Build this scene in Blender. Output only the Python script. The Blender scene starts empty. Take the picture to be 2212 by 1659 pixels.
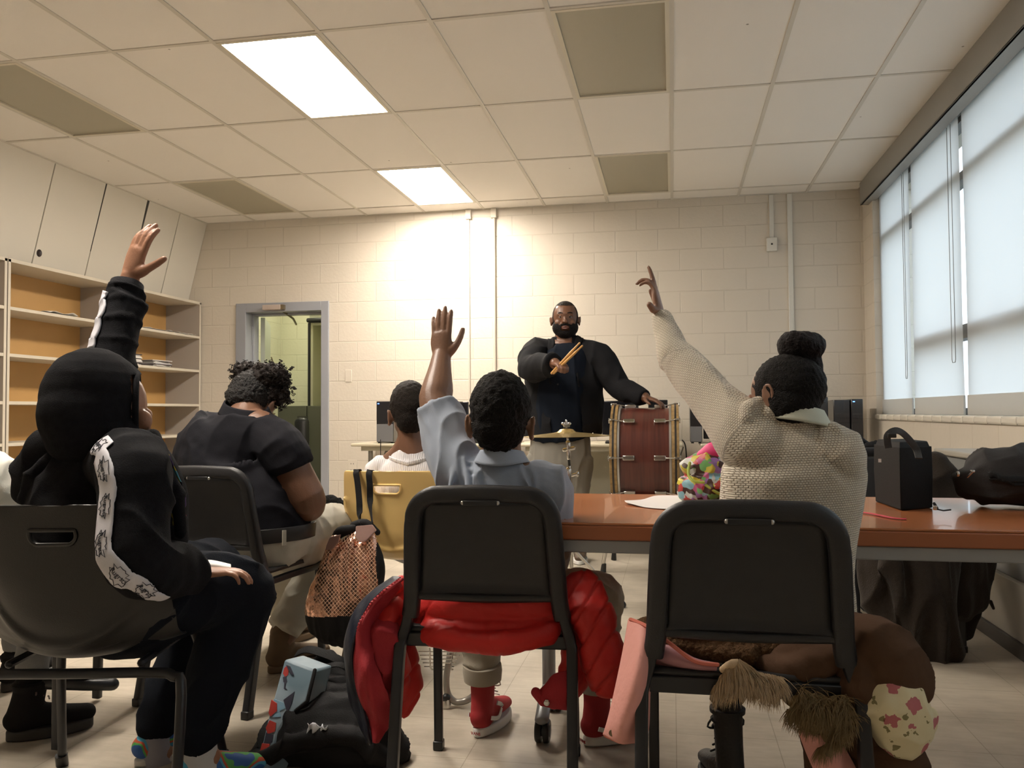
import bpy, bmesh, math, random
import numpy as np
from mathutils import Vector, Matrix, Euler, noise
from mathutils.bvhtree import BVHTree
random.seed(7)
S = bpy.context.scene
COL = S.collection
PI = math.pi

# ------------------------------------------------------------------ camera
CAMZ = 1.02
cR = Vector((0.98225212, 0.18746541, -0.00612305))
cU = Vector((0.01234333, -0.03203163, 0.99941063))
cF = Vector((-0.18715879, 0.98174879, 0.03377709))
FPX = 1812.714
cam_data = bpy.data.cameras.new('camera')
cam_data.sensor_width = 36.0
cam_data.lens = FPX / 2212 * 36.0
cam_data.clip_start = 0.05
cam = bpy.data.objects.new('camera', cam_data)
COL.objects.link(cam)
cam.matrix_world = Matrix(((cR.x, cU.x, -cF.x, 0), (cR.y, cU.y, -cF.y, 0), (cR.z, cU.z, -cF.z, CAMZ), (0, 0, 0, 1)))
S.camera = cam

def P(px, py, Y):
    """world point seen at photo pixel (px,py) lying at distance Y in front (towards the back wall)"""
    d = cF + cR * ((px - 1106) / FPX) - cU * ((py - 829.5) / FPX)
    d = d * (Y / d.y)
    return Vector((d.x, d.y, d.z + CAMZ))
def PZ(px, py, z):
    d = cF + cR * ((px - 1106) / FPX) - cU * ((py - 829.5) / FPX)
    d = d * ((z - CAMZ) / d.z)
    return Vector((d.x, d.y, z))

# ------------------------------------------------------------------ world, exposure
S.view_settings.view_transform = 'Standard'
S.view_settings.look = 'None'
S.view_settings.gamma = 1
S.view_settings.use_curve_mapping = False
S.view_settings.exposure = 0.62
w = bpy.data.worlds.new('world'); S.world = w; w.use_nodes = True
wn = w.node_tree.nodes; wl = w.node_tree.links
bg = wn['Background']
tcw = wn.new('ShaderNodeTexCoord'); sep = wn.new('ShaderNodeSeparateXYZ'); cr_ = wn.new('ShaderNodeValToRGB')
wl.new(tcw.outputs['Generated'], sep.inputs[0]); wl.new(sep.outputs['Z'], cr_.inputs[0]); wl.new(cr_.outputs[0], bg.inputs[0])
cr_.color_ramp.elements[0].position = 0.0; cr_.color_ramp.elements[0].color = (0.42, 0.43, 0.42, 1)
cr_.color_ramp.elements[1].position = 0.06; cr_.color_ramp.elements[1].color = (0.80, 0.89, 1.0, 1)
bg.inputs[1].default_value = 2.2
LAMP = 33.0

# ------------------------------------------------------------------ materials
MATS = {}
def nt(m): return m.node_tree.nodes, m.node_tree.links
def mat(name, col=(0.8, 0.8, 0.8), rough=0.6, metal=0.0, spec=0.5, bump=None, var=None, coat=0.0, sheen=0.0, emis=None, alpha=None, sub=0.0):
    """bump=(scale,strength[,detail]); var=(scale,amount) colour variation"""
    if name in MATS: return MATS[name]
    m = bpy.data.materials.new(name); m.use_nodes = True
    n, l = nt(m); b = n['Principled BSDF']
    b.inputs['Base Color'].default_value = (*col, 1)
    b.inputs['Roughness'].default_value = rough
    b.inputs['Metallic'].default_value = metal
    b.inputs['Specular IOR Level'].default_value = spec
    b.inputs['Coat Weight'].default_value = coat
    if sheen:
        b.inputs['Sheen Weight'].default_value = sheen
        b.inputs['Sheen Roughness'].default_value = 0.5
    if emis:
        b.inputs['Emission Color'].default_value = (*emis[0], 1); b.inputs['Emission Strength'].default_value = emis[1]
    tc = n.new('ShaderNodeTexCoord')
    if bump:
        t = n.new('ShaderNodeTexNoise'); t.inputs['Scale'].default_value = bump[0]
        t.inputs['Detail'].default_value = bump[2] if len(bump) > 2 else 3
        bp = n.new('ShaderNodeBump'); bp.inputs['Strength'].default_value = bump[1]; bp.inputs['Distance'].default_value = 0.01
        l.new(tc.outputs['Object'], t.inputs[0]); l.new(t.outputs[0], bp.inputs['Height']); l.new(bp.outputs[0], b.inputs['Normal'])
    if var:
        t = n.new('ShaderNodeTexNoise'); t.inputs['Scale'].default_value = var[0]; t.inputs['Detail'].default_value = 4
        mx = n.new('ShaderNodeMix'); mx.data_type = 'RGBA'
        a = var[1]
        mx.inputs[6].default_value = (*[max(0, c * (1 - a)) for c in col], 1); mx.inputs[7].default_value = (*[min(1, c * (1 + a)) for c in col], 1)
        l.new(tc.outputs['Object'], t.inputs[0]); l.new(t.outputs[0], mx.inputs[0]); l.new(mx.outputs[2], b.inputs['Base Color'])
    MATS[name] = m
    return m

# ------------------------------------------------------------------ mesh builder
class MB:
    def __init__(s): s.v = []; s.f = []; s.mi = []
    def add(s, vs, fs, mi=0):
        o = len(s.v); s.v += [Vector(v) for v in vs]; s.f += [tuple(i + o for i in f) for f in fs]; s.mi += [mi] * len(fs); return s
    def box(s, c, size, rot=None, mi=0, taper=1.0):
        hx, hy, hz = size[0] / 2, size[1] / 2, size[2] / 2
        vs = [Vector((x * hx * (taper if z > 0 else 1), y * hy * (taper if z > 0 else 1), z * hz)) for z in (-1, 1) for y in (-1, 1) for x in (-1, 1)]
        if rot is not None:
            R = rot if isinstance(rot, Matrix) else Euler(rot).to_matrix()
            vs = [R @ v for v in vs]
        c = Vector(c)
        return s.add([v + c for v in vs], [(0, 2, 3, 1), (4, 5, 7, 6), (0, 1, 5, 4), (2, 6, 7, 3), (0, 4, 6, 2), (1, 3, 7, 5)], mi)
    def bb(s, a, b, mi=0):
        a, b = Vector(a), Vector(b)
        return s.box((a + b) / 2, [abs(b[i] - a[i]) for i in range(3)], mi=mi)
    def tube(s, pts, rad, seg=12, cap='round', side=None, mi=0, smooth=0):
        """pts list of points; rad float or list of r or (rx,ry). side = reference direction for rx"""
        pts = [Vector(p) for p in pts]
        n = len(pts)
        rr = rad if isinstance(rad, (list,)) else [rad] * n
        rr = [(r, r) if not isinstance(r, (tuple, list)) else tuple(r) for r in rr]
        if smooth:
            pts, rr = spline(pts, rr, smooth); n = len(pts)
        T = []
        for i in range(n):
            a = pts[max(0, i - 1)]; b = pts[min(n - 1, i + 1)]
            t = (b - a); T.append(t.normalized() if t.length > 1e-9 else Vector((0, 0, 1)))
        ref = Vector(side) if side is not None else (Vector((1, 0, 0)) if abs(T[0].x) < 0.8 else Vector((0, 1, 0)))
        rings = []
        X = (ref - T[0] * ref.dot(T[0])).normalized()
        for i in range(n):
            if side is not None:
                Xn = ref - T[i] * ref.dot(T[i])
                X = Xn.normalized() if Xn.length > 1e-3 else X
            else:
                X = (X - T[i] * X.dot(T[i])).normalized()
            Y = T[i].cross(X)
            rings.append((pts[i], X.copy(), Y, T[i], rr[i]))
        # round caps
        if cap == 'round':
            def capr(r0, sgn):
                p, X, Y, t, r = r0; out = []
                rm = min(r)
                for k in (75, 50, 25):
                    a = math.radians(k)
                    out.append((p + t * sgn * rm * math.sin(a), X, Y, t, (r[0] * math.cos(a), r[1] * math.cos(a))))
                return out
            rings = capr(rings[0], -1) + rings + list(reversed(capr(rings[-1], 1)))
        vs = []; fs = []
        for p, X, Y, t, r in rings:
            for k in range(seg):
                a = 2 * PI * k / seg
                vs.append(p + X * (r[0] * math.cos(a)) + Y * (r[1] * math.sin(a)))
        m = len(rings)
        for i in range(m - 1):
            for k in range(seg):
                k2 = (k + 1) % seg
                fs.append((i * seg + k, i * seg + k2, (i + 1) * seg + k2, (i + 1) * seg + k))
        if cap:
            fs.append(tuple(reversed(range(seg)))); fs.append(tuple(range((m - 1) * seg, m * seg)))
        return s.add(vs, fs, mi)
    def ell(s, c, r, rot=None, seg=20, rings=12, mi=0, fn=None):
        c = Vector(c); R = None
        if rot is not None: R = rot if isinstance(rot, Matrix) else Euler(rot).to_matrix()
        vs = [Vector((0, 0, -1))]; fs = []
        for i in range(1, rings):
            a = -PI / 2 + PI * i / rings
            for k in range(seg):
                b = 2 * PI * k / seg
                vs.append(Vector((math.cos(a) * math.cos(b), math.cos(a) * math.sin(b), math.sin(a))))
        vs.append(Vector((0, 0, 1)))
        for k in range(seg): fs.append((0, 1 + (k + 1) % seg, 1 + k))
        for i in range(rings - 2):
            for k in range(seg):
                k2 = (k + 1) % seg; a = 1 + i * seg
                fs.append((a + k, a + k2, a + seg + k2, a + seg + k))
        t = len(vs) - 1; a = 1 + (rings - 2) * seg
        for k in range(seg): fs.append((a + k, a + (k + 1) % seg, t))
        out = []
        for v in vs:
            q = Vector((v.x * r[0], v.y * r[1], v.z * r[2]))
            if fn: q = fn(v, q)
            if R: q = R @ q
            out.append(q + c)
        return s.add(out, fs, mi)
    def lathe(s, prof, c=(0, 0, 0), axis='z', seg=32, mi=0, rot=None):
        """prof list of (r, h)"""
        c = Vector(c); vs = []; fs = []
        for r, h in prof:
            for k in range(seg):
                a = 2 * PI * k / seg
                v = Vector((r * math.cos(a), r * math.sin(a), h))
                if axis == 'x': v = Vector((h, v.x, v.y))
                if axis == 'y': v = Vector((v.x, h, v.y))
                if rot is not None: v = rot @ v
                vs.append(v + c)
        n = len(prof)
        for i in range(n - 1):
            for k in range(seg):
                k2 = (k + 1) % seg
                fs.append((i * seg + k, i * seg + k2, (i + 1) * seg + k2, (i + 1) * seg + k))
        fs.append(tuple(reversed(range(seg)))); fs.append(tuple(range((n - 1) * seg, n * seg)))
        return s.add(vs, fs, mi)
    def grid(s, fn, nu, nv, mi=0, skip=None, wrap=False):
        """fn(u,v) -> point, u,v in 0..1"""
        vs = [fn(i / nu, j / nv) for j in range(nv + 1) for i in range(nu + 1)]
        fs = []
        for j in range(nv):
            for i in range(nu):
                if skip and skip((i + .5) / nu, (j + .5) / nv): continue
                a = j * (nu + 1) + i
                fs.append((a, a + 1, a + nu + 2, a + nu + 1))
        return s.add(vs, fs, mi)
    def sweep(s, pts, prof, up=(0, 0, 1), closed=False, cap=True, mi=0, smooth=0, scl=None):
        """sweep 2-D profile [(a,b)...] (a along side = T x up, b along the other) along pts"""
        pts = [Vector(p) for p in pts]
        if smooth: pts, _ = spline(pts, [(1, 1)] * len(pts), smooth)
        n = len(pts); m = len(prof); up = Vector(up); vs = []; fs = []
        for i in range(n):
            if closed: t = pts[(i + 1) % n] - pts[i - 1]
            else: t = pts[min(n - 1, i + 1)] - pts[max(0, i - 1)]
            t.normalize()
            sd = t.cross(up)
            if sd.length < 1e-4: sd = t.cross(Vector((0, 1, 0)))
            sd.normalize(); b = sd.cross(t)
            q = scl[i] if scl else 1
            for a_, b_ in prof: vs.append(pts[i] + sd * a_ * q + b * b_ * q)
        for i in range(n if closed else n - 1):
            j = (i + 1) % n
            for k in range(m):
                k2 = (k + 1) % m
                fs.append((i * m + k, i * m + k2, j * m + k2, j * m + k))
        if cap and not closed:
            fs.append(tuple(reversed(range(m)))); fs.append(tuple(range((n - 1) * m, n * m)))
        return s.add(vs, fs, mi)
    def prism(s, poly, d, mi=0):
        """poly list of 3D points, extruded by vector d"""
        poly = [Vector(p) for p in poly]; d = Vector(d); n = len(poly)
        return s.add(poly + [p + d for p in poly], [tuple(reversed(range(n))), tuple(range(n, 2 * n))] + [(i, (i + 1) % n, n + (i + 1) % n, n + i) for i in range(n)], mi)
    def xform(s, M):
        s.v = [M @ v for v in s.v]; return s
    def build(s, name, mats, parent=None, bevel=0.0, smooth=True, local=False, solid=0.0, subd=0, auto=40, bseg=2):
        me = bpy.data.meshes.new(name)
        off = Vector((0, 0, 0))
        if parent is not None and not local: off = root_loc(parent)
        me.from_pydata([tuple(v - off) for v in s.v], [], s.f)
        if not isinstance(mats, (list, tuple)): mats = [mats]
        for m in mats: me.materials.append(m)
        if len(mats) > 1: me.polygons.foreach_set('material_index', s.mi)
        o = bpy.data.objects.new(name, me); COL.objects.link(o)
        if parent is not None: o.parent = parent
        bm = bmesh.new(); bm.from_mesh(me); bmesh.ops.recalc_face_normals(bm, faces=bm.faces); bm.to_mesh(me); bm.free()
        if solid:
            md = o.modifiers.new('solid', 'SOLIDIFY'); md.thickness = solid; md.offset = 0
        if bevel:
            md = o.modifiers.new('bevel', 'BEVEL'); md.width = bevel; md.segments = bseg; md.limit_method = 'ANGLE'; md.angle_limit = math.radians(35)
        if subd:
            md = o.modifiers.new('sub', 'SUBSURF'); md.levels = subd; md.render_levels = subd
        if smooth: shade(me, auto)
        return o

def shade(me, auto=40):
    me.polygons.foreach_set('use_smooth', [True] * len(me.polygons))
    if auto < 180:
        bm = bmesh.new(); bm.from_mesh(me); a = math.radians(auto)
        for e in bm.edges:
            if len(e.link_faces) == 2 and e.calc_face_angle(0) > a: e.smooth = False
        bm.to_mesh(me); bm.free()

def root_loc(o):
    l = Vector(o.location)
    while o.parent is not None:
        o = o.parent; l = l + Vector(o.location)
    return l

def spline(pts, rr, k):
    """Catmull-Rom, k sub-steps per span"""
    n = len(pts); op = []; orr = []
    def cr(a, b, c, d, t):
        return 0.5 * ((2 * b) + (c - a) * t + (2 * a - 5 * b + 4 * c - d) * t * t + (3 * b - a - 3 * c + d) * t ** 3)
    for i in range(n - 1):
        a = pts[max(0, i - 1)]; b = pts[i]; c = pts[i + 1]; d = pts[min(n - 1, i + 2)]
        ra = rr[max(0, i - 1)]; rb = rr[i]; rc = rr[i + 1]; rd = rr[min(n - 1, i + 2)]
        for j in range(k):
            t = j / k
            op.append(cr(a, b, c, d, t)); orr.append(tuple(max(1e-4, cr(ra[q], rb[q], rc[q], rd[q], t)) for q in (0, 1)))
    op.append(pts[-1]); orr.append(rr[-1])
    return op, orr

def rprof(w, h, r=None, n=3):
    """rounded rectangle profile"""
    r = min(w, h) * 0.3 if r is None else r
    out = []
    for cx, cy, a0 in ((w / 2 - r, h / 2 - r, 0), (-w / 2 + r, h / 2 - r, 90), (-w / 2 + r, -h / 2 + r, 180), (w / 2 - r, -h / 2 + r, 270)):
        for i in range(n + 1):
            a = math.radians(a0 + 90 * i / n); out.append((cx + r * math.cos(a), cy + r * math.sin(a)))
    return out
def cprof(r, n=10): return [(r * math.cos(2 * PI * i / n), r * math.sin(2 * PI * i / n)) for i in range(n)]

def thing(name, label, cat, loc=(0, 0, 0), rotz=0, group=None):
    o = bpy.data.objects.new(name, None); COL.objects.link(o)
    o.empty_display_size = 0.05
    o.location = loc; o.rotation_euler = (0, 0, rotz); o['label'] = label; o['category'] = cat
    if group: o['group'] = group
    return o
def tag(o, label, cat, group=None):
    o['label'] = label; o['category'] = cat
    if group: o['group'] = group
    return o
def struct(o, label=None):
    o['kind'] = 'structure'
    if label: o['label'] = label
    return o
def dup(root, loc=None, rotz=None, label=None, group=None):
    def cp(o, par):
        c = o.copy(); COL.objects.link(c)
        if par is not None: c.parent = par; c.matrix_parent_inverse = o.matrix_parent_inverse.copy()
        for ch in [q for q in bpy.data.objects if q.parent == o and q != c]: cp(ch, c)
        return c
    r = cp(root, None)
    if loc is not None: r.location = loc
    if rotz is not None: r.rotation_euler = (0, 0, rotz)
    if label: r['label'] = label
    if group: r['group'] = group
    return r
def label(o, t): o['label'] = t; return o

def nz(p, s=1.0, k=0.0): return noise.noise(Vector((p.x * s + k, p.y * s + k * 1.7, p.z * s - k)))

def organic(name, mb, m, parent, voxel=0.006, smooth=6, disp=None, keep=None, fac=0.5, mats=None, mfn=None):
    """fuse the closed pieces of mb into one continuous skin and relax it"""
    me = bpy.data.meshes.new('tmp'); me.from_pydata([tuple(v) for v in mb.v], [], mb.f)
    o = bpy.data.objects.new('tmp', me); COL.objects.link(o)
    r = o.modifiers.new('r', 'REMESH'); r.mode = 'VOXEL'; r.voxel_size = voxel; r.adaptivity = 0
    if smooth:
        sm = o.modifiers.new('s', 'SMOOTH'); sm.factor = fac; sm.iterations = smooth
    dg = bpy.context.evaluated_depsgraph_get(); dg.update()
    ev = o.evaluated_get(dg)
    me2 = bpy.data.meshes.new_from_object(ev, depsgraph=dg)
    bpy.data.objects.remove(o); bpy.data.meshes.remove(me)
    if keep is not None:
        bm = bmesh.new(); bm.from_mesh(me2)
        dl = [v for v in bm.verts if not keep(v.co)]
        bmesh.ops.delete(bm, geom=dl, context='VERTS'); bm.to_mesh(me2); bm.free()
    if disp is not None:
        nn = [v.normal.copy() for v in me2.vertices]
        for v, n_ in zip(me2.vertices, nn):
            d = disp(v.co, n_)
            v.co = v.co + (d if isinstance(d, Vector) else n_ * d)
    off = root_loc(parent) if parent is not None else Vector((0, 0, 0))
    bvh = None
    for v in me2.vertices: v.co = v.co - off
    me2.name = name
    me2.materials.clear()
    for q in (mats if mats else [m]): me2.materials.append(q)
    if mats and mfn:
        me2.polygons.foreach_set('material_index', [mfn(p.center + off) for p in me2.polygons])
    me2.polygons.foreach_set('use_smooth', [True] * len(me2.polygons))
    ob = bpy.data.objects.new(name, me2); COL.objects.link(ob)
    if parent is not None: ob.parent = parent
    return ob

def snap(bv, p, off=.002):
    h = bv.find_nearest(p)
    return (h[0] + h[1] * off, h[1]) if h[0] is not None else (Vector(p), Vector((0, -1, 0)))
def ribbon(path, width, bv, off=.003, n=60, m=6, k=8, thick=.0):
    """band laid on a surface along path; returns builder and a mapping (s 0..1, lateral metres, lift)"""
    pp, _ = spline([Vector(p) for p in path], [(1, 1)] * len(path), k)
    cum = [0]
    for i in range(1, len(pp)): cum.append(cum[-1] + (pp[i] - pp[i - 1]).length)
    tot = cum[-1]
    def at(s):
        d = max(0, min(tot * .9999, s * tot)); i = max(j for j in range(len(cum)) if cum[j] <= d); i = min(i, len(pp) - 2)
        return pp[i].lerp(pp[i + 1], (d - cum[i]) / max(1e-6, cum[i + 1] - cum[i])), (pp[i + 1] - pp[i]).normalized()
    def mp(s, lat, lift=0):
        p, T = at(s); q, N = snap(bv, p, 0); sd = T.cross(N).normalized(); r, N2 = snap(bv, q + sd * lat, off + lift)
        return r
    w_ = width if callable(width) else (lambda s: width)
    mb = MB().grid(lambda u, v: mp(u, (v - .5) * w_(u)), n, m)
    return mb, mp, tot
def fur(mb, base, L, n, dirf, r=.0009, seg=3, rnd=.35, droop=.3):
    """base(): (point, normal); hairs as thin tapered strands"""
    for k in range(n):
        p, nrm = base(); d = (dirf(p, nrm) + Vector((random.uniform(-1, 1), random.uniform(-1, 1), random.uniform(-1, 1))) * rnd).normalized(); l = L * random.uniform(.6, 1.15)
        pts = [p]; 
        for s_ in range(3):
            pts.append(pts[-1] + d * l / 3); d = (d + Vector((0, 0, -droop))).normalized()
        mb.tube(pts, [r, r * .9, r * .6, r * .15], seg, cap='flat')
def bvh_of(obs):
    vs = []; fs = []
    for o in obs:
        off = root_loc(o); n = len(vs)
        vs += [v.co + off for v in o.data.vertices]; fs += [tuple(i + n for i in p.vertices) for p in o.data.polygons]
    return BVHTree.FromPolygons(vs, fs)
# ================================================================== THE ROOM
CH = 3.05          # ceiling height
YW = 8.12          # back wall
XR = 1.74          # right wall (below the windows)
XL = -5.30         # left wall behind the shelving
YF = -2.6          # wall behind the camera

# -- painted block wall material (16x8 in blocks)
def block_mat(name, col, axis, phase_u, phase_z, mort=0.006, bump=0.42):
    m = bpy.data.materials.new(name); m.use_nodes = True; n, l = nt(m); b = n['Principled BSDF']
    b.inputs['Roughness'].default_value = 0.42; b.inputs['Specular IOR Level'].default_value = 0.35
    tc = n.new('ShaderNodeTexCoord'); sx = n.new('ShaderNodeSeparateXYZ'); cx = n.new('ShaderNodeCombineXYZ')
    l.new(tc.outputs['Object'], sx.inputs[0])
    au = n.new('ShaderNodeMath'); au.operation = 'ADD'; au.inputs[1].default_value = phase_u
    az = n.new('ShaderNodeMath'); az.operation = 'ADD'; az.inputs[1].default_value = phase_z
    l.new(sx.outputs[axis], au.inputs[0]); l.new(sx.outputs['Z'], az.inputs[0])
    l.new(au.outputs[0], cx.inputs[0]); l.new(az.outputs[0], cx.inputs[1])
    br = n.new('ShaderNodeTexBrick'); br.offset = 0.5; br.squash = 1
    br.inputs['Scale'].default_value = 1.0; br.inputs['Brick Width'].default_value = 0.4064; br.inputs['Row Height'].default_value = 0.2032
    br.inputs['Mortar Size'].default_value = mort; br.inputs['Mortar Smooth'].default_value = 0.6
    br.inputs['Color1'].default_value = (1, 1, 1, 1); br.inputs['Color2'].default_value = (1, 1, 1, 1); br.inputs['Mortar'].default_value = (0, 0, 0, 1)
    l.new(cx.outputs[0], br.inputs[0])
    ns = n.new('ShaderNodeTexNoise'); ns.inputs['Scale'].default_value = 34; ns.inputs['Detail'].default_value = 5
    l.new(tc.outputs['Object'], ns.inputs[0])
    n2 = n.new('ShaderNodeTexNoise'); n2.inputs['Scale'].default_value = 1.3; l.new(tc.outputs['Object'], n2.inputs[0])
    ad = n.new('ShaderNodeMath'); ad.operation = 'MULTIPLY_ADD'; ad.inputs[1].default_value = 0.35
    l.new(ns.outputs[0], ad.inputs[0]); l.new(br.outputs['Color'], ad.inputs[2])
    bp = n.new('ShaderNodeBump'); bp.inputs['Strength'].default_value = bump; bp.inputs['Distance'].default_value = 0.012
    l.new(ad.outputs[0], bp.inputs['Height']); l.new(bp.outputs[0], b.inputs['Normal'])
    mx = n.new('ShaderNodeMix'); mx.data_type = 'RGBA'
    mx.inputs[6].default_value = (*[c * 0.95 for c in col], 1); mx.inputs[7].default_value = (*[min(1, c * 1.05) for c in col], 1)
    l.new(n2.outputs[0], mx.inputs[0]); 
    mx2 = n.new('ShaderNodeMix'); mx2.data_type = 'RGBA'; mx2.blend_type = 'MULTIPLY'
    cr = n.new('ShaderNodeValToRGB'); cr.color_ramp.elements[0].color = (0.95, 0.945, 0.935, 1); cr.color_ramp.elements[1].color = (1, 1, 1, 1)
    l.new(br.outputs['Color'], cr.inputs[0]); mx2.inputs[0].default_value = 1
    l.new(mx.outputs[2], mx2.inputs[6]); l.new(cr.outputs[0], mx2.inputs[7]); l.new(mx2.outputs[2], b.inputs['Base Color'])
    return m
WALLC = (0.635, 0.575, 0.49)
M_wall = block_mat('painted_block', WALLC, 'X', 3.161 + 0.2032, -2.16 + 0.2032 * 11)
M_wallr = block_mat('painted_block_side', WALLC, 'Y', 0.1, -2.16 + 0.2032 * 11)
M_hall = block_mat('hall_block', (0.62, 0.62, 0.47), 'Y', 0.1, 0.05)
M_plain = mat('plain_paint', WALLC, 0.55, bump=(30, 0.05))

# -- floor: speckled cream vinyl tile
mf = bpy.data.materials.new('vinyl_tile'); mf.use_nodes = True; n, l = nt(mf); b = n['Principled BSDF']
tc = n.new('ShaderNodeTexCoord')
n1 = n.new('ShaderNodeTexNoise'); n1.inputs['Scale'].default_value = 3.2; n1.inputs['Detail'].default_value = 6; n1.inputs['Roughness'].default_value = 0.6
mp = n.new('ShaderNodeMapping'); mp.inputs['Scale'].default_value = (1.0, 5.0, 1); mp.inputs['Rotation'].default_value = (0, 0, 0.7)
n2 = n.new('ShaderNodeTexNoise'); n2.inputs['Scale'].default_value = 9; n2.inputs['Detail'].default_value = 5
l.new(tc.outputs['Object'], n1.inputs[0]); l.new(tc.outputs['Object'], mp.inputs[0]); l.new(mp.outputs[0], n2.inputs[0])
r1 = n.new('ShaderNodeValToRGB'); e = r1.color_ramp.elements
e[0].position = 0.32; e[0].color = (0.355, 0.31, 0.25, 1); e[1].position = 0.62; e[1].color = (0.525, 0.465, 0.38, 1)
r2 = n.new('ShaderNodeValToRGB'); e = r2.color_ramp.elements
e[0].position = 0.35; e[0].color = (0.90, 0.89, 0.87, 1); e[1].position = 0.66; e[1].color = (1.0, 1.0, 1.0, 1)
l.new(n1.outputs[0], r1.inputs[0]); l.new(n2.outputs[0], r2.inputs[0])
mx = n.new('ShaderNodeMix'); mx.data_type = 'RGBA'; mx.blend_type = 'MULTIPLY'; mx.inputs[0].default_value = 1
l.new(r1.outputs[0], mx.inputs[6]); l.new(r2.outputs[0], mx.inputs[7])
br = n.new('ShaderNodeTexBrick'); br.offset = 0; br.inputs['Scale'].default_value = 1; br.inputs['Brick Width'].default_value = 0.3048; br.inputs['Row Height'].default_value = 0.3048
br.inputs['Mortar Size'].default_value = 0.0016; br.inputs['Color1'].default_value = (1, 1, 1, 1); br.inputs['Color2'].default_value = (0.955, 0.955, 0.95, 1); br.inputs['Mortar'].default_value = (0.66, 0.63, 0.58, 1)
l.new(tc.outputs['Object'], br.inputs[0])
mx3 = n.new('ShaderNodeMix'); mx3.data_type = 'RGBA'; mx3.blend_type = 'MULTIPLY'; mx3.inputs[0].default_value = 1
l.new(mx.outputs[2], mx3.inputs[6]); l.new(br.outputs['Color'], mx3.inputs[7]); l.new(mx3.outputs[2], b.inputs['Base Color'])
rr = n.new('ShaderNodeMapRange'); rr.inputs[3].default_value = 0.28; rr.inputs[4].default_value = 0.48; l.new(n1.outputs[0], rr.inputs[0]); l.new(rr.outputs[0], b.inputs['Roughness'])
b.inputs['Specular IOR Level'].default_value = 0.4
struct(MB().bb((XL, YF, -0.1), (2.1, 11.5, 0)).build('floor', mf, smooth=False))

# -- ceiling tiles
mc = bpy.data.materials.new('ceiling_tile'); mc.use_nodes = True; n, l = nt(mc); b = n['Principled BSDF']
tc = n.new('ShaderNodeTexCoord'); n1 = n.new('ShaderNodeTexNoise'); n1.inputs['Scale'].default_value = 0.9; n1.inputs['Detail'].default_value = 3
l.new(tc.outputs['Object'], n1.inputs[0])
r1 = n.new('ShaderNodeValToRGB'); r1.color_ramp.elements[0].color = (0.76, 0.72, 0.665, 1); r1.color_ramp.elements[1].color = (0.81, 0.77, 0.72, 1); l.new(n1.outputs[0], r1.inputs[0])
v = n.new('ShaderNodeTexVoronoi'); v.inputs['Scale'].default_value = 3.3; v.inputs['Randomness'].default_value = 1; l.new(tc.outputs['Object'], v.inputs[0])
r3 = n.new('ShaderNodeValToRGB'); e = r3.color_ramp.elements; e[0].position = 0.016; e[0].color = (0.35, 0.32, 0.28, 1); e[1].position = 0.03; e[1].color = (1, 1, 1, 1); l.new(v.outputs['Distance'], r3.inputs[0])
mx = n.new('ShaderNodeMix'); mx.data_type = 'RGBA'; mx.blend_type = 'MULTIPLY'; mx.inputs[0].default_value = 1
l.new(r1.outputs[0], mx.inputs[6]); l.new(r3.outputs[0], mx.inputs[7]); l.new(mx.outputs[2], b.inputs['Base Color']); b.inputs['Roughness'].default_value = 0.85
n2 = n.new('ShaderNodeTexNoise'); n2.inputs['Scale'].default_value = 120; l.new(tc.outputs['Object'], n2.inputs[0])
bp = n.new('ShaderNodeBump'); bp.inputs['Strength'].default_value = 0.12; bp.inputs['Distance'].default_value = 0.004; l.new(n2.outputs[0], bp.inputs['Height']); l.new(bp.outputs[0], b.inputs['Normal'])
TW, TD, TX, TY = 0.6147, 1.235, -4.2807, 4.1265
cols = [TX + i * TW for i in range(-1, 10)]; rows = [TY + j * TD for j in range(-6, 4)]
LIGHTS = [(3, 0, 1), (3, 2, 1), (0, 0, 0), (0, 2, 0), (6, 0, 0), (6, 2, 0), (3, -2, 1), (6, -2, 0), (0, -2, 0), (3, -4, 0), (6, -4, 0), (0, -4, 0)]
lset = {(a, c) for a, c, _ in LIGHTS}
ce = MB()
xs = [-4.86] + [c for c in cols if -4.86 < c < 1.6] + [1.70]
ys = [YF] + [r for r in rows if r > YF] + [YW]
for i in range(len(xs) - 1):
    for j in range(len(ys) - 1):
        ci = round((xs[i] - TX) / TW); rj = round((ys[j] - TY) / TD)
        if (ci, rj) in lset and abs(xs[i] - (TX + ci * TW)) < .01 and abs(ys[j] - (TY + rj * TD)) < .01: continue
        random.seed(i * 31 + j); dz = random.uniform(0, 0.004)
        ce.bb((xs[i], ys[j], CH + dz), (xs[i + 1], ys[j + 1], CH + 0.02))
ce.bb((XL - .3, YF, CH + 0.02), (-4.86, 11, CH + 0.06)); ce.bb((1.70, YF, CH + 0.02), (2.1, 11, CH + 0.06))
ce.bb((XL - .3, YF, CH + 0.10), (2.1, 11.5, CH + 0.2))
struct(ce.build('ceiling', mc, smooth=False))
gr = MB(); gw = 0.0125
for x in [c for c in cols if -4.86 < c < 1.6]: gr.bb((x - gw, YF, CH - 0.004), (x + gw, YW, CH + 0.01))
for y in [r for r in rows if r > YF]: gr.bb((-4.86, y - gw, CH - 0.0035), (1.68, y + gw, CH + 0.01))
gr.bb((-4.88, YF, CH - 0.006), (-4.83, YW, CH + 0.004)); gr.bb((-4.88, YW - 0.018, CH - 0.005), (1.70, YW, CH + 0.004))
M_grid = mat('grid_paint', (0.60, 0.56, 0.49), 0.5)
struct(gr.build('trim_1', M_grid, smooth=False), 'painted metal ceiling grid bars')

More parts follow.
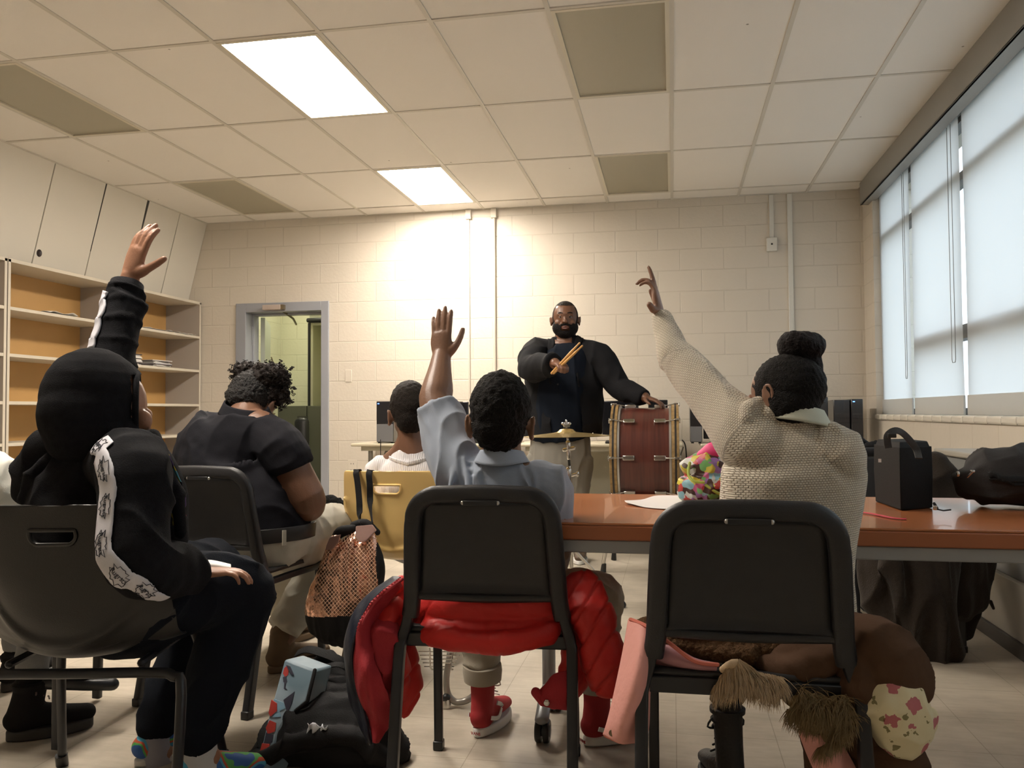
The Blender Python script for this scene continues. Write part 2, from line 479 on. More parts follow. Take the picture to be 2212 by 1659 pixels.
# -- ceiling lights
M_on = mat('lit_diffuser', (0.9, 0.9, 0.88), 0.5, emis=((1.0, 0.905, 0.79), LAMP))
M_off = mat('unlit_diffuser', (0.36, 0.33, 0.245), 0.35, bump=(300, 0.1))
M_lf = mat('light_frame', (0.62, 0.57, 0.46), 0.45)
lab = {(3, 0): 'large lit rectangular ceiling light, the nearer of the two bright ones', (3, 2): 'lit rectangular ceiling light close to the back wall',
       (0, 0): 'unlit ceiling light panel near the left edge by the slanted boards', (0, 2): 'unlit ceiling light panel at left near the back wall corner',
       (6, 0): 'unlit ceiling light panel, largest one near the top right', (6, 2): 'small unlit ceiling light panel near the back wall at right',
       (3, -2): 'lit ceiling light over the front row of chairs', (6, -2): 'unlit ceiling light over the front table', (0, -2): 'unlit ceiling light over the left aisle',
       (3, -4): 'unlit ceiling light behind the front row', (6, -4): 'unlit ceiling light behind the table on the window side', (0, -4): 'unlit ceiling light behind the front row at left'}
for a, c, on in LIGHTS:
    x0, y0 = TX + a * TW, TY + c * TD; x1, y1 = x0 + TW, y0 + TD
    t = thing('ceiling_light', lab[(a, c)], 'ceiling light', ((x0 + x1) / 2, (y0 + y1) / 2, CH), group='recessed ceiling lights')
    f = MB(); q = 0.012; k = 0.034; zz = CH - 0.006
    for (A, B) in (((x0 + q, y0 + q), (x1 - q, y0 + k)), ((x0 + q, y1 - k), (x1 - q, y1 - q)), ((x0 + q, y0 + k), (x0 + k, y1 - k)), ((x1 - k, y0 + k), (x1 - q, y1 - k))):
        f.bb((*A, zz), (*B, CH + 0.03))
    f.bb((x0 + q, y0 + q, CH + 0.06), (x1 - q, y1 - q, CH + 0.09))
    f.build('frame', M_lf, t, smooth=False)
    MB().bb((x0 + k, y0 + k, CH + 0.004), (x1 - k, y1 - k, CH + 0.012)).build('diffuser', M_on if on else M_off, t, smooth=False)

# -- back wall with the doorway
DX0, DX1, DZ = -4.42, -3.53, 2.12      # clear opening
wb = MB()
wb.bb((-5.6, YW, 0), (DX0 - 0.0, YW + 0.2, CH + .05)); wb.bb((DX1, YW, 0), (2.1, YW + 0.2, CH + .05)); wb.bb((DX0, YW, DZ), (DX1, YW + 0.2, CH + .05))
struct(wb.build('wall_back', M_wall, smooth=False))
# door frame
M_frame = mat('door_frame_paint', (0.30, 0.31, 0.34), 0.4)
df = MB(); 
df.bb((-4.50, YW - 0.02, 0), (-4.385, YW + 0.23, 2.18)); df.bb((-3.545, YW - 0.02, 0), (-3.462, YW + 0.23, 2.18)); df.bb((-4.385, YW - 0.02, 2.085), (-3.545, YW + 0.23, 2.18))
df.bb((-4.385, YW + 0.12, 0), (-4.365, YW + 0.23, 2.085)); df.bb((-3.565, YW + 0.12, 0), (-3.545, YW + 0.23, 2.085)); df.bb((-4.365, YW + 0.12, 2.065), (-3.565, YW + 0.23, 2.085))
d1 = thing('door_1', 'open grey steel door seen through the doorway', 'door', (-4.38, YW, 0)); del d1['category']; d1['kind'] = 'structure'
df.build('door_frame', M_frame, d1, bevel=0.004)
# door leaf, swung open into the corridor
M_leaf = mat('door_leaf_paint', (0.33, 0.36, 0.30), 0.35)
ang = math.radians(113)
hx, hy = -4.355, YW + 0.25
def leafp(u, t, z): return Vector((hx + u * math.cos(ang) + t * math.sin(ang), hy + u * math.sin(ang) - t * math.cos(ang), z))
lf = MB(); lf.add([leafp(u, t, z) for z in (0.02, 2.06) for t in (0, 0.045) for u in (0.0, 0.86)], [(0, 2, 3, 1), (4, 5, 7, 6), (0, 1, 5, 4), (2, 6, 7, 3), (0, 4, 6, 2), (1, 3, 7, 5)])
leaf = lf.build('door_leaf', M_leaf, d1, bevel=0.003)
M_brass = mat('aged_metal', (0.20, 0.16, 0.10), 0.4, metal=0.7)
h = MB(); h.box(leafp(0.79, 0.055, 1.02), (0.05, 0.02, 0.09)); h.tube([leafp(0.79, 0.05, 1.02), leafp(0.79, 0.10, 1.02), leafp(0.68, 0.105, 1.02)], 0.009, 8); h.ell(leafp(0.80, 0.05, 1.33), (0.03, 0.03, 0.03)); h.tube([leafp(0.8, .06, 1.55), leafp(0.8, .08, 1.62), leafp(0.8, .06, 1.68)], 0.008, 8)
h.build('door_handle', M_brass, leaf)
M_hinge = mat('hinge_white', (0.62, 0.60, 0.45), 0.5)
cl = MB(); cl.box((-4.07, YW - 0.045, 2.125), (0.20, 0.06, 0.05)); cl.build('door_closer', mat('closer_pink', (0.44, 0.36, 0.31), 0.5), d1, bevel=0.004)
cl = MB(); cl.box((-3.955, YW - 0.045, 2.125), (0.035, 0.05, 0.05)); cl.tube([(-4.0, YW + .03, 2.10), (-3.98, YW + .25, 2.04), (-4.12, YW + .62, 2.02)], 0.012, 8); cl.build('closer_arm', M_brass, d1)
for z in (1.85, 1.15, 0.35):
    MB().bb((-4.384, YW + 0.10, z - 0.10), (-4.376, YW + 0.245, z + 0.10)).build('hinge', M_frame, d1)
# corridor behind the doorway
hw = MB(); hw.add([(-5.0, YW + .2, 0), (-4.9, 10.6, 0), (-4.9, 10.6, 3.2), (-5.0, YW + .2, 3.2)], [(0, 1, 2, 3)])
hw = MB(); hw.bb((-6.3, 9.9, 0), (-5.02, 10.1, 3.2))
struct(MB().bb((-5.15, YW + 0.2, 0), (-5.0, 10.3, 3.2)).build('wall_hall_left', M_hall, smooth=False))
M_hall2 = block_mat('hall_block_far', (0.62, 0.62, 0.46), 'X', 0.1, 0.05)
struct(MB().bb((-5.0, 10.15, 0), (-2.6, 10.3, 3.2)).build('wall_hall_far', M_hall2, smooth=False))
struct(MB().bb((-2.75, YW + 0.2, 0), (-2.6, 10.15, 3.2)).build('wall_hall_right', M_hall, smooth=False))
struct(MB().bb((-5.0, YW + 0.2, 2.9), (-2.75, 10.15, 3.0)).build('ceiling_hall', mc, smooth=False))
hl = thing('corridor_light', 'fluorescent light on the corridor ceiling beyond the doorway', 'ceiling light', (-4.1, 9.1, 2.88))
MB().bb((-4.4, 8.7, 2.86), (-3.8, 9.5, 2.9)).build('frame', M_lf, hl, smooth=False)
MB().bb((-4.37, 8.73, 2.85), (-3.83, 9.47, 2.86)).build('diffuser', mat('corridor_lit', (.9, .9, .8), .5, emis=((1.0, 0.95, 0.72), 15.0)), hl, smooth=False)

# things standing in the corridor
M_gcab = mat('corridor_cabinet', (0.12, 0.125, 0.085), 0.45)
def cor(name, lbl, cat, px0, py0, px1, Y, dep, m, z0=0.0):
    a = P(px0, py0, Y); b = P(px1, py0, Y); t = thing(name, lbl, cat, ((a.x + b.x) / 2, Y + dep / 2, z0)); return t, a, b
t, a, b = cor('storage_cabinet', 'dark green metal cabinet in the corridor, left of the pair', 'cabinet', 600, 877, 662, 9.2, .45, M_gcab)
MB().bb((a.x, 9.2, 0), (b.x - .004, 9.65, a.z)).build('body', M_gcab, t, bevel=.005)
MB().bb((a.x + .25, 9.19, a.z - .24), (a.x + .38, 9.2, a.z - .12)).build('recessed_handle', mat('recess', (.06, .06, .045), .5), t)
t, a, b = cor('storage_cabinet', 'dark green metal cabinet in the corridor, right one by the door jamb', 'cabinet', 664, 877, 720, 9.2, .45, M_gcab)
MB().bb((a.x, 9.2, 0), (b.x - .004, 9.65, a.z)).build('body', M_gcab, t, bevel=.005)
t = thing('rolling_case', 'rounded dark case standing before the corridor cabinets', 'case', P(648, 960, 8.9) * 1 - Vector((0, 0, P(648, 960, 8.9).z)))
q = P(648, 908, 8.9)
MB().tube([(q.x, 8.95, .02), (q.x, 8.95, q.z - .02)], [(.09, .06), (.085, .055)], 16).build('body', mat('case_black', (.02, .02, .02), .4), t)
a = P(671, 703, 9.25); b = P(740, 703, 9.25)
t = thing('wardrobe', 'tall cream open wardrobe standing on the corridor cabinets', 'wardrobe', ((a.x + b.x) / 2, 9.45, P(671, 877, 9.25).z))
z0 = P(671, 877, 9.25).z + .002
for n_, A, B in (('side_panel', (a.x, 9.25, z0), (a.x + .03, 9.65, a.z)), ('top', (a.x, 9.25, a.z), (b.x, 9.65, a.z + .03)), ('back_panel', (a.x + .03, 9.62, z0), (b.x, 9.65, a.z))):
    MB().bb(A, B).build(n_, mat('cream_ward', (.46, .46, .31), .5), t, smooth=False)
MB().bb((a.x - .03, 9.24, z0), (a.x - .004, 9.66, a.z + .03)).build('dark_edge', mat('black_plastic', (.015, .015, .015), .4), t)
t = thing('equipment_case', 'black equipment case with a pale band lying on top of the wardrobe', 'case', ((a.x + b.x) / 2, 9.45, a.z + .03))
MB().bb((a.x - .04, 9.2, a.z + .032), (b.x, 9.7, a.z + .085)).bb((a.x - .04, 9.2, a.z + .13), (b.x, 9.7, a.z + .185)).build('shell', MATS['black_plastic'], t, bevel=.02)
MB().bb((a.x, 9.22, a.z + .085), (b.x, 9.68, a.z + .13)).build('band', mat('band_pale', (.35, .36, .27), .5), t)

# -- left wall: slanted boards above, shelving below
M_board = mat('slanted_board', (0.66, 0.62, 0.545), 0.55, bump=(8, 0.06))
struct(MB().bb((XL - 0.2, YF, 0), (XL, YW + .2, CH + .05)).build('wall_left', M_plain, smooth=False))
xt, xb, zb = -4.845, -5.055, 2.235
yb = [8.10, 7.235 + .42, 7.24, 6.655, 6.0, 5.34, 4.2, 3.0, 1.8, 0.6, -1, YF]
yb = [8.12, 7.62, 7.10, 6.50, 5.88, 5.22, 4.0, 2.8, 1.6, 0.4, -1, YF]
sb = MB()
for i in range(len(yb) - 1):
    g = 0.006
    y1, y0 = yb[i] - g, yb[i + 1] + g
    sb.prism([(xt, y0, CH), (xt, y1, CH), (xb, y1, zb), (xb, y0, zb)], (-0.018, 0, -0.004))
struct(sb.build('trim_2', M_board, smooth=False), 'white slanted boards above the shelving')
M_dark = mat('gap_dark', (0.05, 0.045, 0.04), 0.8)
sb = MB(); sb.prism([(xt - .03, YF, CH), (xt - .03, YW, CH), (xb - .03, YW, zb), (xb - .03, YF, zb)], (-0.01, 0, 0))
struct(sb.build('trim_3', M_board, smooth=False), 'backing behind the slanted boards')
wedge = MB()
for q, wz in ((7.10, 0.016), (6.5, 0.008), (5.22, 0.010)):
    wedge.add([(xt + .002, q - wz, CH), (xt + .002, q + wz, CH), (xb + .06, q, zb + .22), (xt - .01, q - wz, CH), (xt - .01, q + wz, CH), (xb + .05, q, zb + .22)], [(0, 1, 2), (3, 5, 4), (0, 3, 4, 1), (1, 4, 5, 2), (2, 5, 3, 0)])
struct(wedge.build('trim_4', M_dark, smooth=False), 'dark open gaps between the slanted boards')
hd = MB().ell(P(80, 547, 5.75) + Vector((.02, 0, 0)), (0.02, 0.018, 0.03)); hd = hd.build('coat_knob', mat('dark_knob', (0.03, 0.02, 0.02), 0.4)); tag(hd, 'small dark knob on the slanted white boards', 'knob')

# shelving units
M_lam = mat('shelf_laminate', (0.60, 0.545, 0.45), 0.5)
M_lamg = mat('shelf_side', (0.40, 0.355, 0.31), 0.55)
M_ply = mat('shelf_back_wood', (0.52, 0.30, 0.105), 0.5, var=(3, 0.12))
XF = -4.9; D_ = 0.40
zs = [0.10, 0.47, 0.80, 1.115, 1.475, 1.83]
ubounds = [8.10, 6.78, 5.46, 4.14, 2.82]
names = ['tall open shelf unit in the corner beside the doorway', 'tall open shelf unit behind the raised arm of the hooded child', 'open shelf unit at the left edge of the photo', 'open shelf unit nearest the front, left of the frame']
for i in range(4):
    y1, y0 = ubounds[i] - .004, ubounds[i + 1] + .004
    u = thing('shelf_unit', names[i], 'bookshelf', (XF - D_ / 2, (y0 + y1) / 2, 0), group='built-in shelf units')
    for yy in (y0 + 0.004, y1 - 0.023):
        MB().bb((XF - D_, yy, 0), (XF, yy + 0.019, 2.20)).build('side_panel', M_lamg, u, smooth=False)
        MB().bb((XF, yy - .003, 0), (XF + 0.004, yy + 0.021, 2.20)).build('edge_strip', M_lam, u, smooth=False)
    MB().bb((XF - D_, y0 + .02, 0), (XF - D_ + 0.008, y1 - .02, 2.20)).build('back_panel', M_ply, u, smooth=False)
    MB().bb((XF - D_, y0, 2.18), (XF + 0.004, y1, 2.205)).build('top', M_lam, u, smooth=False)
    for z in zs:
        MB().bb((XF - D_ + .008, y0 + .02, z - 0.012), (XF + 0.002, y1 - .02, z + 0.012)).build('shelf', M_lam, u, smooth=False)

# paper piles and booklets on the shelves
M_pap = mat('paper', (0.72, 0.70, 0.66), 0.7); M_pap2 = mat('paper_grey', (0.5, 0.49, 0.5), 0.7); M_bk = mat('booklet_dark', (0.07, 0.05, 0.05), 0.6)
random.seed(3)
for (yc, n_, tall, lbl, grp) in ((6.99, 11, 0.0095, 'booklet in the stack lying on the shelf, left of the pair', 'booklets stacked on the shelf, left stack'), (7.45, 8, 0.0085, 'booklet in the stack lying on the shelf, right of the pair', 'booklets stacked on the shelf, right stack')):
    z = 1.475 + 0.012
    for k in range(n_):
        hgt = tall * random.uniform(.7, 1.2)
        ob = MB().box((-5.03 + random.uniform(-.012, .012), yc + random.uniform(-.02, .02), z + hgt / 2), (0.21, 0.28, hgt * .94), (0, 0, random.uniform(-.12, .12))).build('booklet', M_bk if (k % 4 == 2) else (M_pap if k % 3 else M_pap2), smooth=False)
        tag(ob, lbl, 'booklet', grp); z += hgt
for k, (yc, z0, sh, lb) in enumerate(((6.05, 1.83, 0.5, 'crumpled white paper lying on the upper shelf of the left unit'), (7.35, 1.83, 0.7, 'loose grey papers lying on the upper shelf by the corner'), (7.85, 1.83, .45, 'small torn white paper on the upper shelf near the corner'))):
    def fn(u, v, yc=yc, z0=z0, k=k, sh=sh):
        p = Vector((-5.0 + (v - .5) * .22, yc + (u - .5) * .42 * sh * 1.6, 0)); p.z = z0 + 0.016 + 0.02 * abs(nz(p, 9, k)) + (0.012 if k == 0 else 0) * math.sin(u * 6) ** 2
        return p
    tag(MB().grid(fn, 18, 8).build('loose_paper', M_pap if k != 1 else M_pap2, solid=0.002), lb, 'paper')

# -- right wall, window band, sill, blinds
wr = MB(); XW = 1.80
SZ = 0.985
wr.bb((XR, YF, 0), (XR + .35, YW, SZ - 0.045))                # below sill
wr.bb((XR, 7.74, SZ - .045), (XR + .35, YW, CH + .05))               # corner pier
wr.bb((XR + .02, YF, 2.93), (XR + .35, 7.74, CH + .05))             # header behind the valance
wr.bb((XR, YF, SZ - .045), (XR + .35, -0.4, CH))
struct(wr.build('wall_right', M_wallr, smooth=False))
struct(MB().bb((-5.6, YF - .15, 0), (2.1, YF, CH + .05)).build('wall_front', M_plain, smooth=False))
M_sill = mat('sill_tile', (0.70, 0.66, 0.58), 0.25)
sl = MB(); y = 7.74
pr = [(0, 0)]
while y > -0.4:
    y2 = y - 0.2032
    sl.box((XR + 0.045, (y + y2) / 2, SZ - 0.024), (0.13, 0.199, 0.048)); y = y2
so = sl.build('trim_5', M_sill, bevel=0.014, bseg=3); struct(so, 'row of glazed bullnose sill tiles')
struct(MB().bb((XR - .012, -.4, SZ - .045), (XR + .3, 7.74, SZ - .006)).build('trim_6', M_dark, smooth=False), 'grout bed under the sill tiles')
M_val = mat('valance_metal', (0.27, 0.265, 0.245), 0.4)
struct(MB().bb((1.672, YF, CH - 0.20), (1.69, 7.90, CH)).bb((1.672, YF, CH - 0.20), (1.77, 7.90, CH - .19)).build('trim_7', M_val, bevel=0.003), 'grey valance above the window blinds')
# window frame and glass
M_alu = mat('window_metal', (0.13, 0.125, 0.12), 0.45)
mg = bpy.data.materials.new('window_glass'); mg.use_nodes = True; n, l = nt(mg); n.remove(n['Principled BSDF'])
tr = n.new('ShaderNodeBsdfTransparent'); tr.inputs[0].default_value = (0.93, 0.97, 0.98, 1); gl = n.new('ShaderNodeBsdfGlossy'); gl.inputs['Roughness'].default_value = 0.02; ms = n.new('ShaderNodeMixShader'); ms.inputs[0].default_value = 0.06
l.new(tr.outputs[0], ms.inputs[1]); l.new(gl.outputs[0], ms.inputs[2]); l.new(ms.outputs[0], n['Material Output'].inputs[0])
wi = 1; yy = 7.74
M_fab = bpy.data.materials.new('blind_fabric'); M_fab.use_nodes = True; n, l = nt(M_fab); n.remove(n['Principled BSDF'])
tl = n.new('ShaderNodeBsdfTranslucent'); tl.inputs[0].default_value = (0.86, 0.86, 0.84, 1)
di = n.new('ShaderNodeBsdfDiffuse'); di.inputs[0].default_value = (0.62, 0.60, 0.56, 1)
ms = n.new('ShaderNodeMixShader'); ms.inputs[0].default_value = 0.40; l.new(tl.outputs[0], ms.inputs[1]); l.new(di.outputs[0], ms.inputs[2]); l.new(ms.outputs[0], n['Material Output'].inputs[0])
tcb = n.new('ShaderNodeTexCoord'); wv = n.new('ShaderNodeTexNoise'); wv.inputs['Scale'].default_value = 400; l.new(tcb.outputs['Object'], wv.inputs[0])
M_hem = M_fab.copy(); M_hem.name = 'blind_hem'; [setattr(q.inputs[0], 'default_value', .62) for q in M_hem.node_tree.nodes if q.type == 'MIX_SHADER']
M_chain = mat('bead_chain', (0.22, 0.21, 0.19), 0.4, metal=0.4)
blab = ['white roller blind nearest the back corner, the narrowest', 'white roller blind in the middle between two bright slits', 'wide white roller blind at the right edge of the photo', 'roller blind beside the front table outside the view', 'roller blind behind the front row', 'roller blind furthest behind']
edges = [(7.985, 6.825), (6.752, 5.682), (5.61, 4.46), (4.39, 3.22), (3.15, 1.98), (1.91, -.4)]
mull = [7.70, 6.79, 5.65, 4.41, 3.17, 1.93, -.3]
for k in range(6):
    a, b_ = mull[k], mull[k + 1]
    wnd = thing('window_%d' % wi, None or 'aluminium window behind a roller blind', 'window', (1.93, (a + b_) / 2, SZ)); del wnd['category']; wnd['kind'] = 'structure'; wi += 1
    fr = MB(); x0, x1 = 1.835, 1.92
    for q in ([a] if k else [7.715]) + [b_]: fr.bb((x0 + .0, q - 0.028, SZ), (x1, q + 0.028, 2.93))
    fr.bb((x0, b_, 2.865), (x1, a, 2.93)); fr.bb((x0, b_, SZ), (x1, a, SZ + .045))
    fr.bb((x0, b_, 2.49), (x1, a, 2.545))
    if k: fr.bb((x0, b_, 1.475), (x1, a, 1.565))
    fr.build('window_frame', M_alu, wnd, smooth=False)
    MB().bb((1.885, b_, SZ), (1.889, a, 2.93)).build('pane', mg, wnd, smooth=False)
    y1, y0 = edges[k]
    bl = thing('roller_blind', blab[k], 'blind', (1.79, (y0 + y1) / 2, 2.93), group='white roller blinds')
    def bf(u, v, y0=y0, y1=y1, k=k):
        y = y0 + (y1 - y0) * u; z = 2.90 - v * (2.90 - SZ - 0.02)
        x = 1.795 + 0.004 * math.sin(y * 9 + k) * v + 0.006 * nz(Vector((0, y * 2, z * .6)), 1.5, k)
        if k == 0: x -= 0.02 * max(0, (y - 7.8) / .2) * v ** 2 * math.sin(v * 9)
        return Vector((x, y, z))
    MB().grid(bf, 24, 30).build('fabric', M_fab, bl)
    MB().bb((1.788, y0, SZ + .001), (1.802, y1, SZ + .125)).build('hem_bar', M_hem, bl, bevel=0.003)
    MB().lathe([(0.026, y0), (0.026, y1)], (1.80, 0, 2.905), axis='y', seg=16).build('roller', M_fab, bl)
    if k < 3:
        cc = MB(); yc = y0 + (0.02 if k == 0 else 0.05); zb_ = 1.26 + 0.06 * k; dd = 0.045 if k == 0 else .07
        cc.tube([(1.765, yc, 2.84), (1.765, yc, zb_ + .02), (1.765, yc + dd * .15, zb_), (1.765, yc + dd * .85, zb_), (1.765, yc + dd, zb_ + .02), (1.765, yc + dd, 2.84)], 0.0022, 6)
        cc.build('pull_chain', M_chain, bl)
# outside ground
struct(MB().bb((2.3, -30, -1.2), (60, 40, -1.0)).build('ground_outside', mat('outside_ground', (0.2, 0.2, 0.18), 0.9), smooth=False))
# floor skirting at back and right
M_base = mat('skirting', (0.05, 0.045, 0.04), 0.5)
struct(MB().bb((-3.46, YW - 0.012, 0), (XR, YW, 0.10)).build('baseboard_back', M_base, smooth=False))
struct(MB().bb((XR - 0.012, -1, 0), (XR, YW, 0.10)).build('baseboard_right', M_base, smooth=False))

# -- wall fittings
M_wht = mat('raceway_white', (0.66, 0.64, 0.58), 0.45)
def fit(px0, py0, px1, py1, dep, name, lbl, cat, m=M_wht, bev=.003):
    a = P(px0, py0, YW); b = P(px1, py1, YW)
    o = MB().bb((a.x, YW - dep, b.z), (b.x, YW, a.z)).build(name, m, bevel=bev); return tag(o, lbl, cat)
def cond(px, r, z1, name, lbl):
    x = P(px, 700, YW).x
    t = thing(name, lbl, 'conduit', (x, YW - r, z1))
    MB().lathe([(r, z1), (r, CH - .01)], (x, YW - r - .003, 0), seg=12).build('pipe', M_plain, t)
    MB().bb((x - .028, YW - .045, CH - .10), (x + .028, YW, CH - .005)).build('end_box', M_plain, t, bevel=.004)
cond(1014, 0.009, 0.80, 'wall_conduit', 'thin painted conduit on the back wall, the left of two')
cond(1069, 0.015, 0.80, 'wall_conduit', 'thicker painted conduit on the back wall, the right of two')
t = thing('cable_raceway', 'short white cable raceway ending in a small box', 'raceway', (0.93, YW, 2.5))
MB().bb((0.913, YW - .02, 2.62), (0.953, YW, CH - .01)).build('channel', M_wht, t, bevel=.003)
bx = MB().bb((0.884, YW - .045, 2.505), (0.978, YW, 2.632)).build('junction_box', M_wht, t, bevel=.005)
MB().bb((0.922, YW - .049, 2.563), (0.938, YW - .044, 2.579)).build('port', M_dark, bx, smooth=False)
o = MB().bb((1.075, YW - .02, 1.0), (1.120, YW, CH - .01)).build('cable_raceway', M_wht, bevel=.003); tag(o, 'long white cable raceway running down beside the bun hairdo', 'raceway')
fit(746, 799, 760, 825, .008, 'blank_wall_plate', 'small blank wall plate right of the doorway', 'wall plate', M_plain)
t = thing('power_outlet', 'double power outlet low on the wall left of the yellow chair', 'outlet', P(762, 1008, YW))
a = P(752, 993, YW); b_ = P(771, 1024, YW)
MB().bb((a.x, YW - .008, b_.z), (b_.x, YW, a.z)).build('cover_plate', M_plain, t, bevel=.002)
for q in (.28, .72):
    for s_ in (-1, 1): MB().box(((a.x + b_.x) / 2 + s_ * .012, YW - .0085, b_.z + (a.z - b_.z) * q), (.005, .003, .014)).build('socket_slot', M_dark, t, smooth=False)
# ================================================================== FURNITURE
M_cplas = mat('chair_black_plastic', (0.016, 0.016, 0.018), 0.42, bump=(420, 0.12), var=(30, .2))
M_cfrm = mat('chair_black_steel', (0.014, 0.015, 0.018), 0.33, spec=0.5)
M_screw = mat('screw_steel', (0.55, 0.54, 0.52), 0.3, metal=0.9)
M_black = mat('black_plastic', (.015, .015, .015), .4)

def posture_chair(label_, loc, rotz, group='black stacking music chairs'):
    """black one-piece-back music chair, local +y is where the sitter looks"""
    t = thing('music_chair', label_, 'chair', loc, rotz, group)
    # back hoop: inverted U with a wide rounded section, running down to the kink
    w, top = 0.192, 0.815
    def side(sx): return [(sx * 0.196, -0.175, 0.50), (sx * 0.189, -0.185, 0.545), (sx * 0.185, -0.20, 0.62), (sx * 0.179, -0.222, 0.72)]
    R_ = 0.068
    arc = []
    for k in range(7):
        a = PI * 0.5 * k / 6
        arc.append((0.176 - R_ + R_ * math.cos(a), -0.225 - 0.012 * math.sin(a), top - R_ + R_ * math.sin(a)))
    path = side(1) + arc + [(0, -0.240, top + .003)] + [(-x, y, z) for x, y, z in reversed(arc)] + list(reversed(side(-1)))
    hoop = MB(); hoop.sweep(path, rprof(0.044, 0.034, .013), up=(0, -1, 0.2), smooth=3)
    hoop.build('back_frame', M_cplas, t, local=True)
    for sx in (-1, 1):
        p = [(sx * 0.196, -0.175, 0.52), (sx * 0.206, -0.172, 0.475), (sx * 0.217, -0.180, 0.435), (sx * 0.221, -0.20, 0.38), (sx * 0.223, -0.285, 0.012)]
        MB().sweep(p, rprof(0.027, 0.032, .005), up=(0, -1, 0.2), smooth=3).build('leg', M_cfrm, t, local=True)
        p = [(sx * 0.205, -0.15, 0.425), (sx * 0.205, 0.17, 0.425), (sx * 0.205, 0.2, 0.40), (sx * 0.207, 0.225, 0.012)]
        MB().sweep(p, rprof(0.022, 0.026, .005), up=(1, 0, 0), smooth=2).build('leg', M_cfrm, t, local=True)
        for (y, q) in ((-0.285, .223), (.225, .207)):
            MB().box((sx * q, y, 0.014), (.03, .036, .028)).build('foot_cap', M_black, t, local=True, bevel=.004)
    MB().box((0, -0.162, 0.437), (0.415, 0.026, 0.036)).build('seat_rail', M_cfrm, t, local=True, bevel=.004)
    # moulded back panel, dished, rolled lower lip
    def bf(u, v):
        z = 0.795 - v * 0.245
        hw = 0.158 + 0.012 * v
        x = (u - .5) * 2 * hw
        y = -0.222 + 0.035 * v + 0.012 * (1 - (2 * u - 1) ** 2)
        if v > .93: y -= 0.010 * math.sin((v - .93) / .07 * PI)
        return Vector((x, y, z))
    MB().grid(bf, 16, 20).build('backrest', M_cplas, t, local=True, solid=0.008)
    MB().tube([(-.168, -.188, .553), (0, -.180, .546), (.168, -.188, .553)], 0.011, 10, smooth=3).build('back_lip', M_cplas, t, local=True)
    MB().box((0, -0.262, 0.797), (0.085, 0.004, 0.012)).build('top_clip', M_cfrm, t, local=True, bevel=.0015)
    for sx in (-1, 1): MB().ell((sx * .044, -0.259, .797), (.0055, .004, .0055), seg=10, rings=6).build('screw', M_screw, t, local=True)
    # seat
    def sf(u, v):
        x = (u - .5) * .42; y = -.17 + v * .41
        z = .462 - .018 * (1 - (2 * u - 1) ** 2) * math.sin(v * PI) - .03 * max(0, v - .85) / .15
        return Vector((x, y, z))
    MB().grid(sf, 14, 14).build('seat', M_cplas, t, local=True, solid=0.014)
    return t

# facing angle: rotz rotates local +y
chB = posture_chair('black music chair with a red puffer jacket tucked over its seat', (P(1048, 1055, 2.05).x - .026, 2.285, 0), math.radians(4))
chC = posture_chair('black music chair with a brown fuzzy coat hanging over its seat, nearest the table', (P(1627, 1085, 1.755).x - .008, 2.015, 0), math.radians(0))
chA = posture_chair('black music chair under the sitter in the black polo shirt', (-1.597, 2.938, 0), math.radians(-7))
chE = thing('music_chair', 'black chair beside the black boot at the left edge, mostly out of the frame', 'chair', (-2.15, 2.45, 0), 0, 'black stacking music chairs')
for (x, y) in ((-1.84, 2.27), (-2.03, 2.70), (-2.42, 2.20), (-2.5, 2.62)):
    MB().sweep([(x, y, .44), (x, y, .012)] if x != -2.03 else [(x + .03, y - .03, .44), (x, y, .012)], rprof(.024, .03, .006), up=(1, 0, 0)).build('leg', M_cfrm, chE)
MB().box((-2.15, 2.43, .45), (.62, .5, .035)).build('seat', M_cplas, chE, bevel=.012)
a = P(125, 1478, 2.36); b = P(243, 1478, 2.44)
MB().tube([a + Vector((-.1, 0, 0)), (a + b) / 2, b], (0.02), 12).build('low_rail', M_cfrm, chE)

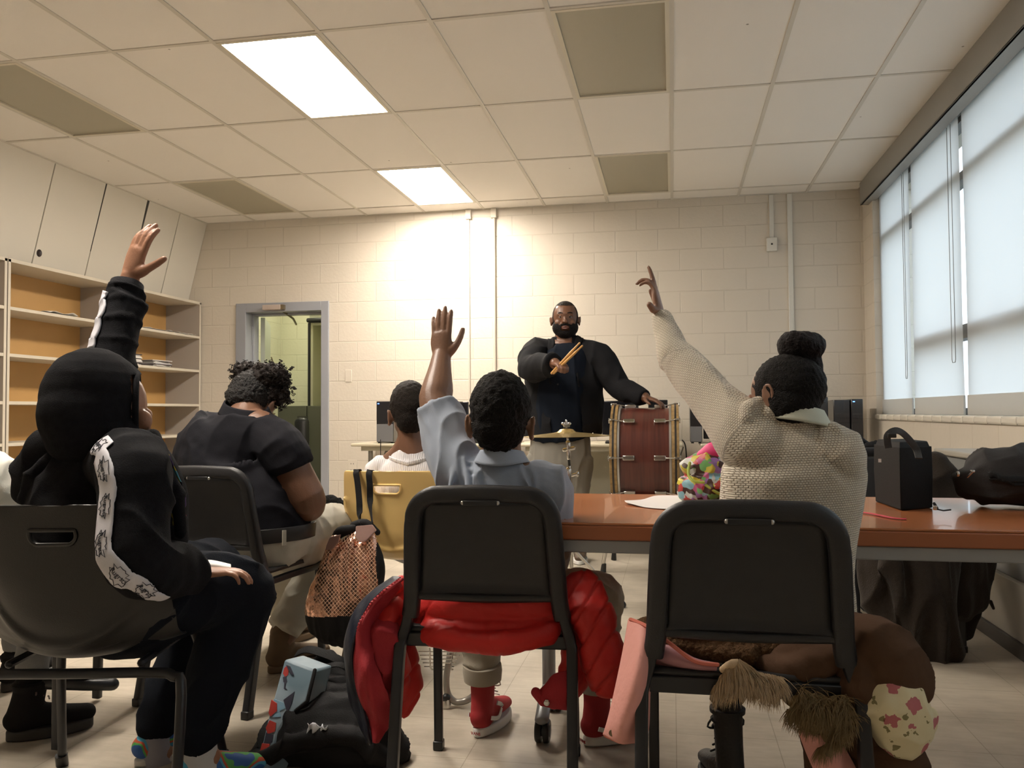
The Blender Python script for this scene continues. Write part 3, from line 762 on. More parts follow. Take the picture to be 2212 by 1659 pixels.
# ---- plastic shell school chairs
def shell_chair(name, label_, loc, rotz, m_shell, scale, legkind, slot=(0.0, .725, .062, .022), group=None):
    t = thing(name, label_, 'chair', loc, rotz, group)
    pr = [(-.265, .81), (-.262, .795), (-.246, .70), (-.236, .60), (-.225, .52), (-.195, .455), (-.12, .425), (.02, .428), (.14, .436), (.20, .432), (.235, .412)]
    pp, _ = spline([Vector((0, a, b)) for a, b in pr], [(1, 1)] * len(pr), 6)
    L = len(pp) - 1
    def hw(v):
        pts = [(0, .150), (.008, .168), (.02, .182), (.045, .194), (.08, .199), (.3, .215), (.42, .222), (.52, .232), (.62, .232), (.85, .215), (.95, .205), (1, .18)]
        for i in range(len(pts) - 1):
            if v <= pts[i + 1][0]:
                q = (v - pts[i][0]) / (pts[i + 1][0] - pts[i][0]); q = q * q * (3 - 2 * q) if False else q
                return pts[i][1] + (pts[i + 1][1] - pts[i][1]) * q
        return .18
    def fn(u, v):
        f = v * L; i = min(L - 1, int(f)); p = pp[i].lerp(pp[i + 1], f - i)
        x = (u - .5) * 2 * hw(v); c = (2 * u - 1) ** 2
        wrap = math.exp(-((v - .44) / .16) ** 2)
        y = p.y + c * (.022 * (1 - v) * 1.2 + .075 * wrap); z = p.z + c * (.018 * (v > .5) + .085 * wrap) + (-.012 * c ** 2 if v < .02 else 0)
        # raised U ridge on the back of the waist
        d = math.hypot(x / .205, (z - .70) / .225)
        if z < .70 and v < .5: y -= .011 * math.exp(-((d - 1) / .055) ** 2)
        return Vector((x, y, z))
    sx0, sz0, sa, sb_ = slot
    mb = MB().grid(fn, 40, 110); sh = mb.build('shell', m_shell, t, local=True, solid=.006)
    prof_ = []
    for k in range(28):
        a = 2 * PI * k / 28
        prof_.append((sx0 + math.cos(a) * sb_ + (sa - sb_) * (1 if math.cos(a) > 0 else -1), sz0 + min(sb_ * .45, math.sin(a) * sb_)))
    cut = MB().prism([(x, -.45, z) for x, z in prof_], (0, .4, 0)).build('cutter', m_shell, t, local=True, smooth=False)
    bo = sh.modifiers.new('slot', 'BOOLEAN'); bo.object = cut; bo.operation = 'DIFFERENCE'; bo.solver = 'EXACT'
    dg = bpy.context.evaluated_depsgraph_get(); dg.update()
    me = bpy.data.meshes.new_from_object(sh.evaluated_get(dg), depsgraph=dg)
    sh.modifiers.clear(); sh.data = me; bpy.data.objects.remove(cut); shade(me, 40)
    bv = BVHTree.FromPolygons([v.co for v in me.vertices], [tuple(p.vertices) for p in me.polygons])
    rim = []
    for x, z in prof_:
        x2 = sx0 + (x - sx0) * 1.09; z2 = sz0 + (z - sz0) * 1.2
        hit = bv.ray_cast(Vector((x2, -.6, z2)), Vector((0, 1, 0)))[0]
        rim.append((hit if hit else Vector((x2, -.25, z2))) + Vector((0, -.001, 0)))
    MB().sweep(rim, cprof(.005, 8), up=(0, -1, 0), closed=True).build('handle_rim', m_shell, sh, local=True)
    if legkind == 'tube':
        for sx in (-1, 1):
            pass
        bar = [(-.295, -.30, .006), (-.28, -.20, .35), (-.255, -.185, .392), (-.20, -.18, .400), (0, -.175, .398), (.20, -.18, .400), (.255, -.185, .392), (.28, -.20, .35), (.295, -.30, .006)]
        MB().tube(bar, .0125, 12, smooth=4).build('rear_leg_frame', M_cfrm, t, local=True)
        bar = [(-.235, .27, .006), (-.19, .17, .38), (-.15, .16, .41), (0, .16, .412), (.15, .16, .41), (.19, .17, .38), (.235, .27, .006)]
        MB().tube(bar, .0125, 12, smooth=4).build('front_leg_frame', M_cfrm, t, local=True)
        for sx in (-1, 1):
            MB().tube([(sx * .16, -.14, .412), (sx * .16, .16, .412)], .010, 8).build('side_rail', M_cfrm, t, local=True)
            for y in (-.30, .27): MB().tube([(sx * (.295 if y < 0 else .235), y, .001), (sx * (.293 if y < 0 else .233), y * .96, .035)], .017, 10, cap='flat').build('glide', M_black, t, local=True)
    else:
        M_chrome = mat('chrome_dull', (0.50, 0.48, 0.44), 0.25, metal=0.9)
        for sx in (-1, 1):
            MB().tube([(sx * .15, -.05, .41), (sx * .17, -.12, .38), (sx * .20, -.25, .012)], .012, 10, smooth=3).build('leg', M_chrome, t, local=True)
            MB().tube([(sx * .15, .10, .41), (sx * .17, .16, .38), (sx * .20, .26, .012)], .012, 10, smooth=3).build('leg', M_chrome, t, local=True)
            MB().tube([(sx * .15, -.06, .415), (sx * .15, .12, .418)], .010, 8).build('side_rail', M_chrome, t, local=True)
            for y in (-.25, .26): MB().tube([(sx * .20, y, .001), (sx * .198, y * .97, .03)], .016, 10, cap='flat').build('glide', M_black, t, local=True)
        for k in range(5): MB().tube([(-.16, -.12 + k * .06, .20), (.16, -.12 + k * .06, .20)], .003, 6).build('rack_wire', M_chrome, t, local=True)
        for sx in (-1, 1): MB().tube([(sx * .165, -.14, .27), (sx * .165, -.13, .20), (sx * .165, .15, .20), (sx * .165, .16, .25)], .0045, 8).build('rack_rail', M_chrome, t, local=True)
    t.scale = (scale, scale, scale)
    return t
M_yel = mat('yellow_plastic', (0.93, 0.66, 0.26), 0.32, bump=(250, .04))
M_shell = mat('shell_black', (0.020, 0.0195, 0.019), 0.36, bump=(350, .1))
shell_chair('school_chair', 'yellow plastic school chair with a copper backpack hanging from its back', (-1.13, 3.48, 0), math.radians(2), M_yel, .97, 'leg', slot=(-.012, .742, .056, .022), group='plastic school chairs')
chD = shell_chair('school_chair', 'black plastic shell chair under the hooded child at the left edge', (-1.472, 1.975, 0), math.radians(12), M_shell, 1.0, 'tube', slot=(-.0, .742, .050, .020), group='plastic school chairs')

# ---- orange topped table
M_otop = mat('table_orange', (0.44, 0.155, 0.058), 0.22, spec=.5, var=(2.5, .12), coat=.25)
M_oedge = mat('table_edge', (0.38, 0.125, 0.050), 0.35)
M_gm = mat('grey_metal', (0.33, 0.34, 0.345), 0.35, metal=.3)
tb = thing('folding_table', 'long orange-topped table in front of the girl in the knitted jumper', 'table', (0.55, 2.52, 0))
TZ = .737; ty0, ty1, tx0, tx1 = 2.15, 2.92, -.62, 1.388
MB().bb((tx0, ty0 + .001, TZ - .006), (tx1, ty1, TZ)).build('tabletop', M_otop, tb, bevel=.002)
MB().bb((tx0, ty0, TZ - .044), (tx1, ty1 - .001, TZ - .0062)).build('edge_band', M_oedge, tb, bevel=.004)
MB().bb((tx0 + .01, ty0 + .012, TZ - .078), (tx1 - .01, ty0 + .035, TZ - .0445)).bb((tx0 + .01, ty1 - .035, TZ - .078), (tx1 - .01, ty1 - .012, TZ - .0445)).build('apron', M_gm, tb, bevel=.003)
for lx in (PZ(1172, 1605, 0.0).x, 1.362):
    leg = MB(); leg.tube([(lx, 2.74, TZ - .05), (lx, 2.74, .12)], .022, 14, cap='flat'); leg.build('column', M_gm, tb)
    leg = MB(); leg.tube([(lx, 2.58, .075), (lx, 2.65, .11), (lx, 2.74, .13), (lx, 2.82, .11), (lx, 2.89, .075)], [(.022, .014)] * 5, 12, smooth=3, side=(1, 0, 0)); leg.build('foot_bar', M_gm, tb)
    for yy in (2.60, 2.88):
        c = MB().lathe([(.032, -.022), (.036, -.018), (.036, -.004), (.0, -.003)], (lx, yy, .0362), axis='x', seg=24).lathe([(0, .003), (.036, .004), (.036, .018), (.032, .022)], (lx, yy, .0362), axis='x', seg=24)
        cs = c.build('caster_wheel', M_black, tb)
        MB().lathe([(.017, -.0235), (.017, .0235)], (lx, yy, .0362), axis='x', seg=20).build('hub', mat('hub_grey', (.12, .12, .12), .4), cs)
        MB().box((lx, yy + .01, .066), (.012, .04, .03)).build('caster_fork', M_gm, tb, bevel=.004)
# low grey desk frame with a wire basket that shows under the grey polo child's chair
rf = thing('rolling_desk_frame', 'grey curved desk leg with a chrome wire basket, under the red jacket chair', 'desk', (P(968, 1500, 2.85).x, 2.85, 0))
Y_ = 2.85
MB().tube([P(975, 1330, Y_), P(972, 1410, Y_), P(964, 1465, Y_), P(968, 1500, Y_), P(985, 1516, Y_), P(1010, 1512, Y_), P(1030, 1495, Y_ + .05)], .0115, 12, smooth=5).build('curved_leg', mat('leg_satin', (.30, .28, .25), .35, metal=.4), rf)
q = P(967, 1540, Y_)
fz = PZ(967, 1572, 0.0)
MB().tube([P(968, 1510, Y_), (q.x - .002, Y_ - .01, .035)], [.010, .016], 12).build('rubber_sleeve', M_black, rf)
MB().tube([(q.x, Y_ - .012, .034), (q.x, Y_ - .012, .004)], [.012, .016], 12, cap='flat').build('glide', mat('chrome', (0.6, 0.58, 0.55), 0.15, metal=1), rf)
for k in range(5):
    MB().tube([P(905 + k * 3, 1408 + k * 8, Y_ - .1 + k * .03), P(996 - k * 4, 1408 + k * 8, Y_ - .1 + k * .03)], .0022, 6).build('basket_wire', MATS['chrome'], rf)
for k in range(3):
    MB().tube([P(928 + k * 26, 1400, Y_ - .12), P(930 + k * 22, 1442, Y_ + .02), P(938 + k * 20, 1446, Y_ + .04)], .003, 6, smooth=3).build('basket_wire', MATS['chrome'], rf)
# ---- computer tables along the back wall
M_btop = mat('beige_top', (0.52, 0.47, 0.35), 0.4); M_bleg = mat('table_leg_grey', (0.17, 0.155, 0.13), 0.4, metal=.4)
def ctable(label_, x0, x1, y0, y1, z=.74, braces=True, th=.028):
    t = thing('computer_table', label_, 'table', ((x0 + x1) / 2, (y0 + y1) / 2, 0), group='beige computer tables along the back wall')
    MB().bb((x0, y0, z - th), (x1, y1, z)).build('tabletop', M_btop, t, bevel=.01)
    for lx_ in (x0 + .16, x1 - .16):
        for ly in (y0 + .10, y1 - .10):
            MB().tube([(lx_, ly, z - th), (lx_, ly, .001)], .022, 12, cap='flat').build('leg', M_bleg, t)
        if braces:
            MB().tube([(lx_ + .04, y0 + .1, .35), (lx_ + .16, y0 + .1, z - th - .005)], .006, 6).build('brace', M_bleg, t)
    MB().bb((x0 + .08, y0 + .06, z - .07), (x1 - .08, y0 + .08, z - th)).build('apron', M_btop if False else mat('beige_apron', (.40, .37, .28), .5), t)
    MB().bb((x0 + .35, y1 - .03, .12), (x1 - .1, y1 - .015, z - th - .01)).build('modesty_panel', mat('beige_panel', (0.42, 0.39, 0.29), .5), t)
    return t
x0 = P(757, 955, 7.38).x
ctable('beige computer table holding the tower PC beside the doorway wall', x0, -1.42, 7.38, 8.08)
ctable('beige computer table behind the standing man', -1.38, 0.09, 7.38, 8.08)
ctable('beige computer table behind the bass drum and the bun hairdo', 0.235, 1.28, 7.38, 8.08)
# ---- PC towers and monitors
M_pc = mat('pc_black', (0.012, 0.012, 0.016), 0.18, coat=.4); M_pcs = mat('pc_silver', (0.20, 0.20, 0.21), 0.32, metal=.3); M_led = mat('blue_led', (.1, .2, 1), .4, emis=((.1, .25, 1), 3.0)); M_scr = mat('screen_off', (.01, .01, .012), .12, coat=.3)
def tower(label_, px0, px1, pyt, Y, Z=.74, dep=.40, lower=True, led=True):
    a = P(px0, pyt, Y); b = P(px1, pyt, Y); x0, x1, zt = a.x, b.x, a.z
    t = thing('computer_tower', label_, 'computer', ((x0 + x1) / 2, Y + dep / 2, Z), group='black tower PCs on the back tables')
    MB().bb((x0, Y, Z + .012), (x1, Y + dep, zt)).build('case', M_pc, t, bevel=.006)
    MB().bb((x0 + .004, Y - .004, Z + .016), (x1 - .004, Y, Z + (zt - Z) * .46)).build('lower_bezel', M_pcs if lower else M_pc, t, bevel=.003)
    MB().bb((x0 + .004, Y - .005, Z + (zt - Z) * .48), (x1 - .004, Y, zt - .004)).build('upper_bezel', M_pc, t, bevel=.003)
    if led: MB().box((x0 + .022, Y - .007, zt - .022), (.016, .004, .008)).build('power_light', M_led, t)
    for xx in (x0 + .02, x1 - .02):
        for yy in (Y + .03, Y + dep - .03): MB().bb((xx - .012, yy - .012, Z + .0005), (xx + .012, yy + .012, Z + .012)).build('foot', M_black, t)
    return t
tower('black tower PC with a blue light at the end of the left table', 813, 850, 867, 7.42)
tower('black tower PC behind the raised arm of the grey polo child', 950, 977, 866, 7.5, lower=False, led=False)
tower('black tower PC with a silver lower half, right of the bass drum', 1490, 1516, 878, 7.46)
tower('black tower PC with a blue light in the back right corner', 1838, 1864, 862, 7.55, lower=False)
tower('dark tower PC in the back right corner turned sideways', 1800, 1836, 864, 7.56, lower=False, led=False)
def monitor(label_, px0, px1, py0, py1, Y, Z=.74, yaw=0):
    a = P(px0, py0, Y); b = P(px1, py1, Y); cx_ = (a.x + b.x) / 2
    t = thing('monitor', label_, 'monitor', (cx_, Y + .05, Z), group='black flat monitors on the back tables')
    MB().bb((a.x, Y, b.z), (b.x, Y + .035, a.z)).build('housing', M_pc, t, bevel=.006)
    MB().bb((a.x + .018, Y - .003, b.z + .018), (b.x - .018, Y, a.z - .018)).build('screen', M_scr, t)
    MB().bb((cx_ - .03, Y + .036, Z + .015), (cx_ + .03, Y + .07, (a.z + b.z) / 2)).build('neck', M_black, t, bevel=.004)
    MB().lathe([(.11, Z + .001), (.11, Z + .010), (.03, Z + .018)], (cx_, Y + .05, 0), seg=24).build('stand_base', M_black, t)
    return t
monitor('black monitor between the tower PC and the grey polo child', 982, 1012, 868, 935, 7.92)
monitor('wide black monitor behind the standing man and the bass drum', 1300, 1380, 866, 940, 7.6)
monitor('small black monitor just above the bass drum', 1400, 1443, 864, 930, 7.7)
monitor('black monitor behind the knitted raised arm', 1519, 1600, 882, 948, 7.55)
monitor('black monitor just right of the bun hairdo', 1722, 1790, 858, 940, 7.6)
# small things on those tables
o = MB().box((P(1020, 944, 7.40).x, 7.44, .7575), (.12, .05, .033)).build('black_stand_base', M_black, bevel=.004)
bpy.data.objects.remove(o)
tt = thing('speaker_bar', 'small black box with a round metal ring on the left back table', 'speaker', (P(1020, 944, 7.42).x, 7.43, .741))
MB().box((P(1018, 944, 7.42).x, 7.43, .765), (.13, .05, .046)).build('body', M_black, tt, bevel=.006)
MB().lathe([(.013, 0), (.013, .006), (.008, .006), (.008, 0)], (P(1016, 942, 7.42).x, 7.398, .768), axis='y', seg=20).build('ring', M_screw, tt)
kb = thing('keyboard', 'black keyboard on the back table behind the man', 'keyboard', (P(1390, 950, 7.5).x, 7.5, .741))
MB().box((P(1360, 950, 7.45).x, 7.46, .752), (.42, .14, .018)).build('body', M_black, kb, bevel=.004)
for r in range(4):
    for c in range(13): MB().box((P(1360, 950, 7.45).x - .19 + c * .031, 7.415 + r * .03, .7635), (.026, .024, .006)).build('key', M_cfrm, kb, smooth=False)
c = MB().tube([P(1474, 951, 7.6), P(1479, 958, 7.6), P(1482, 975, 7.6), P(1484, 1015, 7.6), P(1486, 1060, 7.6)], .006, 8, smooth=4).build('power_cable', M_black); tag(c, 'black power cable hanging beside the bass drum', 'cable')
c = MB().tube([P(822, 950, 7.365), P(822, 970, 7.365), P(822, 990, 7.365), P(820, 1010, 7.37)], .004, 8, smooth=4).build('mouse_cable', M_black); tag(c, 'thin dark cable hanging over the left table edge', 'cable')

# ---- right side: desk with bags, heater cabinet, wooden seat chair
M_hcab = mat('cabinet_beige', (0.36, 0.335, 0.285), 0.45); M_hcab2 = mat('cabinet_grey', (0.17, 0.175, 0.175), 0.5)
hv = thing('heater_cabinet', 'long beige heater cabinet along the wall under the blinds', 'heater', (1.56, 3.4, 0))
MB().bb((1.40, 1.9, .78), (XR - .001, 4.95, .81)).build('top', M_hcab, hv, bevel=.008)
MB().bb((1.42, 1.92, .30), (XR - .002, 4.93, .78)).build('casing', M_hcab2, hv, bevel=.004)
MB().bb((1.395, 1.92, .06), (XR - .002, 4.93, .30)).build('lower_casing', M_hcab, hv, bevel=.004)
MB().bb((1.38, 1.9, 0.0), (XR - .002, 4.95, .06)).build('plinth', M_base, hv)
for k in range(16): MB().bb((1.417, 3.2 + k * .0, .50 + k * .014), (1.421, 3.25, .505 + k * .014)).build('vent_slot', M_dark, hv, smooth=False)
dk = thing('side_desk', 'grey desk piled with black bags in the far right corner', 'desk', (1.15, 5.6, 0))
dz = P(1800, 1003, 5.4).z
x0, x1 = P(1700, 1000, 5.3).x, 1.36
MB().bb((x0, 5.3, dz - .03), (x1, 6.3, dz)).build('desktop', mat('desk_grey', (.30, .285, .24), .45), dk, bevel=.006)
for xx in (P(1850, 1000, 5.35).x, x0 + .05):
    for yy in (5.36, 6.2): MB().box((xx, yy, dz / 2 - .016), (.045, .045, dz - .034)).build('leg', mat('desk_leg', (.42, .38, .30), .5), dk, bevel=.004)
MB().tube([P(1873, 1010, 5.42), P(1853, 1085, 5.42)], .009, 8).build('brace', MATS['desk_leg'], dk)
MB().bb((P(1855, 1000, 5.4).x, 5.9, .02), (x1 - .02, 6.2, dz - .04)).build('dark_drawers', mat('desk_dark', (.03, .028, .025), .6), dk)
M_wseat = mat('blond_wood', (0.60, 0.38, 0.17), 0.35); M_chr = mat('chrome', (0.6, 0.58, 0.55), 0.15, metal=1)
wc = thing('wooden_seat_desk', 'blond wood chair desk with a chrome wire frame under the orange table', 'chair', (P(1850, 1200, 4.1).x, 4.15, 0))
a = P(1822, 1168, 4.35); b = P(1885, 1202, 3.95)
wz = P(1850, 1195, 4.0).z
poly = [P(1800, 1165, 4.4), P(1888, 1165, 4.4), P(1862, 1200, 3.95), P(1838, 1200, 3.93), P(1800, 1188, 4.0)]
poly = [Vector((p.x, p.y, wz)) for p in poly]
MB().prism(poly, (0, 0, .018)).build('seat', M_wseat, wc, bevel=.004)
q = P(1851, 1260, 4.1)
MB().tube([(q.x, 4.1, wz - .001), (q.x, 4.1, .12)], .020, 12, cap='flat').build('post', mat('post_beige', (.36, .33, .26), .4), wc)
MB().tube([(q.x, 4.1, .118), (q.x - .01, 4.1, .05)], [.035, .05], 14).build('post_foot', M_black, wc)
for pth in ([P(1862, 1208, 4.2), P(1845, 1210, 3.95), P(1838, 1285, 3.9), P(1838, 1310, 3.9), P(1855, 1335, 4.0), P(1900, 1345, 4.1)], [P(1836, 1288, 3.9), P(1862, 1270, 4.1), P(1880, 1250, 4.3)], [P(1845, 1275, 4.0), P(1850, 1305, 3.95), P(1870, 1325, 4.0), P(1910, 1330, 4.1)]):
    MB().tube(pth, .006, 8, smooth=4).build('wire_frame', M_chr, wc)

# ---- bass drum on a chrome legged chair
M_drum = bpy.data.materials.new('drum_mahogany'); M_drum.use_nodes = True; n, l = nt(M_drum); b = n['Principled BSDF']; tc = n.new('ShaderNodeTexCoord'); mp = n.new('ShaderNodeMapping'); mp.inputs['Scale'].default_value = (60, 2.5, 2.5)
ns = n.new('ShaderNodeTexNoise'); ns.inputs['Scale'].default_value = 1; ns.inputs['Detail'].default_value = 5; l.new(tc.outputs['Object'], mp.inputs[0]); l.new(mp.outputs[0], ns.inputs[0])
cr = n.new('ShaderNodeValToRGB'); e = cr.color_ramp.elements; e[0].position = .3; e[0].color = (.060, .016, .012, 1); e[1].position = .72; e[1].color = (.125, .032, .022, 1); l.new(ns.outputs[0], cr.inputs[0]); l.new(cr.outputs[0], b.inputs['Base Color']); b.inputs['Roughness'].default_value = .28; b.inputs['Coat Weight'].default_value = .3
M_hoop = mat('hoop_wood', (0.30, 0.19, 0.075), 0.45, var=(45, .75)); M_hoopk = mat('hoop_black', (0.02, 0.018, 0.016), 0.4)
YD = 5.42
da, db = P(1320, 878, YD), P(1466, 878, YD)
R = .31; zc = da.z - R - .006 + .0; yc = YD + R * .35; zc = P(1390, 880, YD + .2).z - R
zc += .004
dr = thing('bass_drum', 'dark red wooden bass drum standing on its side with chrome lugs', 'drum', ((da.x + db.x) / 2, yc, zc - R))
ct = (da.x + db.x) / 2; hwid = (db.x - da.x) / 2 * 1.0
MB().lathe([(R - .012, ct - hwid + .05), (R - .008, ct - hwid + .052), (R - .008, ct + hwid - .052), (R - .012, ct + hwid - .05)], (0, yc, zc), axis='x', seg=72).build('shell', M_drum, dr)
for s_ in (-1, 1):
    e0 = ct + s_ * hwid
    MB().lathe([(R, e0 - s_ * .0), (R + .012, e0 - s_ * .002), (R + .012, e0 - s_ * .045), (R, e0 - s_ * .047)] , (0, yc, zc), axis='x', seg=72).build('hoop', M_hoop, dr)
    MB().lathe([(R + .0125, e0 - s_ * .016), (R + .0135, e0 - s_ * .017), (R + .0135, e0 - s_ * .027), (R + .0125, e0 - s_ * .028)], (0, yc, zc), axis='x', seg=72).build('inlay', M_hoopk, dr)
    MB().lathe([(R - .004, e0 - s_ * .047), (R + .006, e0 - s_ * .048), (R + .006, e0 - s_ * .060), (R - .004, e0 - s_ * .062)], (0, yc, zc), axis='x', seg=72).build('flesh_hoop', mat('alu_hoop', (.55, .53, .50), .3, metal=.8), dr)
    MB().lathe([(R - .005, e0 - s_ * .02), (R - .005, e0 - s_ * .024)], (0, yc, zc), axis='x', seg=72).build('head', mat('drum_skin', (.6, .58, .5), .5), dr)
lug = 0
for k in range(8):
    a = math.radians(90 + 45 * k + 1)
    for s_ in (-1, 1):
        M_ = Matrix.Translation((0, yc, zc)) @ Matrix.Rotation(a - PI / 2, 4, 'X')
        lx = ct + s_ * (hwid - .118)
        g = MB(); g.box((lx, 0, R + .001), (.072, .030, .024)); g.xform(M_); L1 = g.build('lug', M_chr, dr, bevel=.004)
        g = MB(); g.tube([(lx + s_ * .02, 0, R + .002), (ct + s_ * (hwid - .01), 0, R + .018)], .0045, 8); g.xform(M_); g.build('tension_rod', M_chr, L1)
        g = MB(); g.box((ct + s_ * (hwid - .016), 0, R + .019), (.03, .014, .008)); g.box((ct + s_ * (hwid + .004), .010, R + .013), (.008, .008, .026), (.5, 0, 0)); g.box((ct + s_ * (hwid + .004), -.010, R + .013), (.008, .008, .026), (-.5, 0, 0)); g.xform(M_); g.build('claw_hook', M_chr, L1, bevel=.002)
# chair that carries the drum
sz = zc - R - .013
dc = thing('drum_chair', 'chair with chrome legs and black rubber feet carrying the bass drum', 'chair', (ct, yc, 0))
sz2 = sz - .003
MB().bb((ct - .23, yc - .2, sz2 - .02), (ct + .23, yc + .22, sz2)).build('seat', M_cplas, dc, bevel=.008)
f1 = PZ(1303, 1236, .0); f2 = PZ(1326, 1210, .0)
for k, (fx, fy) in enumerate(((f1.x, f1.y), (f2.x, f2.y), (f1.x + .55, f1.y), (f2.x + .50, f2.y))):
    tx = ct - .20 if k < 2 else ct + .2; tyy = yc - .15 if k in (0, 2) else yc + .18
    d = Vector((fx, fy, .012)) - Vector((tx, tyy, sz2 - .02))
    lg = MB().tube([(tx, tyy, sz2 - .02), (fx, fy, .05)], .0125, 12).build('leg', M_chr, dc)
    MB().tube([(fx - d.x * .08, fy - d.y * .08, .055), (fx, fy, .004)], [.015, .019], 12, cap='flat').build('rubber_foot', M_black, lg)

# ---- cymbal on its stand
M_brs = mat('cymbal_bronze', (0.62, 0.46, 0.19), 0.24, metal=.85, bump=(6, .05))
cyc = P(1224, 938, 4.42)
cs = thing('cymbal_stand', 'chrome stand of the cymbal in front of the standing man', 'cymbal stand', (cyc.x, 4.42, 0))
nutz = P(1224, 915, 4.42).z
tiltm = Matrix.Rotation(math.radians(-0.8), 3, 'Y')
cymo = MB().lathe([(.232, -.010), (.20, -.006), (.14, .001), (.075, .008), (.05, .012), (.035, .026), (.012, .031), (.010, .029), (.034, .023), (.048, .009), (.075, .006), (.14, -.001), (.20, -.008), (.231, -.012)], (cyc.x, 4.42, cyc.z + .0), seg=64, rot=tiltm).build('cymbal', M_brs); tag(cymo, 'bronze cymbal seen edge-on in front of the standing man', 'cymbal')
def px(x, y): return P(x, y, 4.42)
MB().tube([px(1224, 928), px(1224, 914)], .005, 8).build('rod', M_chr, cs)
MB().lathe([(.016, 0), (.018, .004), (.018, .014), (.010, .018)], (cyc.x, 4.42, cyc.z + .037), seg=20).build('felt', mat('felt_grey', (.16, .15, .13), .9), cs)
g = MB(); nz_ = P(1223, 916, 4.42)
g.lathe([(.006, -.012), (.006, .012)], (nz_.x, 4.42, nz_.z), seg=12); g.ell((nz_.x - .016, 4.42, nz_.z + .002), (.011, .004, .008)); g.ell((nz_.x + .016, 4.42, nz_.z + .002), (.011, .004, .008)); g.ell((nz_.x, 4.42, nz_.z + .012), (.006, .004, .012))
g.build('wing_nut', mat('bright_steel', (.8, .8, .82), .1, metal=1), cs)
MB().tube([px(1226, 944), px(1227, 958)], .006, 8).build('upper_rod', M_chr, cs)
MB().tube([px(1227, 956), px(1228, 970)], .013, 12).tube([px(1219, 972), px(1239, 968)], .011, 10).tube([px(1228, 966), px(1229, 990)], .011, 10).build('tilter', M_chr, cs)
MB().tube([px(1229, 992), px(1230, 1008)], .0075, 10).build('rod_sleeve', M_black, cs)
MB().tube([px(1230, 1008), px(1232, 1170)], .0085, 10).build('middle_tube', M_chr, cs)
MB().tube([px(1228, 1016), px(1229, 1042)], .017, 12).tube([px(1222, 1030), px(1246, 1024)], .009, 10).ell(px(1248, 1024), (.008, .008, .016)).build('height_clamp', M_chr, cs)
foot = PZ(1345, 1312, .0)
px0 = px(1233, 1180); hub = px(1240, 1185)
MB().tube([(px0.x, 4.42, px0.z + .3), (px0.x, 4.42, .06)], .0125, 12).build('lower_tube', M_chr, cs)
MB().tube([px(1218, 1184), px(1252, 1184)], .011, 10).tube([px(1233, 1176), px(1233, 1192)], .02, 12).build('collar', M_chr, cs)
for k, (fx, fy) in enumerate(((foot.x, foot.y), (cyc.x - .30, 4.25), (cyc.x - .02, 4.80))):
    lg = MB().sweep([(px0.x + .01 * (1 if k == 0 else -1), 4.42, px0.z - .01), (fx, fy, .025)], rprof(.016, .006, .002), up=(0, 1, .2)).build('leg', M_chr, cs)
    d = (Vector((fx, fy, 0)) - Vector((px0.x, 4.42, px0.z))).normalized()
    MB().tube([Vector((fx, fy, .03)) - d * .09, Vector((fx, fy, .014))], [.011, .019], 12).build('rubber_foot', M_black, lg)
# ================================================================== PEOPLE
def skin_mat(name, c): return mat(name, c, .42, spec=.45, bump=(160, .10), var=(14, .10))
SK_D = skin_mat('skin_deep', (.150, .072, .042)); SK_B = skin_mat('skin_brown', (.235, .125, .078)); SK_L = skin_mat('skin_tan', (.36, .19, .115)); SK_P = skin_mat('skin_polo', (.19, .095, .058)); SK_T = skin_mat('skin_teacher', (.15, .068, .038))
def hair_mat(name, c, sc=260, st=.9, rough=.6): return mat(name, c, rough, bump=(sc, st, 6), var=(sc * .4, .5), spec=.15)
H_B = hair_mat('hair_black', (.010, .008, .007)); H_F = hair_mat('hair_fade', (.018, .013, .010)); H_G = hair_mat('hair_grizzled', (.030, .028, .027), 140, 1.0, .45); H_C = hair_mat('hair_curly', (.016, .011, .009), 90, 1.0)
M_nail = mat('nail', (.42, .24, .19), .25)

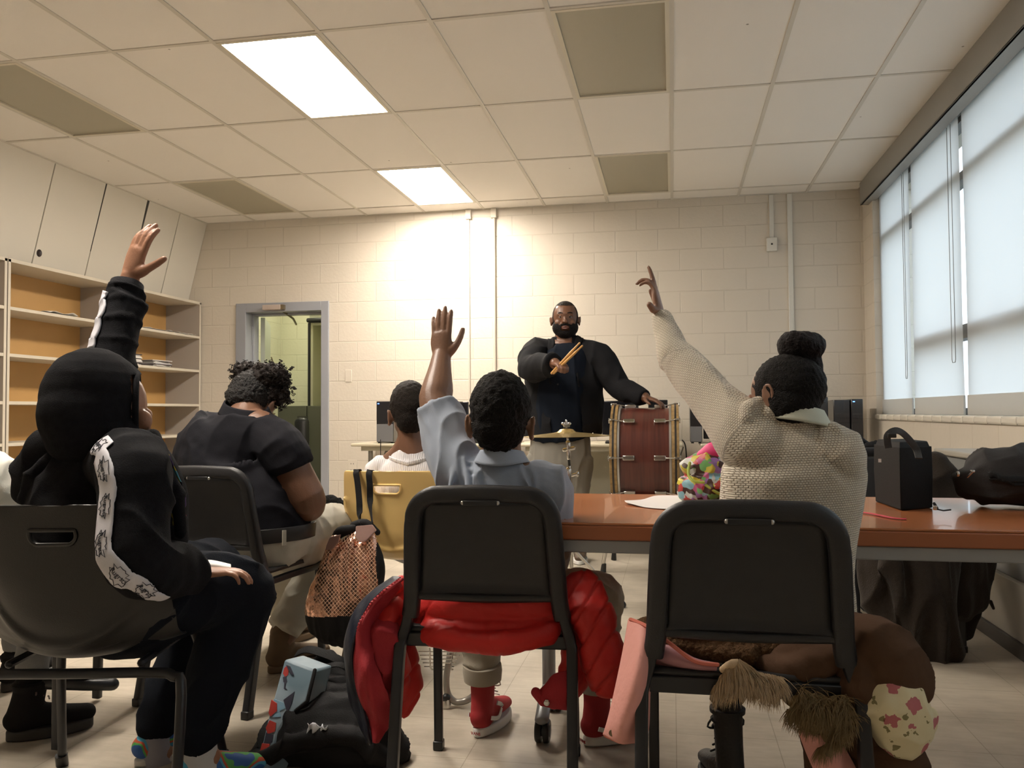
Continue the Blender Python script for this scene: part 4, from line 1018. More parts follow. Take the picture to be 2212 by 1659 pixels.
def hand(mb, W, d, n, L, thumb_side, curl=(.1, .1, .1, .1), spread=.10, thumb=(.75, .2), thick=1.0):
    """W wrist, d direction of the fingers, n direction the palm faces, thumb_side +1: thumb at d x n"""
    d = Vector(d).normalized(); n = (Vector(n) - d * Vector(n).dot(d)).normalized(); t = d.cross(n) * thumb_side
    W = Vector(W); pl = L * .50; pw = L * .215
    mb.tube([W - d * L * .10, W + d * L * .06, W + d * pl * .55, W + d * pl * .93], [(L * .13 * thick, L * .105 * thick), (L * .155 * thick, L * .105 * thick), (pw, L * .085 * thick), (pw * .96, L * .070 * thick)], 16, side=t, smooth=3)
    F = [(.72, .50, .43), (.26, .53, .48), (-.22, .515, .455), (-.66, .47, .365)]
    tips = []
    for k, (o, b, ln) in enumerate(F):
        base = W + d * (L * b * .94) + t * (pw * o)
        r = L * (.049 if k < 3 else .042) * thick
        c = curl[k]; dirv = (d + t * o * spread).normalized()
        pts = [base - dirv * L * .05]; cur = base
        seg = [ln * .45, ln * .30, ln * .25]; an = c * .35; pts.append(cur)
        for s_ in seg:
            v = (dirv * math.cos(an) + n * math.sin(an)); cur = cur + v * (L * s_); pts.append(cur); an += c * .9
        mb.tube(pts, [r * 1.05, r * 1.05, r * 1.0, r * .93, r * .78], 12, side=t, smooth=2)
        tips.append((cur, v, r))
    a, c = thumb
    base = W + d * (L * .10) + t * (pw * .62) + n * L * .02
    v1 = (d * math.cos(a) + t * math.sin(a) + n * .12).normalized(); v2 = (d * math.cos(a - c) + t * math.sin(a - c) + n * .2).normalized(); v3 = (d * math.cos(a - 1.6 * c) + t * math.sin(a - 1.6 * c) + n * .22).normalized()
    p1 = base + v1 * L * .22; p2 = p1 + v2 * L * .18; p3 = p2 + v3 * L * .14
    mb.tube([base, base + v1 * L * .1, p1, p2, p3], [L * .085 * thick, L * .085 * thick, L * .062 * thick, L * .055 * thick, L * .045 * thick], 12, smooth=2)
    tips.append((p3, v3, L * .045))
    return tips

def folds(A, f, k=0, ax=(1, 1, 1), pw=2.0):
    def g(p, n_):
        q = Vector((p.x * ax[0], p.y * ax[1], p.z * ax[2]))
        r = 1 - abs(noise.noise(q * f + Vector((k, k * .7, 0)))) * 2
        return A * (max(0, r) ** pw) + A * .35 * noise.noise(q * f * 2.7 + Vector((0, k, 3)))
    return g
def ear(mb, c, s_, out, back=(0, -1, 0), up=(0, 0, 1)):
    """c centre, out = outward direction"""
    o = Vector(out).normalized(); u = Vector(up).normalized(); b = o.cross(u).normalized()
    if b.dot(Vector(back)) < 0: b = -b
    pts = []
    for k in range(9):
        a = math.radians(-120 + 250 * k / 8)
        pts.append(Vector(c) + u * math.sin(a + .5) * s_ * .50 + b * math.cos(a + .5) * s_ * .27 + o * s_ * (.16 + .12 * math.cos(a)))
    mb.tube(pts, [s_ * .075] * 9, 8)
    mb.ell(Vector(c) + o * s_ * .07, (s_ * .32, s_ * .14, s_ * .46), Matrix((b, o, u)).transposed(), 12, 8)
    mb.ell(Vector(c) - u * s_ * .42 + o * s_ * .10 - b * s_ * .05, (s_ * .15, s_ * .10, s_ * .14), None, 10, 6)

def shoe(par, name, heel, dr, L, m_up, m_sole, wd=.040, hi=.10, top=None, sole_h=.026, m_stripe=None, toe_h=.045):
    """heel: floor point under the heel; dr: heading; top: ankle point the collar aims at"""
    d = Vector((dr[0], dr[1], 0)).normalized(); s_ = Vector((d.y, -d.x, 0)); heel = Vector(heel); z = Vector((0, 0, 1))
    out = []
    for k in range(24):
        a = 2 * PI * k / 24; u = (1 - math.cos(a)) / 2; w_ = wd * (math.sin(a)) * (1.0 + .12 * math.sin((u - .3) * PI)) if True else 0
        out.append(heel + d * (u * L - .015) + s_ * w_)
    mb = MB(); mb.prism([p + z * .001 for p in out], z * sole_h)
    up = MB(); h0 = sole_h
    ctr = lambda u: heel + d * (u * L - .010)
    up.tube([ctr(.08) + z * (h0 + .030), ctr(.35) + z * (h0 + .034), ctr(.62) + z * (h0 + .026), ctr(.90) + z * (h0 + .016)], [(wd * .74, .034), (wd * .80, .038), (wd * .86, .028), (wd * .66, toe_h * .45)], 16, side=s_, smooth=3)
    tp = Vector(top) if top is not None else ctr(.16) + z * (h0 + hi)
    up.tube([ctr(.16) + z * (h0 + .02), (ctr(.18) + z * (h0 + .02)).lerp(tp, .55), tp], [(wd * .82, wd * 1.15), (wd * .85, wd * 1.05), (wd * .92, wd * 1.05)], 16, side=s_, smooth=3)
    u = organic(name, up, m_up, par, .005, 4)
    so = mb.build('sole', m_sole, u, bevel=.006)
    if m_stripe:
        for sg in (-1, 1):
            pts = [ctr(.10) + s_ * sg * wd * .96 + z * (h0 + .03), ctr(.30) + s_ * sg * wd * 1.03 + z * (h0 + .018), ctr(.42) + s_ * sg * wd * .98 + z * (h0 + .045), ctr(.30) + s_ * sg * wd * .92 + z * (h0 + .062)]
            MB().sweep(pts, rprof(.004, .013, .001), up=(0, 0, 1), smooth=4).build('side_stripe', m_stripe, u)
    return u, ctr, s_, d, h0
def laces(par, ctr, s_, h0, m_l, n_=5, r=.0022, z0=.045, u0=.52, u1=.26, dz=.05, bow=True):
    mb = MB(); z = Vector((0, 0, 1))
    for k in range(n_):
        q = k / (n_ - 1); p = ctr(u0 + (u1 - u0) * q) + z * (h0 + z0 + dz * q)
        mb.tube([p - s_ * .022, p + z * .006, p + s_ * .022 + z * .004], r, 6, smooth=2)
    if bow:
        p = ctr(u1 + .04) + z * (h0 + z0 + dz)
        for sg in (-1, 1): mb.tube([p, p + s_ * sg * .03 + z * .02, p + s_ * sg * .05 - z * .005, p + s_ * sg * .02 - z * .01, p], r, 6, smooth=3)
    mb.build('laces', m_l, par)

def knit_coords(ob, fn):
    at = ob.data.attributes.new('cloth', 'FLOAT_VECTOR', 'POINT'); off = root_loc(ob)
    at.data.foreach_set('vector', [c for v in ob.data.vertices for c in fn(v.co + off)])

# ------------------------------------------------------------------ 4: child in the grey-blue polo
M_polo = mat('polo_grey_blue', (.34, .39, .48), .85, bump=(700, .25), var=(5, .06), sheen=.2)
M_khaki = mat('khaki_cloth', (.36, .32, .25), .85, bump=(500, .2), sheen=.1)
M_red = mat('canvas_red', (.38, .018, .022), .75, bump=(900, .3)); M_white = mat('rubber_white', (.70, .69, .66), .5)
def child_polo():
    t = thing('person', 'child in a light grey polo shirt with the left arm raised, seen from behind', 'person', (P(1070, 1400, 2.28).x, 2.28, 0))
    HC = P(1082, 890, 2.20)
    b = MB()
    b.ell(HC, (.074, .092, .098)); b.ell(HC + Vector((0, .03, -.05)), (.058, .07, .065))
    b.tube([HC + Vector((0, 0, -.06)), P(1083, 1010, 2.22)], [.052, .058], 16)
    ear(b, P(1021, 921, 2.215), .060, (-1, -.1, 0)); ear(b, P(1143, 925, 2.215), .060, (1, -.1, 0))
    NB = P(1080, 1010, 2.22); PV = Vector((P(1062, 1330, 2.25).x, 2.26, .54))
    b.tube([NB + Vector((0, 0, -.02)), NB + Vector((0, .01, -.12)), PV + Vector((0, 0, .15)), PV], [(.10, .06), (.135, .08), (.13, .08), (.14, .10)], 20, side=(1, 0, 0), smooth=3)
    SH, EL, WR = P(990, 1010, 2.24), P(941, 872, 2.34), P(953, 775, 2.42)
    b.tube([NB + Vector((-.03, 0, -.04)), SH, SH.lerp(EL, .5), EL, EL.lerp(WR, .30), EL.lerp(WR, .7), WR + (WR - EL) * .05], [.05, .052, .048, .0475, .047, .036, .0285], 18, smooth=3)
    tips = hand(b, WR, P(953, 700, 2.43) - WR, (.12, 1, .05), .160, -1, curl=(.05, .06, .08, .10), spread=.13, thumb=(.78, .35), thick=1.08)
    SR, ER, WRR = P(1188, 1050, 2.23), P(1205, 1190, 2.28), P(1195, 1240, 2.50)
    b.tube([NB + Vector((.03, 0, -.04)), SR, ER, WRR], [.045, .045, .038, .026], 14, smooth=3)
    hand(b, WRR, (-.2, 1, -.1), (0, 0, -1), .14, 1, curl=(.4, .4, .4, .5))
    hips = [PV + Vector((-.075, .02, -.02)), PV + Vector((.075, .02, -.02))]
    kn = [Vector((P(1030, 1340, 2.62).x, 2.64, .455)), Vector((P(1296, 1330, 2.66).x, 2.66, .44))]
    ak = [P(1043, 1520, 2.64), P(1290, 1545, 2.62)]
    ak[0].z = .10; ak[1].z = .10
    for h_, k_, a_ in zip(hips, kn, ak): b.tube([h_, k_, k_ + Vector((0, .015, -.05)), k_.lerp(a_, .5), a_, a_ + Vector((0, .02, -.06))], [.065, .050, .048, .042, .032, .034], 14, smooth=2)
    organic('body', b, SK_B, t, .0038, 4)
    # fingernails
    # hair: short dense crop
    h = MB(); h.ell(HC + Vector((0, -.004, .012)), (.082, .098, .100)); h.ell(HC + Vector((0, -.03, -.035)), (.072, .068, .075))
    def keep(p): return not (p.y > HC.y + .055 and p.z < HC.z + .05)
    organic('hair', h, H_B, t, .005, 3, disp=lambda p, n_: .004 * noise.noise(p * 60) + .003 * noise.noise(p * 140) + .002 * noise.noise(p * 300))
    # shirt
    s_ = MB()
    s_.tube([NB + Vector((0, 0, .012)), NB + Vector((0, .0, -.05)), NB + Vector((0, .01, -.13)), P(1085, 1180, 2.25), P(1072, 1290, 2.25), PV + Vector((0, 0, -.02))], [(.066, .062), (.120, .082), (.160, .105), (.158, .115), (.165, .125), (.165, .13)], 28, side=(1, 0, 0), smooth=4)
    s_.tube([NB + Vector((-.05, 0, -.055)), SH + Vector((.0, 0, -.005)), SH.lerp(EL, .45), SH.lerp(EL, .88) ], [.060, .074, .071, .066], 20, cap='flat', smooth=4)
    s_.tube([NB + Vector((.05, 0, -.05)), SR, SR.lerp(ER, .5), ER + Vector((0, 0, .01))], [.055, .062, .058, .052], 18, cap='flat', smooth=4)
    # gathers running from the raised sleeve down the back
    for (q0, q1, q2, r) in (((1003, 990), (1010, 1060), (985, 1130), .008), ((1025, 995), (1035, 1050), (1060, 1110), .007), ((985, 1000), (968, 1060), (955, 1100), .009), ((1120, 1010), (1150, 1070), (1160, 1130), .007)):
        s_.tube([P(*q0, 2.18), P(*q1, 2.14), P(*q2, 2.145)], r, 10, smooth=4)
    def dsp(p, n_):
        v = folds(.010, 9, 2, (1.2, 1, .55), 3)(p, n_)
        arm = max(0, min(1, (SH.x + .06 - p.x) / .08)) * max(0, min(1, (p.z - 1.0 + .06) / .05))
        w_ = math.sin((p.z * .9 + p.x * 1.3) * 95) * .5 + .5
        return v - .004 + arm * (.0045 * (w_ ** 2) - .002)
    organic('polo_shirt', s_, M_polo, t, .0055, 3, disp=dsp)
    # collar and sleeve hem
    cb = MB(); cc = P(1082, 978, 2.20)
    def cf(u, v):
        a = u * 2 * PI; r = .057 + .016 * v
        return Vector((cc.x + math.cos(a) * r, cc.y + .012 + math.sin(a) * (r + .004), cc.z + .002 - v * .036 + .008 * math.cos(a * 2) * v - .010 * math.sin(a)))
    MB().grid(cf, 40, 6).build('collar', M_polo, t, solid=.005)
    # trousers with rolled cuffs
    tr = MB(); tr.tube([PV + Vector((0, -.02, .06)), PV + Vector((0, 0, -.02))], [(.150, .115), (.155, .12)], 20, side=(1, 0, 0))
    for h_, k_, a_ in zip(hips, kn, ak): tr.tube([h_ + Vector((0, 0, .0)), h_.lerp(k_, .5), k_ + Vector((0, -.01, 0)), k_ + Vector((0, .018, -.06)), k_.lerp(a_, .55), a_ + Vector((0, 0, .10))], [.085, .080, .074, .066, .058, .052], 18, cap='flat', smooth=3)
    tro = organic('trousers', tr, M_khaki, t, .006, 3, disp=folds(.007, 11, 5, (1, 1, 1.6)))
    for a_ in ak:
        MB().lathe([(.046, .0), (.060, .002), (.063, .03), (.061, .052), (.050, .054)], a_ + Vector((0, 0, .068)), seg=28, rot=Matrix.Rotation(.12, 3, 'X')).build('rolled_cuff', M_khaki, tro)
    MB().tube([ak[0] + Vector((0, 0, .04)), ak[0] + Vector((0, 0, -.02))], .036, 12).tube([ak[1] + Vector((0, 0, .04)), ak[1] + Vector((0, 0, -.02))], .036, 12)
    for a_, dr in ((ak[0], (.22, 1)), (ak[1], (.80, .62))):
        d = Vector((dr[0], dr[1], 0)).normalized()
        u, ctr, sd, d, h0 = shoe(t, 'high_top_shoe', Vector((a_.x, a_.y, 0)) - d * .035, dr, .24, M_red, M_white, .042, top=a_ + Vector((0, 0, .058)), sole_h=.030, m_stripe=M_white)
        laces(u, ctr, sd, h0, M_white, z0=.066, dz=.06)
        band = MB(); bo = []
        tx = text_mesh('VANS', .013); q = Matrix.Translation(ctr(0) + Vector((0, 0, .017)) - d * .0085) @ Matrix(((sd.x, 0, -d.x, 0), (sd.y, 0, -d.y, 0), (0, 1, 0, 0), (0, 0, 0, 1)))
        band.add([q @ v for v in tx[0]], tx[1]).build('heel_mark', M_red, u, smooth=False)
    return t

def text_mesh(s, size, ext=.0008):
    cu = bpy.data.curves.new('txt', 'FONT'); cu.body = s; cu.size = size; cu.extrude = ext; cu.align_x = 'CENTER'; cu.align_y = 'CENTER'; cu.resolution_u = 3
    o = bpy.data.objects.new('txt', cu); COL.objects.link(o)
    dg = bpy.context.evaluated_depsgraph_get(); dg.update(); me = bpy.data.meshes.new_from_object(o.evaluated_get(dg), depsgraph=dg)
    v = [x.co.copy() for x in me.vertices]; f = [tuple(p.vertices) for p in me.polygons]
    bpy.data.objects.remove(o); bpy.data.curves.remove(cu); bpy.data.meshes.remove(me)
    return v, f
child_polo()

# ------------------------------------------------------------------ 3: child in the white ribbed top
M_rib = bpy.data.materials.new('ribbed_white'); M_rib.use_nodes = True; n, l = nt(M_rib); b = n['Principled BSDF']; b.inputs['Base Color'].default_value = (.68, .655, .66, 1); b.inputs['Roughness'].default_value = .85
tc = n.new('ShaderNodeTexCoord'); wv = n.new('ShaderNodeTexWave'); wv.bands_direction = 'X'; wv.inputs['Scale'].default_value = 38; wv.inputs['Distortion'].default_value = .3
bp = n.new('ShaderNodeBump'); bp.inputs['Strength'].default_value = .35; bp.inputs['Distance'].default_value = .004; l.new(tc.outputs['Object'], wv.inputs[0]); l.new(wv.outputs[0], bp.inputs['Height']); l.new(bp.outputs[0], b.inputs['Normal'])
def child_tank():
    Y = 3.36
    t = thing('person', 'child in a white ribbed top sitting on the yellow chair', 'person', (P(880, 1200, Y).x, Y + .05, 0))
    HC = P(884, 884, Y)
    b = MB(); rz = Matrix.Rotation(math.radians(28), 3, 'Z')
    b.ell(HC, (.074, .092, .102), rz); b.ell(HC + rz @ Vector((0, .035, -.06)), (.056, .062, .06))
    b.ell(HC + rz @ Vector((0, .098, -.03)), (.012, .014, .016)); b.ell(HC + rz @ Vector((0, .085, -.07)), (.022, .014, .012))
    b.tube([HC + Vector((.005, 0, -.07)), P(895, 985, Y)], [.056, .064], 16)
    for sg in (-1, 1): b.tube([HC + Vector((.005, -.005, -.09)), P(893, 975, Y) + Vector((sg * .06, 0, 0)), P(893, 992, Y) + Vector((sg * .13, 0, -.028))], [.04, .036, .036], 12, smooth=3)
    ear(b, HC + rz @ Vector((-.076, .0, -.035)), .064, rz @ Vector((-1, -.2, 0))); ear(b, HC + rz @ Vector((.076, 0, -.03)), .064, rz @ Vector((1, -.2, 0)))
    NB = P(893, 992, Y); PV = Vector((P(880, 1200, Y).x, Y + .06, .52))
    b.tube([NB, NB + Vector((0, .0, -.035)), NB + Vector((0, 0, -.16)), PV + Vector((0, 0, .12)), PV], [(.075, .055), (.145, .072), (.13, .085), (.12, .085), (.13, .10)], 22, side=(1, 0, 0), smooth=3)
    for sg in (-1, 1):
        SH = NB + Vector((sg * .150, 0, -.055)); b.tube([SH + Vector((-sg * .03, 0, 0)), SH, SH + Vector((sg * .02, .05, -.20)), SH + Vector((-sg * .02, .22, -.25))], [.045, .045, .038, .028], 14, smooth=3)
        hand(b, SH + Vector((-sg * .02, .22, -.25)), (-sg * .3, 1, -.1), (0, 0, -1), .14, sg, curl=(.4, .4, .4, .4))
        hp = PV + Vector((sg * .075, .02, -.02)); kn = PV + Vector((sg * .10, .36, -.03)); ak = PV + Vector((sg * .10, .36, -.42))
        b.tube([hp, kn, kn + Vector((0, .015, -.05)), ak, ak + Vector((0, .08, -.05))], [.065, .05, .048, .034, .03], 14, smooth=2)
    organic('body', b, SK_P, t, .0055, 4)
    h = MB(); h.ell(HC + rz @ Vector((0, -.006, .016)), (.083, .097, .106), rz); h.ell(HC + rz @ Vector((0, -.04, -.03)), (.066, .058, .075), rz)
    organic('hair', h, H_F, t, .0055, 3, disp=lambda p, n_: .004 * noise.noise(p * 70))
    s_ = MB(); s_.tube([NB + Vector((0, .004, -.012)), NB + Vector((0, 0, -.050)), NB + Vector((0, 0, -.17)), PV + Vector((0, 0, .1)), PV + Vector((0, 0, -.02))], [(.112, .074), (.162, .094), (.158, .104), (.145, .105), (.15, .115)], 28, side=(1, 0, 0), smooth=4)
    for sg in (-1, 1):
        SH = NB + Vector((sg * .150, 0, -.055)); s_.tube([SH + Vector((-sg * .055, 0, .022)), SH + Vector((sg * .005, 0, .006)), SH + Vector((sg * .01, .02, -.09))], [.045, .058, .054], 16, smooth=3)
    organic('ribbed_top', s_, M_rib, t, .006, 3, disp=folds(.004, 12, 8))
    nb = MB(); ring = []
    for k in range(36):
        a = 2 * PI * k / 36; ring.append(NB + Vector((math.cos(a) * .100, .0 + math.sin(a) * .086, .010 + .0 - .024 * (1 - abs(math.cos(a))))))
    MB().sweep(ring, rprof(.006, .014, .002), closed=True).build('neckband', M_rib, t)
    tr = MB(); tr.tube([PV + Vector((0, 0, .05)), PV + Vector((0, 0, -.02))], [(.135, .11)] * 2, 18, side=(1, 0, 0))
    for sg in (-1, 1):
        hp = PV + Vector((sg * .075, .02, -.02)); kn = PV + Vector((sg * .10, .36, -.03)); ak = PV + Vector((sg * .10, .36, -.42))
        tr.tube([hp, kn, kn + Vector((0, .015, -.06)), ak + Vector((0, 0, .03))], [.078, .064, .06, .05], 16, cap='flat', smooth=3)
    organic('trousers', tr, M_khaki, t, .007, 3, disp=folds(.006, 10, 4))
    for sg in (-1, 1):
        ak = PV + Vector((sg * .10, .36, -.42)); shoe(t, 'shoe', Vector((ak.x, ak.y - .03, 0)), (0, 1), .22, M_black, M_white, .038, top=ak + Vector((0, 0, .02)))
    return t
child_tank()
# ------------------------------------------------------------------ 5: girl in the cream knitted jumper
def cloth_pattern(name, c0, c1, bw, bh, mort, bump=.6, rough=.9):
    m = bpy.data.materials.new(name); m.use_nodes = True; n, l = nt(m); b = n['Principled BSDF']; b.inputs['Roughness'].default_value = rough; b.inputs['Sheen Weight'].default_value = .25
    at = n.new('ShaderNodeAttribute'); at.attribute_name = 'cloth'
    br = n.new('ShaderNodeTexBrick'); br.inputs['Scale'].default_value = 1; br.inputs['Brick Width'].default_value = bw; br.inputs['Row Height'].default_value = bh
    br.inputs['Mortar Size'].default_value = mort; br.inputs['Mortar Smooth'].default_value = .9; br.offset = .5
    br.inputs['Color1'].default_value = (*c0, 1); br.inputs['Color2'].default_value = (*[x * .93 for x in c0], 1); br.inputs['Mortar'].default_value = (*c1, 1)
    ns = n.new('ShaderNodeTexNoise'); ns.inputs['Scale'].default_value = 90; ad = n.new('ShaderNodeVectorMath'); ad.operation = 'MULTIPLY_ADD'; ad.inputs[1].default_value = (.0025, .0025, 0)
    l.new(at.outputs['Vector'], ns.inputs[0]); l.new(ns.outputs['Color'], ad.inputs[0]); l.new(at.outputs['Vector'], ad.inputs[2])
    l.new(ad.outputs[0], br.inputs[0]); l.new(br.outputs['Color'], b.inputs['Base Color'])
    inv = n.new('ShaderNodeMath'); inv.operation = 'SUBTRACT'; inv.inputs[0].default_value = 1; l.new(br.outputs['Fac'], inv.inputs[1])
    bp = n.new('ShaderNodeBump'); bp.inputs['Strength'].default_value = bump; bp.inputs['Distance'].default_value = .006; l.new(inv.outputs[0], bp.inputs['Height']); l.new(bp.outputs[0], b.inputs['Normal'])
    return m
M_knit = cloth_pattern('cream_knit', (.84, .76, .63), (.48, .39, .29), .0072, .0052, .0013, .7)
M_collar = mat('collar_pale', (.60, .62, .52), .8, bump=(500, .15))
M_legg = mat('legging_black', (.012, .012, .015), .8, bump=(300, .2))
M_boot = mat('boot_black', (.018, .016, .015), .55, bump=(120, .25), var=(30, .3))
M_bsole = mat('boot_sole', (.030, .028, .026), .6)
def girl_knit():
    t = thing('person', 'girl in a cream knitted jumper with a high hair bun and left arm raised', 'person', (P(1700, 1300, 2.08).x, 2.08, 0))
    Y = 2.06
    HC = P(1697, 842, Y); rz = Matrix.Rotation(math.radians(50), 3, 'Z')
    b = MB(); b.ell(HC, (.069, .084, .080), rz); b.ell(HC + rz @ Vector((0, .034, -.052)), (.050, .058, .056))
    b.ell(HC + rz @ Vector((0, .097, -.022)), (.010, .013, .014)); b.ell(HC + rz @ Vector((0, .090, -.058)), (.020, .010, .012)); b.ell(HC + rz @ Vector((0, .080, -.088)), (.018, .015, .013))
    b.tube([HC + Vector((0, .0, -.05)), P(1706, 925, Y - .01)], [.045, .052], 16)
    ear(b, HC + rz @ Vector((-.064, .002, -.014)), .052, rz @ Vector((-1, -.25, 0))); ear(b, HC + rz @ Vector((.072, 0, -.03)), .058, rz @ Vector((1, -.2, 0)))
    NB = P(1708, 935, Y - .01); PV = Vector((P(1690, 1330, 2.06).x, 2.08, .55))
    b.tube([NB, NB + Vector((0, .01, -.10)), NB.lerp(PV, .6), PV], [(.09, .055), (.13, .075), (.115, .08), (.13, .10)], 20, side=(1, 0, 0), smooth=3)
    SH, EL, WR = P(1618, 935, 2.06), P(1463, 782, 2.24), P(1426, 690, 2.33)
    b.tube([NB + Vector((-.03, 0, -.03)), SH, SH.lerp(EL, .5), EL, EL.lerp(WR, .5), WR], [.05, .048, .044, .038, .032, .022], 16, smooth=3)
    # hand seen edge-on: index and middle up, ring and little finger bent to the palm (left)
    hand(b, P(1425, 683, 2.335), P(1414, 620, 2.35) - P(1427, 690, 2.34), (-1, .12, 0), .150, -1, curl=(.06, .08, .95, .90), spread=.06, thumb=(.65, .5), thick=.95)
    tb_ = P(1421, 672, 2.32); b.tube([tb_, P(1410, 668, 2.30), P(1403, 658, 2.29)], [.012, .0105, .009], 12)
    SR, ER, WRR = P(1808, 972, 2.02), P(1800, 1120, 2.10), P(1780, 1180, 2.26)
    b.tube([NB + Vector((.03, 0, -.03)), SR, ER, WRR], [.045, .045, .036, .025], 14, smooth=3)
    hand(b, WRR, (-.5, 1, -.1), (0, 0, -1), .135, 1, curl=(.4, .4, .4, .5))
    hips = [PV + Vector((-.08, .02, -.02)), PV + Vector((.08, .02, -.02))]
    kn = [Vector((P(1570, 1420, 2.42).x, 2.44, .50)), Vector((P(1745, 1420, 2.45).x, 2.45, .50))]
    ak = [P(1572, 1580, 2.32), Vector((kn[1].x + .02, 2.40, .13))]; ak[0].z = .16
    for h_, k_, a_ in zip(hips, kn, ak): b.tube([h_, k_, k_ + Vector((0, .0, -.06)), a_, a_ + Vector((0, .02, -.08))], [.062, .048, .045, .032, .034], 14, smooth=2)
    organic('body', b, SK_L if False else skin_mat('skin_girl', (.27, .145, .095)), t, .004, 4)
    h = MB(); h.ell(HC + rz @ Vector((0, -.010, .006)), (.0765, .088, .080), rz); h.ell(HC + Vector((.01, -.040, -.030)), (.062, .048, .058))
    def kp(p):
        q = rz.transposed() @ (p - HC); return not (q.y > .045 and q.z < .055 and abs(q.x) < .09 and q.y > .045 + (q.z - .0) * .35) and not (q.x < -.045 and q.y > -.016 and q.z < .012)
    hc = organic('hair', h, H_B, t, .0045, 4, disp=lambda p, n_: .0014 * math.sin((p.x * 2 + p.z) * 260) * .5 + .0015 * noise.noise(p * 80))
    bn = MB(); BC = P(1731, 750, Y)
    bn.ell(BC, (.052, .050, .039)); bn.tube([BC + Vector((.010, 0, -.05)), BC], [.040, .035], 14)
    ring = [BC + Vector((math.cos(a) * .034, math.sin(a) * .034, .006 + .01 * math.sin(2 * a))) for a in [2 * PI * k / 14 for k in range(15)]]
    bn.tube(ring, .023, 10)
    organic('hair_bun', bn, hair_mat('hair_bun', (.012, .008, .008), 200, .9), t, .0042, 3, disp=lambda p, n_: .002 * noise.noise(Vector((p.x * 120, p.y * 30, p.z * 60))))
    wisp = MB(); random.seed(5)
    for k in range(46):
        a = random.uniform(-.35, .9); q = P(1758 + 12 * random.random(), 800 + 85 * random.random(), Y - .03 + random.uniform(-.03, .04)); pts = [q]
        for s_ in range(4): q = q + Vector((random.uniform(-.002, .006), random.uniform(-.004, .004), random.uniform(-.006, .006))); pts.append(q)
        wisp.tube(pts, .00035, 4, cap='flat')
    wisp.build('flyaway_hair', H_B, t)
    # white polo collar under the jumper
    cc = P(1722, 903, Y - .02); cm = MB()
    def cf(u, v):
        a = u * 2 * PI; r = .058 + .012 * v
        return Vector((cc.x + math.cos(a) * r * 1.0 + .006 * v, cc.y + math.sin(a) * r, cc.z + .026 - v * .038 + .012 * math.cos(a) * -1 - .004 * math.sin(a)))
    cm.grid(cf, 40, 6).build('shirt_collar', M_collar, t, solid=.005)
    # jumper
    s_ = MB()
    s_.tube([NB + Vector((0, 0, -.002)), NB + Vector((0.0, 0, -.035)), P(1712, 1010, 2.06), P(1708, 1080, 2.07), P(1700, 1170, 2.07), P(1690, 1250, 2.06), PV + Vector((0, 0, -.03))], [(.072, .060), (.116, .080), (.157, .106), (.160, .112), (.150, .112), (.155, .12), (.165, .13)], 28, side=(1, 0, 0), smooth=4)
    s_.tube([NB + Vector((-.045, 0, -.05)), SH + Vector((0, 0, -.01)), SH.lerp(EL, .45) + Vector((0, 0, -.004)), EL + Vector((.01, 0, .0)), EL.lerp(WR, .15), EL.lerp(WR, .5), WR + Vector((0, 0, .012))], [.075, .080, .0575, .0485, .046, .036, .0235], 24, cap='flat', smooth=4)
    s_.tube([EL + Vector((.030, -.01, .03)), EL + Vector((.0, -.04, .012)), EL + Vector((-.035, 0, -.008))], .012, 10, smooth=3)
    s_.tube([NB + Vector((.05, 0, -.055)), SR, SR.lerp(ER, .5) + Vector((.0, 0, 0)), ER, WRR], [.06, .062, .056, .048, .034], 20, cap='flat', smooth=4)
    # bunched knit at the neck and the shoulder blade
    s_.tube([P(1612, 905, 2.00), P(1626, 878, 2.02), P(1650, 870, 2.03), P(1660, 895, 2.01)], [.014, .020, .016, .014], 12, smooth=3)
    if False: s_.tube([P(1715, 925, 1.985), P(1740, 918, 1.98), P(1752, 935, 1.975), P(1740, 970, 1.96)], [.008, .011, .011, .008], 12, smooth=3)
    s_.tube([P(1775, 930, 2.0), P(1800, 924, 2.0), P(1812, 940, 1.995)], [.010, .013, .011], 12, smooth=3)
    ob = organic('knitted_jumper', s_, M_knit, t, .005, 4, disp=folds(.006, 8, 12, (1, 1, .7), 2))
    ax = (EL - SH).normalized(); ax2 = (WR - EL).normalized(); oth = ax.cross(Vector((0, 1, 0))).normalized(); oth2 = ax2.cross(Vector((0, 1, 0))).normalized()
    def kc(p):
        if p.x < SH.x + .005 and p.z > SH.z - .13 and (p - SH).dot(ax) > -.02:
            if (p - EL).dot(ax2) > 0 and p.x < EL.x + .05: q = p - EL; a, o = ax2, oth2; off = 3.003
            else: q = p - SH; a, o = ax, oth; off = 1.0
            return (q.dot(o) + q.y * .3, q.dot(a) + off, 0)
        return (p.x + (p.y - 2.0) * .6, p.z - (p.x) * .05, 0)
    knit_coords(ob, kc)
    # leggings and lace-up boots
    tr = MB(); tr.tube([PV + Vector((0, -.02, .04)), PV + Vector((0, 0, -.02))], [(.14, .11), (.145, .115)], 18, side=(1, 0, 0))
    for h_, k_, a_ in zip(hips, kn, ak): tr.tube([h_, h_.lerp(k_, .5), k_, k_ + Vector((0, 0, -.07)), a_ + Vector((0, 0, .02))], [.072, .066, .056, .050, .040], 16, cap='flat', smooth=3)
    organic('leggings', tr, M_legg, t, .006, 2, disp=lambda p, n_: (.005 * math.sin(p.z * 260 + 3 * noise.noise(p * 20)) if p.z < .42 else .002 * noise.noise(p * 30)))
